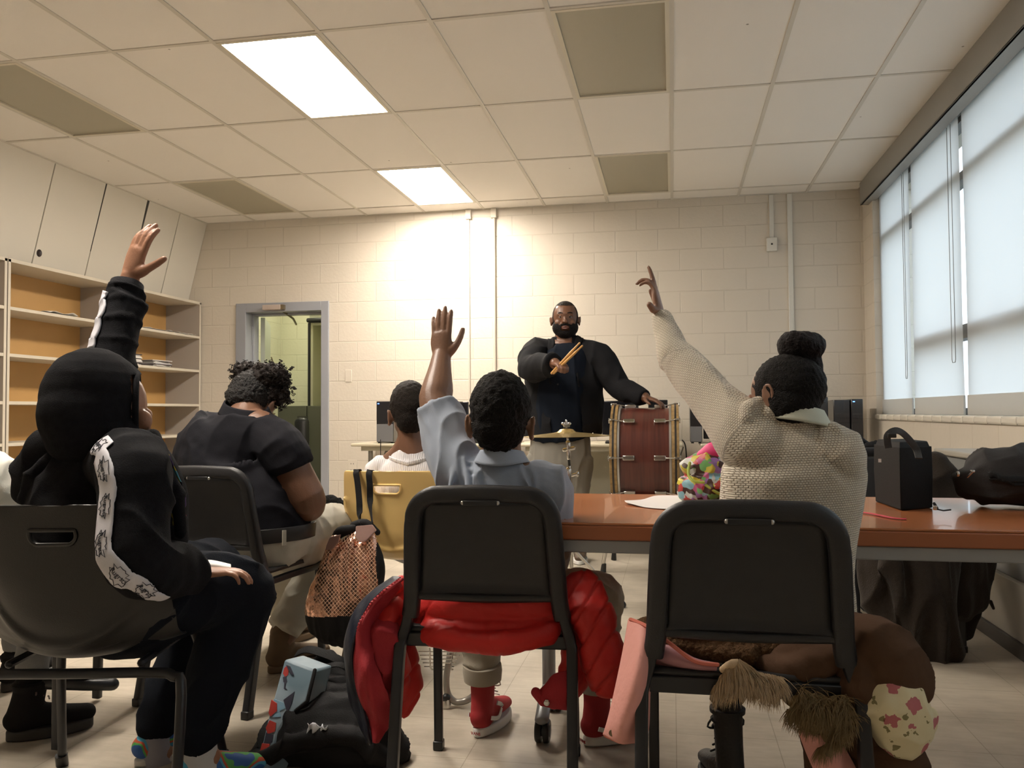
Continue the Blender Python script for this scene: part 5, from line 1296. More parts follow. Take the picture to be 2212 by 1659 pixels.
    for a_, dr in ((ak[0], (-.35, 1)), (ak[1], (.2, 1))):
        d = Vector((dr[0], dr[1], 0)).normalized()
        u, ctr, sd, d, h0 = shoe(t, 'lace_up_boot', Vector((a_.x, a_.y, 0)) - d * .045, dr, .23, M_boot, M_bsole, .042, top=a_ + Vector((0, 0, .065)), sole_h=.032)
        laces(u, ctr, sd, h0, M_black, 5, .003, z0=.065, dz=.09)
        MB().lathe([(.040, 0), (.046, .001), (.047, .012), (.041, .013)], a_ + Vector((0, 0, .062)), seg=24).build('boot_cuff', M_boot, u)
    return t
girl_knit()

# ------------------------------------------------------------------ 6: the standing man
def teacher():
    Y = 5.75
    q0 = P(1215, 1000, Y)
    t = thing('person', 'standing bearded man in a black jacket pointing with drumsticks, other hand on the drum', 'person', (q0.x, Y, 0))
    HC = P(1221, 690, Y)
    yaw = Matrix.Rotation(math.radians(187), 3, 'Z')      # looks towards the class
    def L_(x, y, z): return HC + yaw @ Vector((x, y, z))
    b = MB()
    b.ell(HC + Vector((0, 0, .018)), (.088, .102, .108)); b.ell(L_(0, .022, -.055), (.080, .076, .070))
    b.ell(L_(0, .094, -.010), (.012, .016, .022)); b.ell(L_(0, .104, -.026), (.020, .015, .012)); b.ell(L_(-.013, .098, -.029), (.010, .010, .008)); b.ell(L_(.013, .098, -.029), (.010, .010, .008))
    b.tube([L_(-.048, .082, .026), L_(0, .094, .028), L_(.048, .082, .026)], .011, 10, smooth=3)
    b.ell(L_(-.046, .066, -.030), (.026, .022, .022)); b.ell(L_(.046, .066, -.030), (.026, .022, .022))
    b.tube([L_(-.022, .092, -.060), L_(0, .099, -.057), L_(.022, .092, -.060)], .0065, 8, smooth=2); b.tube([L_(-.020, .091, -.072), L_(0, .098, -.074), L_(.020, .091, -.072)], .0075, 8, smooth=2)
    for sg in (-1, 1): ear(b, L_(sg * .090, -.005, -.012), .062, yaw @ Vector((sg, -.1, 0)), back=(0, 1, 0))
    NB = P(1222, 745, Y + .02); b.tube([HC + Vector((0, 0, -.07)), NB + Vector((0, 0, -.02))], [.070, .080], 16)
    PV = P(1210, 985, Y + .03)
    b.tube([NB + Vector((0, 0, -.03)), NB.lerp(PV, .3), NB.lerp(PV, .7), PV], [(.15, .10), (.20, .14), (.19, .17), (.19, .15)], 20, side=(1, 0, 0), smooth=3)
    SR, ER, WR = P(1160, 762, Y), P(1149, 795, Y - .22), P(1198, 785, Y - .48)
    b.tube([NB + Vector((-.05, 0, -.05)), SR, ER, WR], [.07, .07, .055, .036], 16, smooth=3)
    # right hand closed round the drumsticks
    hd = P(1240, 764, Y - .58) - P(1193, 800, Y - .56)
    sd = hd.normalized()
    hd_dir = (P(1222, 790, Y - .60) - WR).normalized()
    hand(b, WR, hd_dir, (0, .1, -1), .185, 1, curl=(1.35, 1.45, 1.5, 1.5), spread=.05, thumb=(.25, .35), thick=1.15)
    SL, EL, WL = P(1296, 775, Y), P(1338, 838, Y - .06), P(1392, 858, Y - .22)
    b.tube([NB + Vector((.05, 0, -.05)), SL, EL, WL], [.07, .07, .052, .036], 16, smooth=3)
    hand(b, WL, P(1425, 868, Y - .25) - WL, (-.1, .1, -1), .175, -1, curl=(.45, .50, .55, .6), spread=.35, thumb=(1.2, .5), thick=1.1)
    hips = [PV + Vector((-.11, 0, -.04)), PV + Vector((.11, 0, -.04))]; kn = [Vector((hips[0].x - .02, Y, .50)), Vector((hips[1].x + .0, Y + .02, .50))]; ak = [Vector((hips[0].x - .05, Y + .04, .09)), Vector((hips[1].x + .02, Y + .08, .09))]
    for h_, k_, a_ in zip(hips, kn, ak): b.tube([h_, k_, a_, a_ + Vector((0, -.03, -.05))], [.10, .07, .045, .045], 14, smooth=3)
    organic('body', b, SK_T, t, .0058, 3)
    # eyes, brows, lips
    for sg in (-1, 1):
        e = MB().ell(L_(sg * .032, .084, .006), (.0150, .009, .0062)).build('eye', mat('eye_white', (.22, .18, .16), .3), t)
        MB().ell(L_(sg * .032, .0925, .006), (.0062, .003, .0058)).build('iris', mat('iris_dark', (.01, .006, .005), .15), e)
        MB().tube([L_(sg * .048, .080, .0135), L_(sg * .032, .0935, .0155), L_(sg * .017, .086, .0120)], .0055, 8, smooth=2).build('eyelid', SK_T, e)
        MB().tube([L_(sg * .054, .080, .030), L_(sg * .036, .095, .036), L_(sg * .016, .098, .032)], [.0035, .0050, .0040], 8, smooth=3).build('eyebrow', H_B, t)
    MB().tube([L_(-.021, .099, -.069), L_(0, .1065, -.0735), L_(.021, .099, -.069)], [.003, .0062, .003], 8, smooth=3).tube([L_(-.020, .100, -.061), L_(0, .107, -.058), L_(.020, .100, -.061)], [.002, .0045, .002], 8, smooth=3).build('lips', mat('lips_man', (.20, .085, .070), .4), t)
    # hair cap: close crop, sharp hairline
    def rel(p): return yaw.transposed() @ (p - HC)
    h = MB(); h.ell(HC + Vector((0, 0, .018)), (.0905, .1045, .1105))
    def kp(p):
        q = rel(p)
        if q.y > .0: return q.z > .088 - .0 * q.x - (.020 if abs(q.x) > .065 else 0) + (q.y - .06) * -.1 or (abs(q.x) > .068 and q.y < .042 and q.z > -.03)
        return q.z > -.06
    organic('hair', h, H_F, t, .0055, 2, keep=kp)
    bd = MB(); bd.ell(L_(0, .020, -.058), (.091, .090, .074)); bd.ell(L_(0, .050, -.088), (.066, .052, .052))
    def kb(p):
        q = rel(p)
        if q.z > -.022 and abs(q.x) < .074: return False
        if q.z > .0: return False
        if abs(q.x) < .027 and q.z > -.083 and q.z < -.054 and q.y > .05: return False
        if abs(q.x) < .060 - (-.022 - q.z) * .75 and q.z > -.045 and q.y > .0 and not (abs(q.x) < .034 and q.z < -.040): return False
        return q.y > -.055
    organic('beard', bd, hair_mat('beard_black', (.008, .006, .006), 200, .8), t, .005, 2, keep=kb, disp=lambda p, n_: .0018 * noise.noise(p * 150))
    MB().tube([L_(-.036, .092, -.058), L_(-.018, .103, -.046), L_(0, .1065, -.044), L_(.018, .103, -.046), L_(.036, .092, -.058)], [.004, .0055, .004, .0055, .004], 8, smooth=3).build('moustache', H_B, t)
    # grey undershirt collar, navy shirt
    uc = MB(); 
    uc.sweep([NB + Vector((math.cos(a) * .094, math.sin(a) * .086 + .0, .012 + .050 * math.sin(a) + (.0 if math.sin(a) > -.6 else -.035 * (-.6 - math.sin(a)) * 2.5))) for a in [2 * PI * k / 30 for k in range(30)]], rprof(.008, .030, .003), closed=True)
    uc.build('undershirt_collar', mat('undershirt', (.20, .185, .145), .8), t)
    s_ = MB(); s_.tube([NB + Vector((0, -.0, -.015)), NB + Vector((0, -.01, -.09)), NB.lerp(PV, .45) + Vector((0, -.035, 0)), PV + Vector((0, -.02, .20)), PV + Vector((0, -.01, .135))], [(.12, .095), (.19, .15), (.205, .185), (.205, .185), (.205, .18)], 26, side=(1, 0, 0), smooth=4, cap='flat')
    organic('navy_shirt', s_, mat('navy_cotton', (.008, .011, .018), .9, bump=(300, .2), spec=.1), t, .007, 3, disp=folds(.010, 5, 3, (1.6, 1, .5)))
    M_jk = mat('jacket_black', (.0105, .0105, .012), .85, bump=(260, .3), spec=.12)
    j = MB(); j.tube([NB + Vector((0, .02, .058)), NB + Vector((0, .02, .015)), NB + Vector((0, .02, -.045)), NB.lerp(PV, .3) + Vector((0, .0, 0)), NB.lerp(PV, .65) + Vector((.012, .0, 0)), PV + Vector((.02, .0, .15)), PV + Vector((.025, .0, .12))], [(.098, .094), (.125, .105), (.205, .13), (.262, .180), (.262, .205), (.262, .205), (.262, .20)], 28, side=(1, 0, 0), smooth=4, cap='flat')
    j.tube([NB + Vector((-.08, 0, -.05)), SR, SR.lerp(ER, .55) + Vector((-.008, 0, 0)), ER, ER.lerp(WR, .5), WR + (WR - ER) * -.02], [.085, .100, .098, .090, .078, .062], 20, cap='flat', smooth=4)
    j.tube([NB + Vector((.08, 0, -.05)), SL, SL.lerp(EL, .5), EL, EL.lerp(WL, .5), WL + (WL - EL) * .02], [.085, .098, .085, .074, .063, .050], 20, cap='flat', smooth=4)
    lx, rx = P(1192, 800, Y).x, P(1270, 800, Y).x
    def kj(p):
        if p.y < Y - .02 and abs(p.x - NB.x) < .3 and p.z < NB.z + .11:
            f = max(0, min(1, (NB.z - p.z) / .5))
            l = NB.x - .050 - .025 * f; r_ = NB.x + .050 + .075 * f
            if p.x < SR.x + .055 and p.z > PV.z + .42: return True
            if l < p.x < r_ and p.y > Y - .36: return False
        if p.z < PV.z + .13: return False
        return True
    jo = organic('jacket', j, M_jk, t, .008, 3, keep=kj, disp=folds(.014, 6, 9, (1, 1, .8)))
    jo.modifiers.new('s', 'SOLIDIFY').thickness = .005
    bj = bvh_of([jo])
    for pts in ([NB + Vector((-.085, -.02, .02)), NB + Vector((-.088, -.12, -.05)), NB + Vector((-.085, -.20, -.16)), NB + Vector((-.075, -.22, -.30))], [NB + Vector((.085, -.02, .02)), NB + Vector((.092, -.12, -.05)), NB + Vector((.110, -.20, -.16)), NB + Vector((.120, -.22, -.30))]):
        rb, mp, tt = ribbon(pts, lambda s: .055 * (1 - .5 * s), bj, .006, 24, 4)
        rb.build('lapel', M_jk, jo, solid=.005)
    MB().ell(P(1205, 830, Y - .25), (.006, .003, .006)).build('button', M_black, jo)
    tr = MB(); tr.tube([PV + Vector((0, 0, .135)), PV + Vector((0, 0, -.04))], [(.20, .172), (.215, .17)], 22, side=(1, 0, 0))
    for sg, h_, k_, a_ in zip((-1, 1), hips, kn, ak): tr.tube([h_ + Vector((0, 0, .03)), h_.lerp(k_, .5), k_, k_.lerp(a_, .5), a_ + Vector((0, -.01, -.03))], [.118, .105, .090, .080, .078], 18, cap='flat', smooth=3)
    organic('trousers', tr, mat('trousers_grey', (.19, .18, .155), .85, bump=(300, .15)), t, .008, 3, disp=folds(.010, 7, 6, (1.5, 1, .6)))
    for a_ in ak: shoe(t, 'shoe', Vector((a_.x, a_.y + .05, 0)), (0.05, -1), .29, mat('shoe_brown', (.08, .05, .03), .5), M_white, .048, top=a_ + Vector((0, 0, .02)))
    # the drumsticks he holds
    for k, (p0, p1) in enumerate((((1192, 806), (1252, 741)), ((1196, 806), (1258, 747)))):
        A = P(*p0, Y - .545); B = P(*p1, Y - .60 - .02 * k)
        o = MB().tube([A, A.lerp(B, .75), A.lerp(B, .93), B, B + (B - A) * .0001], [.0085, .0085, .0055, .0065, .005], 12).build('drumstick', mat('stick_wood', (.50, .27, .085), .4, var=(20, .15)))
        tag(o, 'wooden drumstick in the standing man\'s fist, the %s of the two' % ('upper' if k == 0 else 'lower'), 'drumstick', 'pair of drumsticks')
    return t
teacher()

# ------------------------------------------------------------------ 2: sitter in the black polo, head bowed
def polo_black():
    Y = 2.98
    t = thing('person', 'large sitter in a black polo shirt and pale trousers with head bowed', 'person', (P(560, 1250, Y).x, Y, 0))
    HC = P(548, 858, Y + .10)
    rot = Matrix.Rotation(math.radians(-28), 3, 'Z') @ Matrix.Rotation(math.radians(-42), 3, 'X')
    b = MB(); b.ell(HC, (.080, .100, .100), rot); b.ell(HC + rot @ Vector((0, .045, -.055)), (.060, .07, .065))
    NB = P(528, 905, Y); b.tube([HC + Vector((-.01, -.02, -.03)), NB + Vector((0, 0, -.02))], [.064, .068], 16)
    ear(b, P(584, 880, Y + .09), .066, (.93, -.35, 0), up=rot @ Vector((0, 0, 1)))
    PV = Vector((P(565, 1220, Y + .05).x, Y - .01, .545))
    M1, M2 = P(502, 985, Y + .02), P(512, 1110, Y + .03)
    b.tube([NB + Vector((0, 0, -.03)), M1, M2, PV + Vector((.0, 0, .03))], [(.10, .075), (.19, .135), (.195, .15), (.17, .12)], 22, side=(1, -.1, 0), smooth=4)
    b.tube([PV + Vector((0, 0, .20)), PV + Vector((0, 0, .10)), PV + Vector((0, 0, .04))], [(.185, .14), (.198, .152), (.195, .15)], 22, side=(1, -.1, 0), cap='flat')
    SR, ER, WR = P(606, 968, Y - .04), P(668, 1085, Y - .02), P(612, 1105, Y + .28)
    b.tube([NB + Vector((.05, 0, -.04)), SR, SR.lerp(ER, .45), ER, ER.lerp(WR, .35), WR], [.08, .078, .071, .064, .058, .034], 18, smooth=4)
    hand(b, WR, (-.7, .6, -.1), (0, 0, -1), .17, 1, curl=(.5, .5, .5, .5))
    SL, EL, WL = P(432, 968, Y + .02), P(400, 1090, Y + .06), P(500, 1110, Y + .3)
    b.tube([NB + Vector((-.05, 0, -.04)), SL, EL, WL], [.08, .072, .06, .034], 18, smooth=4)
    hand(b, WL, (.7, .6, -.1), (0, 0, -1), .17, -1, curl=(.5, .5, .5, .5))
    hips = [PV + Vector((-.11, .04, -.01)), PV + Vector((.11, .04, -.01))]
    kn = [P(600, 1190, Y + .50), P(722, 1165, Y + .36)]; kn[0].z = .53; kn[1].z = .54
    ak = [Vector((kn[0].x + .02, kn[0].y + .02, .10)), Vector((P(600, 1420, Y + .12).x, Y + .16, .12))]
    for h_, k_, a_ in zip(hips, kn, ak): b.tube([h_, k_, k_ + Vector((0, .0, -.06)), a_, a_ + Vector((0, .02, -.06))], [.095, .07, .062, .045, .04], 14, smooth=2)
    organic('body', b, SK_P, t, .0058, 4)
    h = MB(); h.ell(HC + Vector((0, -.002, .008)), (.086, .104, .104), rot); h.ell(HC + Vector((-.015, -.06, .0)), (.070, .05, .060))
    organic('hair', h, H_G, t, .0055, 2, keep=lambda p: not ((p - HC).dot(rot @ Vector((0, 1, 0))) > .07 and (p - HC).dot(rot @ Vector((0, 0, 1))) < .05), disp=lambda p, n_: .006 * noise.noise(p * 90) + .004 * noise.noise(p * 180))
    # curly puff
    pf = MB(); PC = P(578, 818, Y + .12); random.seed(11)
    pf.ell(PC + Vector((.0, 0, .0)), (.088, .075, .062)); pf.ell(P(530, 806, Y + .12), (.048, .05, .040)); pf.ell(P(600, 850, Y + .12), (.045, .05, .05))
    pc = organic('curly_puff', pf, H_C, t, .006, 2, disp=lambda p, n_: .012 * noise.noise(p * 55) + .008 * noise.noise(p * 110))
    cu = MB()
    for k in range(330):
        v = Vector((random.gauss(0, 1), random.gauss(0, 1), random.gauss(0, 1))).normalized()
        src = random.choice(((PC, .092, .065), (PC, .092, .065), (P(530, 806, Y + .12), .05, .042), (P(602, 852, Y + .12), .046, .052)))
        c0 = src[0] + Vector((v.x * src[1], v.y * .07, v.z * src[2])); u = v.cross(Vector((0, 0, 1))).normalized() if abs(v.z) < .9 else Vector((1, 0, 0)); w_ = v.cross(u)
        r = random.uniform(.003, .0065); ln = random.uniform(.003, .016); tn = random.uniform(.8, 2.2); pts = []
        for s_ in range(9):
            a = s_ / 8 * tn * 2 * PI; pts.append(c0 + v * (ln * s_ / 8) + u * math.cos(a) * r + w_ * math.sin(a) * r)
        cu.tube(pts, .0014, 5, cap='flat')
    for (x, y, dx, dy) in ((605, 795, 2, -18), (632, 835, 6, 6), (620, 860, 14, 10), (603, 872, 4, 16), (520, 800, -12, -6), (625, 800, 8, -8)):
        pts = []
        for s_ in range(20):
            q = s_ / 19; c0 = P(x + dx * q, y + dy * q, Y + .1); a = q * 5 * PI; pts.append(c0 + Vector((math.cos(a) * .006, math.sin(a) * .006, 0)))
        cu.tube(pts, .0026, 6)
    cu.build('curls', H_C, pc)
    M_bp = mat('polo_black', (.013, .013, .017), .85, bump=(420, .2), spec=.15)
    s_ = MB(); s_.tube([NB + Vector((0, 0, .010)), NB + Vector((-.01, .0, -.05)), M1, P(520, 1050, Y + .02), P(545, 1105, Y), P(548, 1155, Y)], [(.100, .085), (.170, .115), (.222, .170), (.222, .175), (.222, .175), (.220, .174)], 30, side=(1, -.1, 0), smooth=4, cap='flat')
    s_.tube([NB + Vector((.06, 0, -.05)), SR + Vector((0, 0, .0)), SR.lerp(ER, .38)], [.080, .088, .083], 20, cap='flat', smooth=4)
    s_.tube([NB + Vector((-.06, 0, -.05)), SL, SL.lerp(EL, .38)], [.085, .092, .084], 20, cap='flat', smooth=4)
    organic('polo_shirt', s_, M_bp, t, .0065, 3, disp=folds(.008, 8, 1))
    cc = P(532, 893, Y + .02)
    def cf(u, v):
        a = u * 2 * PI; r = .080 + .022 * v
        return Vector((cc.x + math.cos(a) * r * 1.0, cc.y + math.sin(a) * r, cc.z + .034 - v * .045 - .02 * math.cos(a) + .015 * math.sin(a)))
    MB().grid(cf, 40, 6).build('collar', M_bp, t, solid=.006)
    M_pt = mat('trousers_pale', (.46, .435, .36), .85, bump=(350, .15))
    tr = MB(); tr.tube([PV + Vector((.0, 0, .035)), PV + Vector((0, 0, .01)), PV + Vector((0, .02, -.05))], [(.222, .172), (.226, .176), (.21, .17)], 24, side=(1, -.1, 0), cap='flat')
    for h_, k_, a_ in zip(hips, kn, ak): tr.tube([h_, h_.lerp(k_, .5), k_, k_ + Vector((0, .0, -.08)), a_ + Vector((0, 0, .04))], [.125, .112, .095, .085, .070], 18, cap='flat', smooth=3)
    organic('trousers', tr, M_pt, t, .0075, 3, disp=folds(.008, 8, 3))
    bl = MB(); bl.sweep([PV + Vector((math.cos(a) * .233, math.sin(a) * .186, .026 + .012 * math.cos(a))) for a in [2 * PI * k / 40 for k in range(40)]], rprof(.009, .052, .002), closed=True)
    be = bl.build('belt', M_black, t)
    for a in (-1.25, -.95 + .25): MB().box(PV + Vector((math.cos(a) * .240, math.sin(a) * .193, .026)), (.014, .006, .055), (0, 0, a + PI / 2)).build('belt_loop', M_pt, be)
    for a_, dr in ((ak[0], (.3, 1)), (ak[1], (.5, .85))):
        d = Vector((*dr, 0)).normalized()
        shoe(t, 'shoe', Vector((a_.x, a_.y, 0)) - d * .05, dr, .29, mat('suede_brown', (.13, .085, .05), .85), mat('gum_sole', (.16, .11, .065), .7), .050, top=a_ + Vector((0, 0, .02)), sole_h=.03)
    return t
polo_black()
# ------------------------------------------------------------------ 1: hooded child at the left
M_hood = mat('fleece_black', (.013, .013, .015), .95, bump=(340, .35), spec=.1, var=(60, .3))
M_jog = mat('jogger_black', (.010, .012, .017), .9, bump=(300, .25), spec=.1)
M_strip = mat('white_tape', (.66, .65, .70), .75, bump=(600, .2)); M_ink = mat('print_ink', (.02, .02, .03), .8)
def hooded():
    G_ = globals()['P']
    P = lambda x, y, q: G_(x, y, q - .16)
    Y = 2.10
    t = thing('person', 'child in a black hooded top with lettered white sleeve tape and raised arm', 'person', (P(240, 1400, 2.15).x, 1.99, 0))
    HC = P(214, 872, Y); rz = Matrix.Rotation(math.radians(-58), 3, 'Z')
    b = MB(); b.ell(HC + rz @ Vector((0, .022, 0)), (.074, .094, .100), rz); b.ell(HC + rz @ Vector((0, .062, -.06)), (.058, .062, .060))
    b.ell(HC + rz @ Vector((0, .116, -.03)), (.012, .014, .016)); b.ell(HC + rz @ Vector((0, .106, -.065)), (.022, .012, .013)); b.ell(HC + rz @ Vector((.03, .102, -.045)), (.03, .022, .03))
    b.tube([HC + Vector((0, 0, -.06)), P(215, 985, Y)], [.052, .058], 14)
    NB = P(215, 990, Y + .02); PV = Vector((P(262, 1345, 2.12).x, 1.98, .56))
    b.tube([NB, NB + Vector((0, 0, -.08)), P(225, 1120, Y + .03), PV], [(.09, .06), (.15, .10), (.155, .12), (.15, .11)], 20, side=(.93, -.36, 0), smooth=3)
    # raised left arm
    SL, EL, WL = P(195, 985, 2.20), P(236, 800, 2.36), P(279, 612, 2.46)
    b.tube([SL, EL, WL], [.055, .045, .033], 14, smooth=3)
    hand(b, P(281, 598, 2.46), P(300, 535, 2.46) - P(281, 600, 2.46), (.35, .9, .25), .185, -1, curl=(.25, .30, .30, .30), spread=.12, thumb=(.95, .15), thick=1.15)
    b.tube([WL, P(281, 598, 2.46)], [.030, .028], 12)
    SR, ER, WR = P(288, 1010, 1.98), P(298, 1218, 1.88), P(425, 1238, 2.12)
    b.tube([NB, SR, ER, WR], [.05, .055, .048, .030], 14, smooth=3)
    hand(b, WR, (1, .4, .02), (0, 0, -1), .15, 1, curl=(.5, .5, .5, .6))
    kR, aR = P(508, 1335, 2.34), P(432, 1600, 2.28); kR.z = .53; kL, aL = P(455, 1340, 2.62), P(335, 1590, 2.42)
    kL.z = .53
    for h_, k_, a_ in ((PV + Vector((.07, -.03, -.01)), kR, aR), (PV + Vector((-.02, .08, -.01)), kL, aL)): b.tube([h_, k_, k_ + Vector((-.01, 0, -.06)), a_, a_ + Vector((.02, .01, -.05))], [.075, .058, .052, .036, .034], 14, smooth=2)
    organic('body', b, skin_mat('skin_child', (.33, .165, .10)), t, .0042, 3)
    # hood up over the head
    h = MB(); h.ell(HC + Vector((-.012, -.006, .016)), (.113, .126, .128), rz); h.ell(HC + Vector((-.016, -.020, -.030)), (.120, .118, .118)); h.ell(HC + Vector((.0, -.01, -.085)), (.128, .112, .085), None)
    fwd = rz @ Vector((0, 1, 0))
    def kh(p):
        q = rz.transposed() @ (p - HC); return not (q.y > .082 and q.z < .075 and q.z > -.13 and abs(q.x) < .070)
    ho = organic('hood', h, M_hood, t, .0055, 5, keep=kh, disp=lambda p, n_: .004 * noise.noise(p * 12) + .0035 * max(0, 1 - abs(noise.noise(Vector((p.x * 9, p.y * 9, p.z * 5)))) * 3) ** 2)
    rim = []
    for k in range(32):
        a = 2 * PI * k / 32; q = HC + rz @ Vector((math.cos(a) * .074, .090, -.022 + math.sin(a) * .100)); rim.append(q)
    MB().sweep(rim, cprof(.008, 8), closed=True, up=fwd).build('hood_edge', M_hood, ho)
    # top
    s_ = MB(); sd = (.93, -.36, 0)
    s_.tube([NB + Vector((-.005, 0, .03)), NB + Vector((-.01, 0, -.035)), P(208, 1060, Y + .03), P(218, 1140, Y + .04), P(235, 1240, Y + .04), PV + Vector((-.01, 0, .0))], [(.085, .075), (.150, .115), (.188, .150), (.182, .158), (.175, .155), (.175, .15)], 28, side=sd, smooth=4)
    s_.tube([P(318, 965, 2.12), P(340, 1020, 2.11), P(352, 1080, 2.12), P(355, 1150, 2.14)], [.040, .052, .060, .055], 16, smooth=3)
    s_.tube([P(130, 960, 2.12), P(75, 1010, 2.14), P(62, 1060, 2.16)], [.055, .052, .042], 16, smooth=3)
    s_.tube([NB + Vector((-.03, .02, -.01)), SL, SL.lerp(EL, .5), EL, EL.lerp(WL, .35), EL.lerp(WL, .7), P(272, 628, 2.455)], [.085, .082, .078, .068, .060, .054, .047], 20, cap='flat', smooth=4)
    for q, r in ((.30, .008), (.52, .010), (.72, .009), (.88, .007)):
        c0 = EL.lerp(WL, q); ax = (WL - EL).normalized(); u = ax.cross(Vector((0, 1, 0))).normalized(); v = ax.cross(u); rr = .062 - .014 * q
        s_.tube([c0 + u * math.cos(a) * rr + v * math.sin(a) * rr + ax * .01 * math.cos(a + q * 5) for a in [2 * PI * k / 12 for k in range(13)]], r, 8)
    s_.tube([NB + Vector((.03, 0, -.02)), SR, SR.lerp(ER, .5) + Vector((.0, -.004, 0)), ER, ER.lerp(WR, .45), ER.lerp(WR, .9)], [.075, .085, .078, .073, .064, .048], 22, cap='flat', smooth=4)
    for (q0, q1, q2, r) in (((110, 985), (70, 1025), (50, 1075), .014), ((330, 965), (375, 1050), (392, 1150), .016)): s_.tube([P(*q0, 2.05), P(*q1, 2.04), P(*q2, 2.06)], r, 10, smooth=4)
    top = organic('hooded_top', s_, M_hood, t, .0058, 3, disp=folds(.011, 7.5, 21, (1, 1, .8), 3))
    # cuff
    ax = (WL - EL).normalized(); cp = P(273, 622, 2.455)
    MB().tube([cp - ax * .032, cp + ax * .014], [.049, .044], 24, cap=None).build('cuff', M_hood, top, solid=.008)
    # white tape with the printed name and bursts
    bv = bvh_of([top])
    path = [P(207, 952, 1.94), P(232, 985, 1.91), P(243, 1030, 1.88), P(240, 1090, 1.86), P(232, 1150, 1.84), P(231, 1200, 1.82), P(252, 1245, 1.80), P(300, 1280, 1.82), P(362, 1300, 1.93)]
    rb, mp, tot = ribbon(path, lambda s: .056 if s < .66 else .056 - (s - .66) * .11, bv, .0045, 110, 6)
    st = rb.build('sleeve_tape', M_strip, top, solid=.002)
    def logo(mp, s0, tot, sc, parent, txt='Rugrats'):
        v, f = text_mesh(txt, .0185 * sc, .0004)
        def M(x, y, li): return mp(s0 + x / tot, y, li)
        g = MB(); g.add([M(q.x, q.y, .0022 + q.z) for q in v], f); g.build('print', M_ink, parent, smooth=False)
        out = []; N_ = 22
        for k in range(N_):
            a = 2 * PI * k / N_; r = (1.0 if k % 2 else .74) * (1 + .12 * math.sin(k * 2.3)); out.append((math.cos(a) * .0340 * sc * r, math.sin(a) * .0240 * sc * r))
        MB().sweep([M(x, y, .0022) for x, y in out], cprof(.0009, 5), closed=True, up=(0, -1, 0)).build('burst_outline', M_ink, parent, smooth=False)
    # text runs along the tape: swap axes so it reads up the sleeve
    for s0 in (.06, .215, .37, .525, .68, .83): logo(lambda s, lat, li: mp(s, -lat, li), s0, tot, .86, st)
    # raised sleeve tape, bunched
    ths = [P(176, 742, 2.30), P(190, 715, 2.32), P(198, 690, 2.34), P(210, 665, 2.36), P(214, 640, 2.38), P(225, 628, 2.39)]
    rb, mp2, tot2 = ribbon(ths, .034, bv, .006, 40, 4); rb.build('sleeve_tape', M_strip, top, solid=.006)
    # bright printed front of the top
    M_pr = bpy.data.materials.new('front_print'); M_pr.use_nodes = True; n, l = nt(M_pr); bb_ = n['Principled BSDF']; tc = n.new('ShaderNodeTexCoord'); vo = n.new('ShaderNodeTexVoronoi'); vo.inputs['Scale'].default_value = 34; l.new(tc.outputs['Object'], vo.inputs[0])
    sp = n.new('ShaderNodeSeparateColor'); l.new(vo.outputs['Color'], sp.inputs[0]); cr = n.new('ShaderNodeValToRGB'); cr.color_ramp.interpolation = 'CONSTANT'; e = cr.color_ramp.elements; e[0].color = (.50, .38, .03, 1); e[1].position = .3; e[1].color = (.35, .02, .04, 1)
    for p_, c_ in ((.5, (.02, .02, .03)), (.65, (.12, .38, .50)), (.85, (.08, .04, .15))): q = e.new(p_); q.color = (*c_, 1)
    l.new(sp.outputs[0], cr.inputs[0]); l.new(cr.outputs[0], bb_.inputs['Base Color']); bb_.inputs['Roughness'].default_value = .7
    rb, m3, t3 = ribbon([P(335, 950, 2.06), P(362, 1010, 2.05), P(380, 1065, 2.05), P(388, 1130, 2.07)], .040, bv, .005, 30, 4); rb.build('front_print', M_pr, top, solid=.002)
    # joggers
    tr = MB(); tr.tube([PV + Vector((0, 0, .06)), PV + Vector((.02, 0, -.015))], [(.175, .15), (.175, .15)], 22, side=sd)
    tr.tube([PV + Vector((.06, -.03, -.01)), PV.lerp(kR, .5) + Vector((0, -.035, -.005)), kR, kR + Vector((0, .0, -.08)), kR.lerp(aR, .55), aR + Vector((-.005, 0, .02))], [.118, .112, .096, .088, .080, .056], 22, smooth=4)
    tr.tube([PV + Vector((-.02, .08, -.01)), kL, kL + Vector((-.01, 0, -.08)), kL.lerp(aL, .55), aL + Vector((0, 0, .03))], [.10, .085, .076, .070, .050], 18, smooth=4)
    organic('joggers', tr, M_jog, t, .007, 3, disp=folds(.012, 6.5, 31, (1, 1, .9), 3))
    M_sock = mat('sock_grey', (.36, .35, .40), .9, bump=(500, .3)); M_sockw = mat('sock_white', (.62, .62, .62), .9, bump=(500, .3))
    m = bpy.data.materials.new('camo_bright'); m.use_nodes = True; n, l = nt(m); bb_ = n['Principled BSDF']; tc = n.new('ShaderNodeTexCoord'); vo = n.new('ShaderNodeTexNoise'); vo.inputs['Scale'].default_value = 13; vo.inputs['Detail'].default_value = 1.5; l.new(tc.outputs['Object'], vo.inputs[0])
    cr = n.new('ShaderNodeValToRGB'); cr.color_ramp.interpolation = 'CONSTANT'; e = cr.color_ramp.elements; e[0].color = (.03, .14, .42, 1); e[1].position = .42; e[1].color = (.08, .40, .60, 1)
    for p_, c_ in ((.49, (.55, .10, .04)), (.55, (.10, .42, .10)), (.60, (.03, .12, .4))): q = e.new(p_); q.color = (*c_, 1)
    l.new(vo.outputs[0], cr.inputs[0]); l.new(cr.outputs[0], bb_.inputs['Base Color']); bb_.inputs['Roughness'].default_value = .6
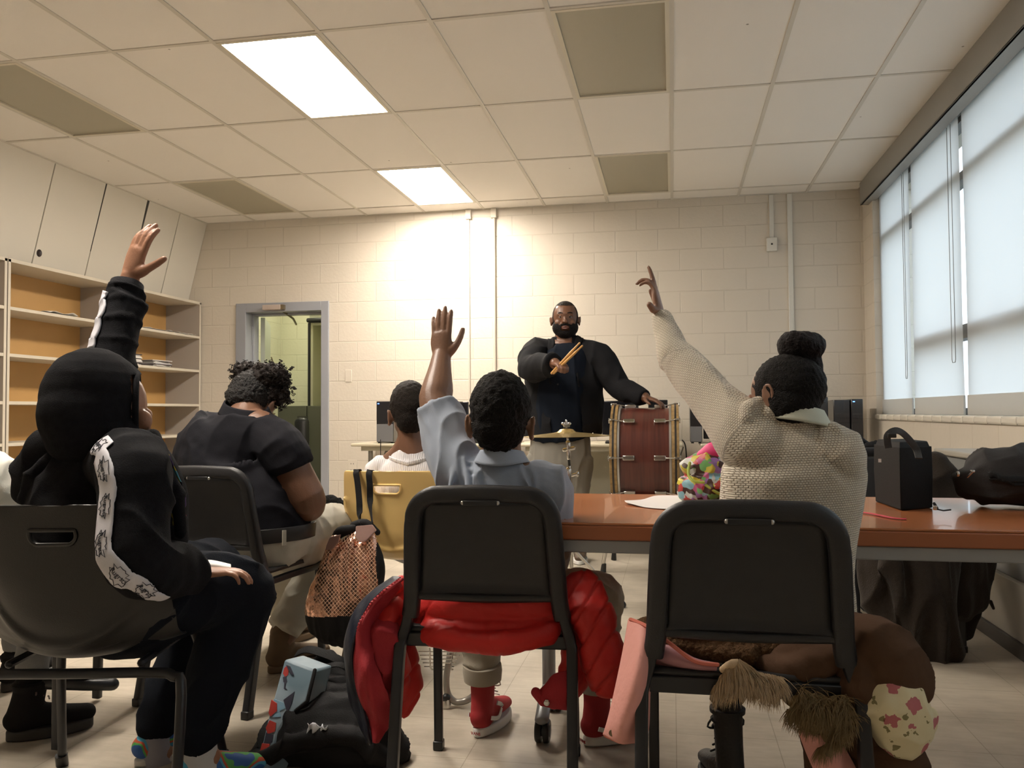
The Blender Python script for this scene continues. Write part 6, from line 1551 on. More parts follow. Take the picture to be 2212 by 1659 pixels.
    for k, (a_, ms) in enumerate(((aL, M_sock), (aR, M_sockw))):
        dr = (.75, .66) if k else (.55, .83); d = Vector((*dr, 0)).normalized()
        so = MB().tube([a_ + Vector((0, 0, .03)), a_ + Vector((0, 0, -.03)), a_ + d * .01 + Vector((0, 0, -.10))], [.043, .046, .048], 18, smooth=3).build('sock', ms, t)
        shoe(t, 'patterned_shoe', Vector((a_.x, a_.y, 0)) - d * .045, dr, .245, m, M_white, .043, top=Vector((a_.x, a_.y, .085)), sole_h=.024)
    return t
hooded()

# ------------------------------------------------------------------ 7: child mostly outside the left edge
def edge_child():
    Y = 2.42
    t = thing('person', 'child in white shirt and black boots, cut off by the left edge', 'person', (P(-95, 1300, Y).x, Y, 0))
    HC = P(-95, 850, Y + .05); b = MB(); b.ell(HC, (.074, .092, .100)); b.ell(HC + Vector((0, .034, -.05)), (.056, .06, .06)); NB = P(-95, 975, Y)
    b.tube([HC + Vector((0, 0, -.06)), NB], [.05, .055], 14); PV = Vector((P(-95, 1300, Y).x, Y + .02, .56))
    b.tube([NB, NB + Vector((0, 0, -.12)), PV], [(.09, .06), (.13, .08), (.13, .10)], 18, side=(1, 0, 0), smooth=3)
    for sg in (-1, 1):
        SH = NB + Vector((sg * .155, 0, -.07)); b.tube([NB + Vector((0, 0, -.04)), SH, SH + Vector((sg * .02, .06, -.22)), SH + Vector((-sg * .03, .24, -.26))], [.045, .045, .036, .026], 12, smooth=3)
        hand(b, SH + Vector((-sg * .03, .24, -.26)), (-sg * .4, 1, -.1), (0, 0, -1), .14, sg, curl=(.4, .4, .4, .4))
    ank = [Vector((P(88, 1480, 2.40).x, 2.36, .17)), Vector((PV.x - .08, 2.78, .12))]
    kn = [Vector((ank[0].x - .03, 2.42, .50)), Vector((PV.x - .10, 2.80, .50))]
    for k in (0, 1): b.tube([PV + Vector((.07 - .14 * k, .02, -.01)), kn[k], kn[k] + Vector((0, 0, -.06)), ank[k], ank[k] + Vector((0, .0, -.08))], [.065, .05, .046, .032, .034], 12, smooth=2)
    organic('body', b, SK_B, t, .006, 4)
    h = MB(); h.ell(HC + Vector((0, -.006, .014)), (.081, .096, .102)); organic('hair', h, H_B, t, .006, 2, keep=lambda p: not (p.y > HC.y + .05 and p.z < HC.z + .05))
    s_ = MB(); s_.tube([NB + Vector((0, 0, -.01)), NB + Vector((0, 0, -.05)), NB + Vector((0, 0, -.14)), PV + Vector((0, 0, -.01))], [(.065, .06), (.13, .08), (.165, .105), (.165, .12)], 24, side=(1, 0, 0), smooth=4)
    for sg in (-1, 1):
        SH = NB + Vector((sg * .155, 0, -.07)); s_.tube([NB + Vector((sg * .04, 0, -.04)), SH, SH + Vector((sg * .012, .02, -.14))], [.055, .064, .058], 16, smooth=3, cap='flat')
    organic('shirt', s_, mat('shirt_white', (.66, .65, .58), .85, bump=(300, .15)), t, .007, 3, disp=folds(.008, 9, 2))
    tr = MB(); tr.tube([PV + Vector((0, 0, .04)), PV + Vector((0, 0, -.02))], [(.15, .11)] * 2, 16, side=(1, 0, 0))
    for k in (0, 1): tr.tube([PV + Vector((.07 - .14 * k, .02, -.01)), kn[k], kn[k] + Vector((0, 0, -.07)), ank[k] + Vector((0, 0, .02))], [.08, .062, .056, .047], 14, smooth=3, cap='flat')
    organic('trousers', tr, mat('trouser_grey', (.22, .22, .22), .85, bump=(300, .2)), t, .007, 3, disp=folds(.005, 12, 7))
    M_sd = mat('suede_black', (.012, .011, .011), .9, spec=.15, bump=(300, .2))
    for k in (0, 1):
        dr = (.62, .60) if k == 0 else (0, 1); d = Vector((*dr, 0)).normalized()
        u, ctr, sd, d, h0 = shoe(t, 'lace_up_boot', Vector((ank[k].x, ank[k].y, 0)) - d * .055, dr, .25, M_sd, M_bsole, .046, top=ank[k] + Vector((0, 0, .005)), sole_h=.034, toe_h=.06)
        laces(u, ctr, sd, h0, mat('lace_brown', (.10, .06, .05), .6), 5, .0026, z0=.068, dz=.05)
        MB().lathe([(.043, 0), (.052, .002), (.055, .02), (.048, .028)], ank[k] + Vector((0, 0, -.018)), seg=24).build('padded_cuff', M_sd, u)
edge_child()
# ================================================================== JACKETS, COATS, BAGS, SMALL THINGS
# ---- red puffer jacket tucked over the seat of the middle chair
M_puf = mat('puffer_red', (.52, .020, .016), .50, bump=(26, .35, 4), spec=.35); M_nav = mat('puffer_navy', (.010, .013, .026), .45, bump=(26, .35, 4)); M_lin = mat('lining_red', (.34, .014, .022), .8, bump=(200, .2))
M_zip = mat('zip_red', (.45, .03, .04), .6)
t = thing('puffer_jacket', 'red puffer jacket with navy outside tucked into the middle black chair', 'jacket', (P(1050, 1400, 2.15).x, 2.15, .42))
m = MB()
YO = 0.0
def T(mb, pts, r, seg=16, sm=4, **k): return mb.tube([P(p[0], p[1], p[2] + YO) for p in pts], r, seg, smooth=sm, **k)
YO = .06
T(m, [(858, 1345, 2.17), (950, 1312, 2.105), (1060, 1310, 2.10), (1170, 1310, 2.105), (1240, 1305, 2.15)], [.036, .050, .050, .050, .045])
T(m, [(895, 1335, 2.11), (970, 1328, 2.11), (1060, 1340, 2.10), (1150, 1335, 2.11), (1215, 1320, 2.12)], [.018, .026, .026, .026, .016])
T(m, [(1235, 1290, 2.13), (1262, 1262, 2.14), (1275, 1300, 2.12)], [.038, .040, .045])
T(m, [(1244, 1300, 2.13), (1275, 1325, 2.11), (1292, 1375, 2.09), (1305, 1430, 2.08), (1310, 1470, 2.08)], [.046, .060, .050, .060, .044])
T(m, [(1242, 1380, 2.14), (1248, 1440, 2.13), (1222, 1485, 2.12), (1200, 1505, 2.12)], [.036, .042, .038, .028])
T(m, [(866, 1268, 2.15), (838, 1305, 2.12), (812, 1350, 2.08), (800, 1400, 2.07)], [.028, .040, .045, .040])
T(m, [(845, 1320, 2.08), (838, 1375, 2.06), (850, 1430, 2.08), (868, 1500, 2.14)], [.038, .042, .040, .026])
T(m, [(868, 1390, 2.14), (880, 1450, 2.15), (884, 1500, 2.15), (868, 1545, 2.13)], [.03, .036, .030, .012])
YO = 0.0
T(m, [(905, 1362, 2.155), (945, 1370, 2.11), (1040, 1388, 2.085), (1130, 1384, 2.09), (1180, 1366, 2.13), (1210, 1352, 2.16)], [.024, .032, .028, .028, .030, .022])
T(m, [(930, 1350, 2.125), (1040, 1362, 2.115), (1170, 1350, 2.13)], [.020, .026, .020])
def qd(p, n_):
    v = .005 * (1 - abs(noise.noise(Vector((p.x * 7, p.y * 9, p.z * 16)))) * 2.4) + .002 * noise.noise(Vector((p.x * 30, p.y * 30, p.z * 18)))
    s_ = math.sin((p.z + .12 * math.sin(p.x * 14)) * 2 * PI / .085)
    return v - ((.007 if abs(p.x - P(1050, 1340, 2.1).x) > .17 else .002) * max(0, s_) ** 10)
puf = organic('red_shell', m, M_puf, t, .005, 3, disp=qd)
def sheet(mb, rows, nu=36, nv=24, wob=.012, fr=9, k=0, th=.0):
    """surface lofted through rows of world points"""
    R_ = [[P(*q) for q in r] for r in rows]
    R2 = [spline(r, [(1, 1)] * len(r), 10)[0] for r in R_]
    def fn(u, v):
        c = []
        for r in R2:
            f = u * (len(r) - 1); i = min(len(r) - 2, int(f)); c.append(r[i].lerp(r[i + 1], f - i))
        cc, _ = spline(c, [(1, 1)] * len(c), 10); f = v * (len(cc) - 1); i = min(len(cc) - 2, int(f)); p = cc[i].lerp(cc[i + 1], f - i)
        return p + Vector((0, -1, 0)) * wob * (noise.noise(Vector((p.x * fr, k, p.z * fr * .5))) + .35 * noise.noise(Vector((p.x * fr * 3, k, p.z * fr))))
    mb.grid(fn, nu, nv); return fn
m = MB()
fn = sheet(m, [[(866, 1250, 2.10), (800, 1305, 2.06), (770, 1380, 2.05), (762, 1450, 2.05), (778, 1520, 2.06), (790, 1560, 2.06), (806, 1604, 2.07)], [(868, 1256, 2.12), (806, 1325, 2.08), (790, 1400, 2.04), (792, 1455, 2.02), (805, 1520, 2.03), (812, 1565, 2.05), (810, 1604, 2.06)], [(870, 1262, 2.14), (815, 1345, 2.10), (812, 1420, 2.06), (836, 1480, 2.05), (840, 1530, 2.05), (832, 1575, 2.07), (818, 1602, 2.07)]], wob=.055, fr=13)
li = m.build('red_lining', M_lin, t, solid=.008)
m = MB(); T(m, [(835, 1370, 2.10), (826, 1430, 2.10), (828, 1500, 2.11), (822, 1570, 2.11)], [.040, .048, .040, .016]); organic('inner_lining', m, M_lin, t, .006, 2, disp=folds(.012, 14, 9, (1, 1, .6), 3))
m = MB()
sheet(m, [[(866, 1250, 2.11), (800, 1305, 2.07), (770, 1380, 2.06), (762, 1450, 2.06), (778, 1520, 2.07), (790, 1560, 2.07), (806, 1604, 2.08)], [(850, 1250, 2.17), (785, 1300, 2.14), (755, 1370, 2.13), (748, 1450, 2.13), (756, 1520, 2.14), (775, 1560, 2.13), (800, 1600, 2.11)], [(860, 1300, 2.24), (830, 1330, 2.24), (800, 1390, 2.22), (790, 1450, 2.22), (790, 1520, 2.20), (800, 1560, 2.16), (808, 1598, 2.12)]], wob=.030, fr=11)
m.build('navy_shell', M_nav, t, solid=.010)
m = MB(); pz = [fn(u / 70, 0.0) for u in range(71)]
for i in range(0, 70): m.box(pz[i], (.0055, .006, .0045), (0, .5 + .4 * math.sin(i), 0))
m.tube([p + Vector((.006, .003, 0)) for p in pz], .0045, 8)
m.build('zip_edge', M_zip, t)
m = MB(); sheet(m, [[(1235, 1450, 2.10), (1200, 1455, 2.09), (1180, 1480, 2.09), (1158, 1500, 2.09)], [(1232, 1500, 2.08), (1205, 1505, 2.07), (1180, 1510, 2.07), (1168, 1512, 2.08)], [(1232, 1532, 2.10), (1205, 1530, 2.09), (1180, 1524, 2.09), (1170, 1520, 2.09)]], wob=.012)
m.tube([P(1172, 1516, 2.085), P(1158, 1496, 2.085)], [.006, .008], 8)
m.build('pocket_flap', M_lin, t, solid=.01)
MB().ell(P(1181, 1518, 2.062), (.008, .004, .008)).build('snap_button', M_chr, t)

# ---- brown fuzzy coat with pink quilted edge, fur trim and flowered lining
M_brf = mat('fuzzy_brown', (.125, .070, .036), .95, bump=(170, 1.0, 6), var=(70, .45), spec=.08); M_brs_ = mat('suede_brown_dark', (.085, .048, .030), .9, bump=(40, .3), var=(8, .3), spec=.1)
M_pnk = mat('pink_quilt', (.76, .36, .31), .75, bump=(30, .35)); M_pnkl = mat('mauve_lining', (.42, .20, .22), .6, bump=(22, .4)); M_pzip = mat('pink_zip', (.60, .16, .11), .7)
t = thing('winter_coat', 'brown fuzzy coat with pink edging, fur trim and flowered sleeve lining on the nearest chair', 'coat', (P(1640, 1450, 1.86).x, 1.86, .42))
YO = .045
m = MB()
T(m, [(1385, 1352, 1.96), (1450, 1350, 1.90), (1540, 1378, 1.90), (1650, 1400, 1.90), (1760, 1395, 1.90), (1840, 1370, 1.88)], [.018, .030, .042, .046, .046, .045])
T(m, [(1440, 1385, 1.88), (1520, 1405, 1.87), (1620, 1415, 1.86)], [.014, .022, .022])
fz = organic('fuzzy_inside', m, M_brf, t, .0045, 2, disp=lambda p, n_: .003 * noise.noise(p * 120) + .003 * noise.noise(p * 260) + .004 * noise.noise(p * 14))
m = MB()
T(m, [(1640, 1425, 1.86), (1700, 1445, 1.84), (1760, 1430, 1.83), (1835, 1400, 1.82)], [.012, .030, .034, .030])
T(m, [(1690, 1410, 1.86), (1740, 1400, 1.85), (1800, 1390, 1.85)], [.016, .028, .026])
T(m, [(1845, 1360, 1.85), (1885, 1385, 1.83), (1925, 1430, 1.82), (1950, 1480, 1.82)], [.036, .058, .064, .058])
T(m, [(1850, 1395, 1.83), (1862, 1450, 1.82), (1858, 1520, 1.82), (1870, 1580, 1.83)], [.040, .046, .050, .048])
T(m, [(1862, 1590, 1.84), (1900, 1625, 1.84), (1940, 1640, 1.83), (1930, 1720, 1.84)], [.055, .062, .056, .05])
T(m, [(1720, 1500, 1.88), (1775, 1520, 1.88), (1800, 1600, 1.88), (1810, 1700, 1.88)], [.030, .055, .06, .06])
organic('suede_outside', m, M_brs_, t, .005, 3, disp=folds(.008, 11, 3))
# flowered lining
mfl = bpy.data.materials.new('flowered_fleece'); mfl.use_nodes = True; n, l = nt(mfl); bb_ = n['Principled BSDF']; bb_.inputs['Roughness'].default_value = .9; tc = n.new('ShaderNodeTexCoord'); vo = n.new('ShaderNodeTexVoronoi'); vo.inputs['Scale'].default_value = 22; vo.inputs['Randomness'].default_value = .9
ns = n.new('ShaderNodeTexNoise'); ns.inputs['Scale'].default_value = 70; ad = n.new('ShaderNodeVectorMath'); ad.operation = 'MULTIPLY_ADD'; ad.inputs[1].default_value = (.022, .022, .022); l.new(tc.outputs['Object'], ns.inputs[0]); l.new(ns.outputs['Color'], ad.inputs[0]); l.new(tc.outputs['Object'], ad.inputs[2]); l.new(ad.outputs[0], vo.inputs[0])
cr = n.new('ShaderNodeValToRGB'); cr.color_ramp.interpolation = 'CONSTANT'; e = cr.color_ramp.elements; e[0].color = (.50, .16, .17, 1); e[1].position = .36; e[1].color = (.74, .66, .43, 1); l.new(vo.outputs['Distance'], cr.inputs[0])
v2 = n.new('ShaderNodeTexVoronoi'); v2.inputs['Scale'].default_value = 34; l.new(ad.outputs[0], v2.inputs[0]); c2 = n.new('ShaderNodeValToRGB'); c2.color_ramp.interpolation = 'CONSTANT'; e = c2.color_ramp.elements; e[0].color = (.35, .34, .24, 1); e[1].position = .24; e[1].color = (1, 1, 1, 1); l.new(v2.outputs['Distance'], c2.inputs[0])
mx = n.new('ShaderNodeMix'); mx.data_type = 'RGBA'; mx.blend_type = 'MULTIPLY'; mx.inputs[0].default_value = 1; l.new(cr.outputs[0], mx.inputs[6]); l.new(c2.outputs[0], mx.inputs[7]); l.new(mx.outputs[2], bb_.inputs['Base Color'])
m = MB()
T(m, [(1925, 1468, 1.81), (1935, 1530, 1.79), (1945, 1580, 1.80)], [(.052, .045), (.066, .055), (.060, .05)], side=(1, 0, 0))
T(m, [(1955, 1565, 1.80), (1985, 1560, 1.80), (2003, 1548, 1.81)], [.030, .028, .016]); T(m, [(1950, 1590, 1.80), (1985, 1590, 1.80), (2000, 1570, 1.81)], [.026, .024, .018])
T(m, [(1905, 1520, 1.79), (1930, 1585, 1.79), (1975, 1608, 1.80)], [.03, .034, .020])
organic('flowered_lining', m, mfl, t, .0045, 3, disp=folds(.007, 16, 5))
YO = 0.0
# pink sleeve side
m = MB(); fn = sheet(m, [[(1362, 1340, 1.93), (1352, 1400, 1.90), (1338, 1470, 1.88), (1322, 1540, 1.87), (1308, 1585, 1.87)], [(1392, 1352, 1.88), (1385, 1410, 1.83), (1370, 1480, 1.81), (1350, 1560, 1.81), (1345, 1602, 1.83)], [(1425, 1372, 1.90), (1412, 1420, 1.87), (1400, 1480, 1.86), (1398, 1560, 1.86), (1392, 1598, 1.87)]], wob=.018, fr=12)
pk = m.build('pink_panel', M_pnk, t, solid=.014)
m = MB(); m.tube([fn(u / 40, 0) for u in range(41)], .0042, 6); m.tube([fn(1, v / 20) for v in range(21)], .006, 6)
T(m, [(1362, 1338, 1.92), (1400, 1355, 1.86), (1450, 1392, 1.84), (1500, 1428, 1.83), (1550, 1436, 1.83)], .0045, 6, 8)
m.build('pink_piping', M_pzip, t)
m = MB(); sheet(m, [[(1425, 1392, 1.87), (1460, 1400, 1.86), (1500, 1425, 1.85), (1548, 1436, 1.85)], [(1420, 1412, 1.86), (1455, 1425, 1.845), (1500, 1436, 1.84), (1548, 1442, 1.845)], [(1415, 1428, 1.88), (1455, 1436, 1.87), (1500, 1442, 1.86), (1548, 1446, 1.86)]], wob=.006)
m.build('mauve_lining', M_pnkl, t, solid=.012)
MB().lathe([(.007, 0), (.007, .004), (.003, .0045)], P(1322, 1584, 1.835), axis='y', seg=16).build('snap_button', M_brass, pk)
MB().tube([P(1368, 1448, 1.845), P(1385, 1432, 1.838)], .003, 6).tube([P(1352, 1512, 1.838), P(1395, 1502, 1.845)], .003, 6).build('pocket_seam', M_pzip, pk)
m = MB(); sheet(m, [[(1728, 1580, 1.86), (1745, 1625, 1.85), (1770, 1680, 1.85)], [(1765, 1590, 1.83), (1790, 1630, 1.82), (1815, 1690, 1.82)], [(1800, 1588, 1.84), (1830, 1630, 1.84), (1855, 1680, 1.84)]], wob=.012)
p2 = m.build('pink_hem', M_pnk, t, solid=.012)
MB().lathe([(.008, 0), (.008, .004), (.003, .0045)], P(1790, 1626, 1.80), axis='y', seg=16).build('snap_button', M_brass, p2)
# fur trims
M_fur = mat('fur_tan', (.58, .43, .27), .7, var=(40, .35), spec=.2); M_fur2 = mat('fur_dark_tan', (.26, .18, .09), .75, var=(40, .45), spec=.2)
random.seed(21)
m = MB(); T(m, [(1562, 1446, 1.84), (1590, 1440, 1.83), (1625, 1462, 1.83), (1685, 1475, 1.84)], [.008, .016, .014, .006], 12)
def fbase(pts, r):
    pts = [P(*q) for q in pts]
    def f():
        k = random.uniform(0, len(pts) - 1.001); i = int(k); c = pts[i].lerp(pts[i + 1], k - i); a = random.uniform(-PI, PI)
        nn = Vector((math.cos(a) * .5, -abs(math.sin(a)), math.cos(a) * .9)).normalized(); return c + nn * r * .8, nn
    return f
fur(m, fbase([(1562, 1446, 1.84), (1590, 1436, 1.83), (1625, 1462, 1.83), (1685, 1475, 1.84)], .018),   .046, 2400, lambda p, n_: n_ * .45 + Vector((.10, -.15, -.9)), .0008)
fur(m, fbase([(1548, 1470, 1.83), (1575, 1462, 1.83), (1600, 1466, 1.82)], .014), .05, 400, lambda p, n_: n_ * .4 + Vector((-.12, -.15, -.9)), .0008)
m.build('fur_trim', M_fur, t)
m = MB(); T(m, [(1722, 1515, 1.85), (1760, 1535, 1.84), (1795, 1560, 1.84), (1790, 1590, 1.84)], [.020, .036, .036, .02], 12)
fur(m, fbase([(1712, 1505, 1.85), (1760, 1530, 1.83), (1810, 1525, 1.83), (1830, 1560, 1.83), (1780, 1590, 1.83)], .034), .042, 2200, lambda p, n_: n_ * .5 + Vector((-.25, -.2, -.6)), .0008, rnd=.45)
m.build('fur_trim', M_fur2, t)

# ---- black coat draped over a chair on the far side of the table
M_bc = mat('coat_black_brown', (.028, .021, .016), .9, bump=(200, .4), spec=.15, sheen=.1)
hid = dup(chB, (1.0, 4.10, 0), math.radians(176), 'black music chair buried under the big dark coat behind the table')
for s_ in [o for o in bpy.data.objects if o.parent == hid and o.name.startswith('leg')]: pass
t = thing('dark_coat', 'big dark coat draped over a chair behind the orange table, hem near the floor', 'coat', (P(1980, 1440, 3.8).x, 3.9, .1))
m = MB()
T(m, [(2018, 1000, 4.0), (2030, 1080, 3.98), (2040, 1180, 3.92), (2060, 1300, 3.85)], [(.05, .05), (.12, .07), (.17, .09), (.14, .07)], side=(1, 0, 0))
T(m, [(1920, 1150, 3.80), (1905, 1230, 3.76), (1930, 1330, 3.76), (1965, 1420, 3.78)], [(.10, .07), (.095, .07), (.08, .06), (.06, .05)], side=(1, 0, 0))
T(m, [(1985, 1140, 3.76), (1990, 1230, 3.72), (2005, 1340, 3.72), (2020, 1418, 3.74)], [(.13, .07), (.14, .07), (.11, .06), (.085, .05)], side=(1, 0, 0))
T(m, [(2060, 1150, 3.86), (2082, 1230, 3.84), (2100, 1290, 3.86)], [(.10, .06), (.095, .05), (.06, .03)], side=(1, 0, 0))
T(m, [(2050, 1200, 3.92), (2065, 1300, 3.94), (2078, 1375, 3.96)], [(.10, .05), (.08, .05), (.045, .03)], side=(1, 0, 0))
T(m, [(2080, 1300, 3.86), (2100, 1310, 3.86), (2130, 1296, 3.88)], [.03, .03, .012])
T(m, [(1893, 1190, 3.74), (1885, 1260, 3.74), (1910, 1350, 3.75)], [.022, .03, .02]); T(m, [(1940, 1150, 3.68), (1925, 1215, 3.68), (1945, 1290, 3.69), (1972, 1400, 3.72)], [.02, .03, .025, .02]); T(m, [(2020, 1150, 3.68), (2030, 1250, 3.67), (2045, 1380, 3.70)], [.015, .022, .014])
organic('coat_cloth', m, M_bc, t, .009, 3, disp=folds(.030, 5.5, 8, (1.7, 1, .4), 2))
MB().tube([P(2140, 1300, 3.88), P(2146, 1314, 3.88)], [.008, .006], 6).build('toggle', M_bc, t)

# ---- copper quilted backpack hanging on the yellow chair
M_cop = bpy.data.materials.new('copper_quilt'); M_cop.use_nodes = True; n, l = nt(M_cop); bb_ = n['Principled BSDF']; bb_.inputs['Metallic'].default_value = .92; bb_.inputs['Roughness'].default_value = .17
tc = n.new('ShaderNodeTexCoord'); mp = n.new('ShaderNodeMapping'); mp.inputs['Rotation'].default_value = (0, math.radians(45), 0); l.new(tc.outputs['Object'], mp.inputs[0]); sx = n.new('ShaderNodeSeparateXYZ'); l.new(mp.outputs[0], sx.inputs[0])
def tri(sock):
    a = n.new('ShaderNodeMath'); a.operation = 'PINGPONG'; a.inputs[1].default_value = .0055; l.new(sock, a.inputs[0]); c = n.new('ShaderNodeMath'); c.operation = 'LESS_THAN'; c.inputs[1].default_value = .0007; l.new(a.outputs[0], c.inputs[0]); return c
ca, cb2 = tri(sx.outputs['X']), tri(sx.outputs['Z']); mxm = n.new('ShaderNodeMath'); mxm.operation = 'MAXIMUM'; l.new(ca.outputs[0], mxm.inputs[0]); l.new(cb2.outputs[0], mxm.inputs[1])
mx = n.new('ShaderNodeMix'); mx.data_type = 'RGBA'; mx.inputs[6].default_value = (.62, .33, .23, 1); mx.inputs[7].default_value = (.80, .52, .36, 1); l.new(mxm.outputs[0], mx.inputs[0]); l.new(mx.outputs[2], bb_.inputs['Base Color'])
rm = n.new('ShaderNodeMapRange'); rm.inputs[3].default_value = .16; rm.inputs[4].default_value = .55; l.new(mxm.outputs[0], rm.inputs[0]); l.new(rm.outputs[0], bb_.inputs['Roughness'])
rm2 = n.new('ShaderNodeMapRange'); rm2.inputs[3].default_value = .92; rm2.inputs[4].default_value = .05; l.new(mxm.outputs[0], rm2.inputs[0]); l.new(rm2.outputs[0], bb_.inputs['Metallic'])
ns = n.new('ShaderNodeTexNoise'); ns.inputs['Scale'].default_value = 22; l.new(tc.outputs['Object'], ns.inputs[0]); bp = n.new('ShaderNodeBump'); bp.inputs['Strength'].default_value = .35; bp.inputs['Distance'].default_value = .02; l.new(ns.outputs[0], bp.inputs['Height']); l.new(bp.outputs[0], bb_.inputs['Normal'])
M_blk = mat('bag_black', (.012, .012, .013), .75, bump=(300, .25), spec=.2)
M_glit = mat('glitter_pink', (.48, .30, .26), .35, metal=.6, bump=(600, 1.0))
t = thing('quilted_backpack', 'shiny copper quilted backpack hanging by its straps on the yellow chair', 'backpack', (P(755, 1385, 3.08).x, 3.08, P(755, 1385, 3.08).z))
Y = 3.06
m = MB()
T(m, [(786, 1148, Y + .03), (775, 1190, Y), (757, 1250, Y - .02), (745, 1310, Y - .02), (742, 1350, Y - .01)], [(.035, .03), (.085, .055), (.128, .075), (.150, .085), (.150, .08)], 28, side=(1, 0, .12))
T(m, [(722, 1170, Y - .02), (712, 1220, Y - .03), (700, 1290, Y - .03), (690, 1330, Y - .02)], [.022, .035, .045, .035]); T(m, [(800, 1160, Y - .03), (812, 1220, Y - .045), (810, 1290, Y - .05)], [.018, .030, .030])
T(m, [(760, 1170, Y - .05), (752, 1240, Y - .075), (748, 1320, Y - .085)], [.010, .016, .016])
lowz = P(745, 1338, Y - .06).z
def bmf(c):
    e_ = c.z < lowz + .012 + (c.x - P(700, 1300, Y).x) * .10
    return 1 if (e_ or c.y > Y + .035 or c.x > P(826, 1250, Y).x - .0 + (P(800, 1200, Y).z - c.z) * .12) else 0
organic('bag_body', m, None, t, .005, 3, disp=lambda p, n_: .006 * (1 - abs(noise.noise(Vector((p.x * 26, 0, p.z * 7)))) * 2.5), mats=[M_cop, M_blk], mfn=bmf)
m = MB(); T(m, [(762, 1142, Y), (735, 1150, Y + .01), (722, 1168, Y + .01)], [.016, .022, .014]); T(m, [(765, 1135, Y + .02), (790, 1130, Y + .02), (815, 1150, Y + .02)], [.016, .016, .012]); m.build('bag_top', M_blk, t)
for q in ([(768, 1137), (803, 1134), (812, 1146), (790, 1170), (776, 1172), (767, 1160)], [(704, 1180), (712, 1160), (735, 1155), (730, 1172), (715, 1188), (703, 1188)]):
    MB().prism([P(x, y, Y - .060) for x, y in q], (0, .012, 0)).build('glitter_flap', M_glit, t, bevel=.003)
yt = 3.48 - .97 * .268
strap = [((769, 1020, yt - .014), (772, 1040, yt - .02), (776, 1080, yt - .03), (777, 1115, yt - .05), (779, 1135, Y - .01)), ((797, 1022, yt - .014), (799, 1050, yt - .016), (800, 1090, yt - .02), (805, 1135, Y + .0))]
for sp_ in strap:
    pts = [P(*q) for q in sp_]; pts = [pts[0] + Vector((0, .05, -.03)), pts[0] + Vector((0, .03, .006))] + pts
    MB().sweep(pts, rprof(.026, .003, .001), up=(0, 1, .3), smooth=5, scl=None).build('strap', M_blk, t)

# ---- bags on the floor between the chairs
t = thing('black_backpack', 'slumped black backpack on the floor beside the red jacket', 'backpack', (P(700, 1640, 2.40).x, 2.38, 0))
m = MB()
bz = lambda p, z: Vector((p.x, p.y, z))
T(m, [(560, 1650, 2.30), (640, 1600, 2.34), (730, 1585, 2.36), (800, 1600, 2.38), (850, 1650, 2.40)], [(.05, .05), (.09, .09), (.11, .11), (.10, .10), (.05, .05)], 24)
T(m, [(700, 1440, 2.52), (712, 1480, 2.50), (725, 1540, 2.46), (740, 1620, 2.42)], [(.05, .04), (.085, .07), (.12, .10), (.14, .12)], 24, side=(1, 0, 0))
T(m, [(640, 1500, 2.48), (630, 1550, 2.45), (610, 1620, 2.40)], [.03, .05, .055])
T(m, [(520, 1655, 2.32), (560, 1630, 2.33), (620, 1590, 2.34)], [.012, .02, .03]); T(m, [(560, 1640, 2.24), (660, 1600, 2.24), (760, 1590, 2.26), (830, 1640, 2.30)], [.02, .026, .028, .022])
T(m, [(665, 1480, 2.44), (720, 1495, 2.40), (770, 1490, 2.44)], [.012, .018, .012]); T(m, [(650, 1520, 2.42), (720, 1520, 2.37), (780, 1530, 2.42)], [.012, .016, .012])
m.v = [Vector((v.x, v.y, max(.012, v.z))) for v in m.v]
bg_ = organic('bag_body', m, M_blk, t, .007, 3, disp=folds(.016, 7, 4, (1, 1, 1.5), 3))
for v in bg_.data.vertices: v.co.z = max(.002, v.co.z)
m = MB()
def strp(name, pts, w=.024, par=None, mt=None): return MB().sweep([P(*q) for q in pts], rprof(w, .004, .0012), up=(0, -.6, 1), smooth=6).build(name, mt or M_blk, par)
strp('strap', [(640, 1412, 2.52), (665, 1403, 2.50), (700, 1412, 2.48), (740, 1430, 2.48), (755, 1450, 2.5)], .030, t); strp('strap', [(700, 1440, 2.46), (735, 1436, 2.45), (762, 1455, 2.46), (770, 1470, 2.48)], .02, t)
strp('strap', [(500, 1657, 2.3), (535, 1630, 2.31), (575, 1606, 2.33)], .014, t)
m = MB(); m.box(P(655, 1512, 2.40), (.035, .008, .018), (0, -.5, 0)); m.build('buckle', M_black, t, bevel=.003)
# tissue
def crump(name, lbl, cat, pts, Y, sc, mt, k=0):
    m = MB(); C0 = P(*pts, Y)
    def f(u, v):
        a = (u - .5) * 2; b_ = (v - .5) * 2
        return C0 + Vector((a * sc[0], (noise.noise(Vector((a * 2, b_ * 2, k))) * .5) * sc[1], b_ * sc[2] + noise.noise(Vector((a * 2.2, b_ * 1.7, k + 5))) * sc[2] * .8))
    m.grid(f, 16, 12); return tag(m.build(name, mt, solid=.002), lbl, cat)
M_tis = mat('tissue', (.66, .68, .72), .8)
crump('paper_tissue', 'crumpled white tissue lying on the black backpack', 'tissue', (686, 1588), 2.235, (.030, .045, .026), M_tis, 3)
tt = thing('folded_napkin', 'folded white napkin held on the lap of the hooded child', 'napkin', P(462, 1226, 2.04))
m = MB(); sheet(m, [[(424, 1214, 2.0), (455, 1212, 2.03), (498, 1221, 2.04)], [(428, 1226, 1.98), (460, 1222, 2.0), (498, 1228, 2.02)], [(438, 1240, 1.99), (465, 1234, 2.01), (490, 1233, 2.02)]], wob=.004); m.build('upper_fold', M_white, tt, solid=.006)
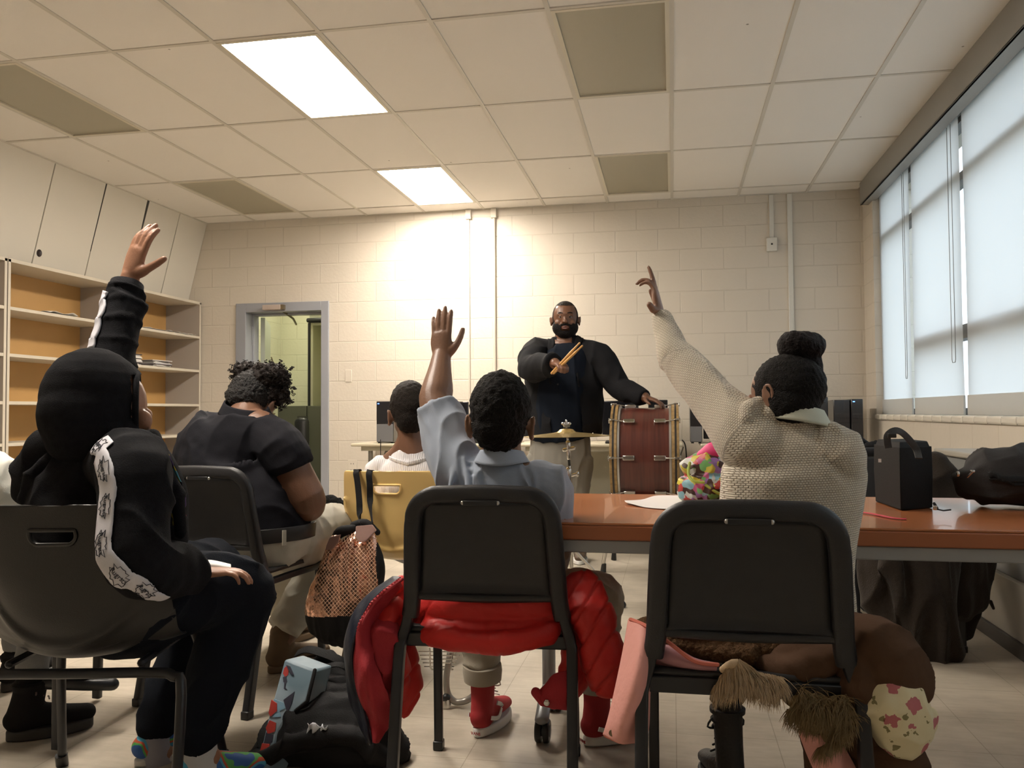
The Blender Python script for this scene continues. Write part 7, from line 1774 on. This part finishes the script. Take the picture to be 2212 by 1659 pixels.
m = MB(); sheet(m, [[(426, 1226, 2.02), (455, 1222, 2.04), (496, 1228, 2.05)], [(438, 1243, 2.01), (465, 1238, 2.03), (488, 1236, 2.04)]], wob=.003); m.build('lower_fold', M_white, tt, solid=.004)

# printed bag
mpb = bpy.data.materials.new('print_blue_red'); mpb.use_nodes = True; n, l = nt(mpb); bb_ = n['Principled BSDF']; bb_.inputs['Roughness'].default_value = .45; tc = n.new('ShaderNodeTexCoord'); ns = n.new('ShaderNodeTexNoise'); ns.inputs['Scale'].default_value = 6; l.new(tc.outputs['Object'], ns.inputs[0]); cr = n.new('ShaderNodeValToRGB'); e = cr.color_ramp.elements; e[0].color = (.13, .20, .25, 1); e[1].color = (.30, .38, .44, 1); e[0].position = .4; e[1].position = .6; l.new(ns.outputs[0], cr.inputs[0]); l.new(cr.outputs[0], bb_.inputs['Base Color'])
t = thing('printed_tote_bag', 'narrow light blue bag printed with red and dark shapes, leaning on the black backpack', 'bag', (P(590, 1650, 2.5).x, 2.52, 0))
Yb = 2.38
fr_ = [(612, 1428), (680, 1444), (668, 1520), (600, 1600), (560, 1668), (520, 1690), (545, 1640), (575, 1560), (592, 1500)]
fr_ = [(614, 1424), (679, 1448), (662, 1515), (618, 1552), (600, 1580), (585, 1659), (570, 1700), (530, 1700), (560, 1630), (580, 1545)]
m = MB(); pf_ = [P(x, y, Yb - (y - 1424) * .0007) for x, y in fr_]; m.prism(pf_, (.035, .055, 0)); m.v = [Vector((v.x, v.y, max(.003, v.z))) for v in m.v]; bag = m.build('bag_body', mpb, t, bevel=.006)
M_pr1 = mat('ink_red', (.42, .035, .025), .5); M_pr2 = mat('ink_dark', (.03, .03, .05), .5); M_pr3 = mat('ink_sky', (.22, .38, .50), .5)
def patch(name, pts, mt, k=1):
    return MB().prism([P(x, y, Yb - (y - 1424) * .0007 - .0022 * k) for x, y in pts], (0, .0018 * k, 0)).build(name, mt, bag, smooth=False)
patch('print_shape', [(614, 1443), (620, 1438), (624, 1446), (622, 1458), (616, 1462), (611, 1455)], M_pr1); patch('print_shape', [(618, 1436), (626, 1440), (634, 1458), (628, 1456), (622, 1446)], M_pr2, 2)
patch('print_shape', [(611, 1463), (618, 1461), (620, 1474), (612, 1474)], M_pr2, 1); patch('print_shape', [(614, 1474), (618, 1474), (616, 1486), (620, 1490), (613, 1488)], M_pr2)
patch('print_shape', [(636, 1494), (612, 1512), (620, 1540), (630, 1520)], M_pr2)
patch('print_shape', [(592, 1510), (612, 1518), (616, 1530), (604, 1536), (606, 1548), (590, 1550), (584, 1532)], M_pr3); patch('print_shape', [(586, 1512), (598, 1520), (598, 1536), (584, 1548), (580, 1540)], M_pr1, 2)
patch('print_shape', [(582, 1556), (596, 1562), (594, 1580), (578, 1586), (574, 1572)], M_pr1); patch('print_shape', [(575, 1582), (590, 1588), (588, 1604), (568, 1612)], M_pr2, 1); patch('print_shape', [(566, 1606), (582, 1608), (578, 1640), (552, 1655)], M_pr1, 2)
MB().tube([P(680, 1448, Yb - .02), P(664, 1515, Yb - .07), P(640, 1535, Yb - .08)], .006, 8).build('black_binding', M_blk, t)

# ---- dark bundled coat and green cloth beside the polo sitter
t = thing('bundled_coat', 'bundled black fleecy coat between the polo sitter and the yellow chair', 'coat', (P(722, 1110, 3.45).x, 3.45, .5))
m = MB(); T(m, [(700, 1085, 3.48), (720, 1090, 3.46), (742, 1100, 3.46)], [.03, .04, .03]); T(m, [(705, 1115, 3.46), (728, 1125, 3.45), (742, 1150, 3.45)], [.03, .04, .03])
organic('fleece', m, mat('fleece_coal', (.012, .012, .011), .95, bump=(120, .8), spec=.1), t, .006, 2, disp=lambda p, n_: .006 * noise.noise(p * 60))
m = MB(); T(m, [(715, 1135, 3.42), (735, 1150, 3.42), (742, 1180, 3.44)], [.02, .025, .02]); m.build('green_cloth', mat('cloth_green', (.04, .045, .028), .9), t)

# ---- things on the orange table
M_bagk = mat('nylon_black', (.0085, .0085, .009), .65, bump=(500, .3), spec=.2)
lb = thing('lunch_bag', 'black upright lunch bag with a carry strap on the orange table', 'bag', (P(1950, 1100, 2.45).x, 2.48, TZ))
A, B, C_ = PZ(1890, 1084, TZ), PZ(1946, 1104, TZ), PZ(2016, 1098, TZ); D = A + (C_ - B)
zt = P(1946, 955, B.y).z
m = MB(); up_ = lambda p, z, q=.0: Vector((p.x, p.y, z)) + (((A + C_) / 2 - p) * q)
base = [A, B, C_, D]; vs = []
for z, q in ((TZ + .001, .02), (TZ + .10, -.02), (TZ + .18, .0), (zt - TZ + TZ - .02, .04), (zt, .14)):
    for p in base: vs.append(Vector((p.x, p.y, z)) + (Vector(((A.x + C_.x) / 2, (A.y + C_.y) / 2, z)) - Vector((p.x, p.y, z))) * q)
fs = [(0, 3, 2, 1), (16, 17, 18, 19)]
for i in range(4):
    for k in range(4): fs.append((i * 4 + k, i * 4 + (k + 1) % 4, i * 4 + 4 + (k + 1) % 4, i * 4 + 4 + k))
m.add(vs, fs).build('bag_body', M_bagk, lb, bevel=.012, bseg=3)
zp = lambda x, y, Y: P(x, y, Y)
MB().sweep([zp(1919, 968, 2.42), zp(1917, 942, 2.42), zp(1935, 930, 2.43), zp(1955, 940, 2.46), zp(1978, 968, 2.48), zp(1985, 990, 2.46)], rprof(.019, .004, .0015), up=(0, -1, .3), smooth=5).build('carry_strap', mat('strap_grey', (.035, .033, .032), .7, bump=(500, .3)), lb)
MB().box(zp(1927, 941, 2.405), (.022, .006, .012)).build('buckle', M_black, lb, bevel=.002)
MB().box(zp(1900.5, 995, (A.y + B.y) / 2 - .062), (.008, .002, .010), (0, 0, -.3)).build('tag', mat('tag_white', (.6, .6, .6), .6), lb)
m = MB(); m.tube([zp(2018, 1088, 2.40), zp(2024, 1098, 2.39)], .004, 8); m.sweep([zp(2024, 1100, 2.385), zp(2038, 1103, 2.38), zp(2054, 1101, 2.38)], rprof(.008, .003, .001), up=(0, 0, 1)); m.build('zip_pull', M_bagk, lb)
MB().box(zp(2020, 1097, 2.385), (.010, .008, .012)).build('zip_slider', M_chr, lb, bevel=.002)
db_ = thing('duffel_bag', 'charcoal duffel bag on the orange table cut off by the right edge', 'bag', (P(2180, 1095, 2.6).x, 2.62, TZ))
m = MB(); T(m, [(2098, 1040, 2.66), (2125, 1035, 2.66), (2190, 1030, 2.66), (2280, 1030, 2.66), (2340, 1045, 2.66)], [(.055, .045), (.095, .078), (.11, .088), (.11, .088), (.08, .07)], 28)
m.v = [Vector((v.x, v.y, max(TZ + .010, v.z))) for v in m.v]
du = organic('bag_body', m, mat('duffel_charcoal', (.032, .030, .030), .75, bump=(400, .25), spec=.2), db_, .006, 3, disp=folds(.010, 9, 7, (1, 1, 1.6)))
bvd = bvh_of([du])
for y_, nm, w_, mt in ((1030, 'zip_band', .018, M_bagk), (1062, 'seam', .006, M_bagk)):
    rb, mp_, tt_ = ribbon([P(2085, y_ + 8, 2.50), P(2120, y_, 2.50), P(2200, y_ - 6, 2.50), P(2300, y_ - 4, 2.5)], w_, bvd, .003, 40, 3); rb.build(nm, mt, du, solid=.003)
MB().box(P(2101, 1018, 2.555), (.012, .008, .007)).build('zip_slider', M_chr, du, bevel=.002); MB().tube([P(2090, 1030, 2.56), P(2101, 1019, 2.55)], .003, 6).build('zip_pull', M_chr, du)
MB().ell(P(2070, 1024, 2.60), (.006, .006, .008)).build('rivet', M_chr, du)
m = MB(); sheet(m, [[(1349, 1076, 2.62), (1385, 1071, 2.70), (1415, 1064, 2.84), (1450, 1063, 2.86), (1500, 1063, 2.86)], [(1352, 1079, 2.58), (1395, 1083, 2.5), (1430, 1085, 2.47), (1465, 1087, 2.46), (1500, 1087, 2.46)]], wob=0)
m.v = [Vector((v.x, v.y, TZ + .0025 + .006 * max(0, 1 - abs(v.x - m.v[0].x) / .06))) for v in m.v]
tag(m.build('paper_sheet', mat('sheet_white', (.74, .70, .68), .7), solid=.001), 'white sheet of paper with a curled corner on the orange table', 'paper')
m = MB(); r0 = [PZ(1832, 1104, TZ + .003), PZ(1880, 1109, TZ + .003), PZ(1930, 1119, TZ + .003), PZ(1958, 1121, TZ + .003)]
m.sweep(r0, rprof(.012, .0025, .0008), up=(0, 0, 1), smooth=5); lr = tag(m.build('ribbon_lanyard', mat('ribbon_pink', (.62, .06, .10), .5)), 'pink red ribbon lying near the edge of the orange table', 'ribbon')

# flowered bag with a pink flap
mfb = bpy.data.materials.new('print_many_colours'); mfb.use_nodes = True; n, l = nt(mfb); bb_ = n['Principled BSDF']; bb_.inputs['Roughness'].default_value = .5; tc = n.new('ShaderNodeTexCoord'); ns = n.new('ShaderNodeTexNoise'); ns.inputs['Scale'].default_value = 30; ad = n.new('ShaderNodeVectorMath'); ad.operation = 'MULTIPLY_ADD'; ad.inputs[1].default_value = (.03, .03, .03); l.new(tc.outputs['Object'], ns.inputs[0]); l.new(ns.outputs['Color'], ad.inputs[0]); l.new(tc.outputs['Object'], ad.inputs[2])
vo = n.new('ShaderNodeTexVoronoi'); vo.inputs['Scale'].default_value = 44; l.new(ad.outputs[0], vo.inputs[0]); sp = n.new('ShaderNodeSeparateColor'); l.new(vo.outputs['Color'], sp.inputs[0]); cr = n.new('ShaderNodeValToRGB'); cr.color_ramp.interpolation = 'CONSTANT'; e = cr.color_ramp.elements; e[0].color = (.055, .022, .015, 1); e[1].position = .22; e[1].color = (.50, .42, .04, 1)
for p_, c_ in ((.40, (.22, .42, .48)), (.55, (.45, .05, .04)), (.64, (.15, .38, .12)), (.76, (.28, .14, .34)), (.86, (.50, .50, .46)), (.93, (.48, .10, .22))): q = e.new(p_); q.color = (*c_, 1)
l.new(sp.outputs[0], cr.inputs[0]); l.new(cr.outputs[0], bb_.inputs['Base Color'])
fb = thing('patterned_bag', 'small bag in a bright many-coloured print standing on the orange table', 'bag', (P(1520, 1075, 2.72).x, 2.72, TZ))
m = MB(); T(m, [(1490, 1058, 2.70), (1530, 1050, 2.70), (1572, 1050, 2.72)], [(.040, .045), (.070, .058), (.055, .05)]); T(m, [(1492, 1010, 2.70), (1525, 1010, 2.70), (1570, 1015, 2.71)], [.030, .050, .05])
m.v = [Vector((v.x, v.y, max(TZ + .012, v.z))) for v in m.v]
organic('bag_body', m, mfb, fb, .0045, 3, disp=folds(.008, 18, 2))
MB().tube([P(1490, 1000, 2.66), P(1487, 1025, 2.645), P(1500, 1040, 2.63), P(1520, 1042, 2.63)], .0045, 8, smooth=4).tube([P(1525, 1048, 2.632), P(1545, 1062, 2.63), P(1566, 1072, 2.64)], .0045, 8, smooth=4).build('green_binding', mat('lime', (.40, .48, .08), .5), fb)
m = MB(); T(m, [(1520, 985, 2.70), (1545, 975, 2.70), (1570, 985, 2.71)], [.022, .032, .03]); m.build('pink_flap', mat('hot_pink', (.72, .05, .20), .6), fb)

# heap of black bags on the side desk
t = thing('bag_heap', 'black rucksack slumped on the side desk in the corner', 'backpack', (P(1850, 1000, 5.6).x, 5.6, dz + .002))
m = MB(); T(m, [(1775, 985, 5.55), (1815, 975, 5.55), (1860, 980, 5.55), (1905, 992, 5.55)], [.03, .06, .05, .02]); T(m, [(1790, 950, 5.6), (1830, 945, 5.6), (1870, 962, 5.6)], [.035, .045, .03]); T(m, [(1800, 935, 5.6), (1820, 928, 5.6), (1840, 936, 5.58)], [.02, .025, .02])
T(m, [(1850, 975, 5.5), (1895, 960, 5.52), (1915, 965, 5.55)], [.014, .018, .01])
m.v = [Vector((v.x, v.y, max(dz + .010, v.z))) for v in m.v]
organic('bag_body', m, M_blk, t, .008, 2, disp=folds(.012, 9, 3))
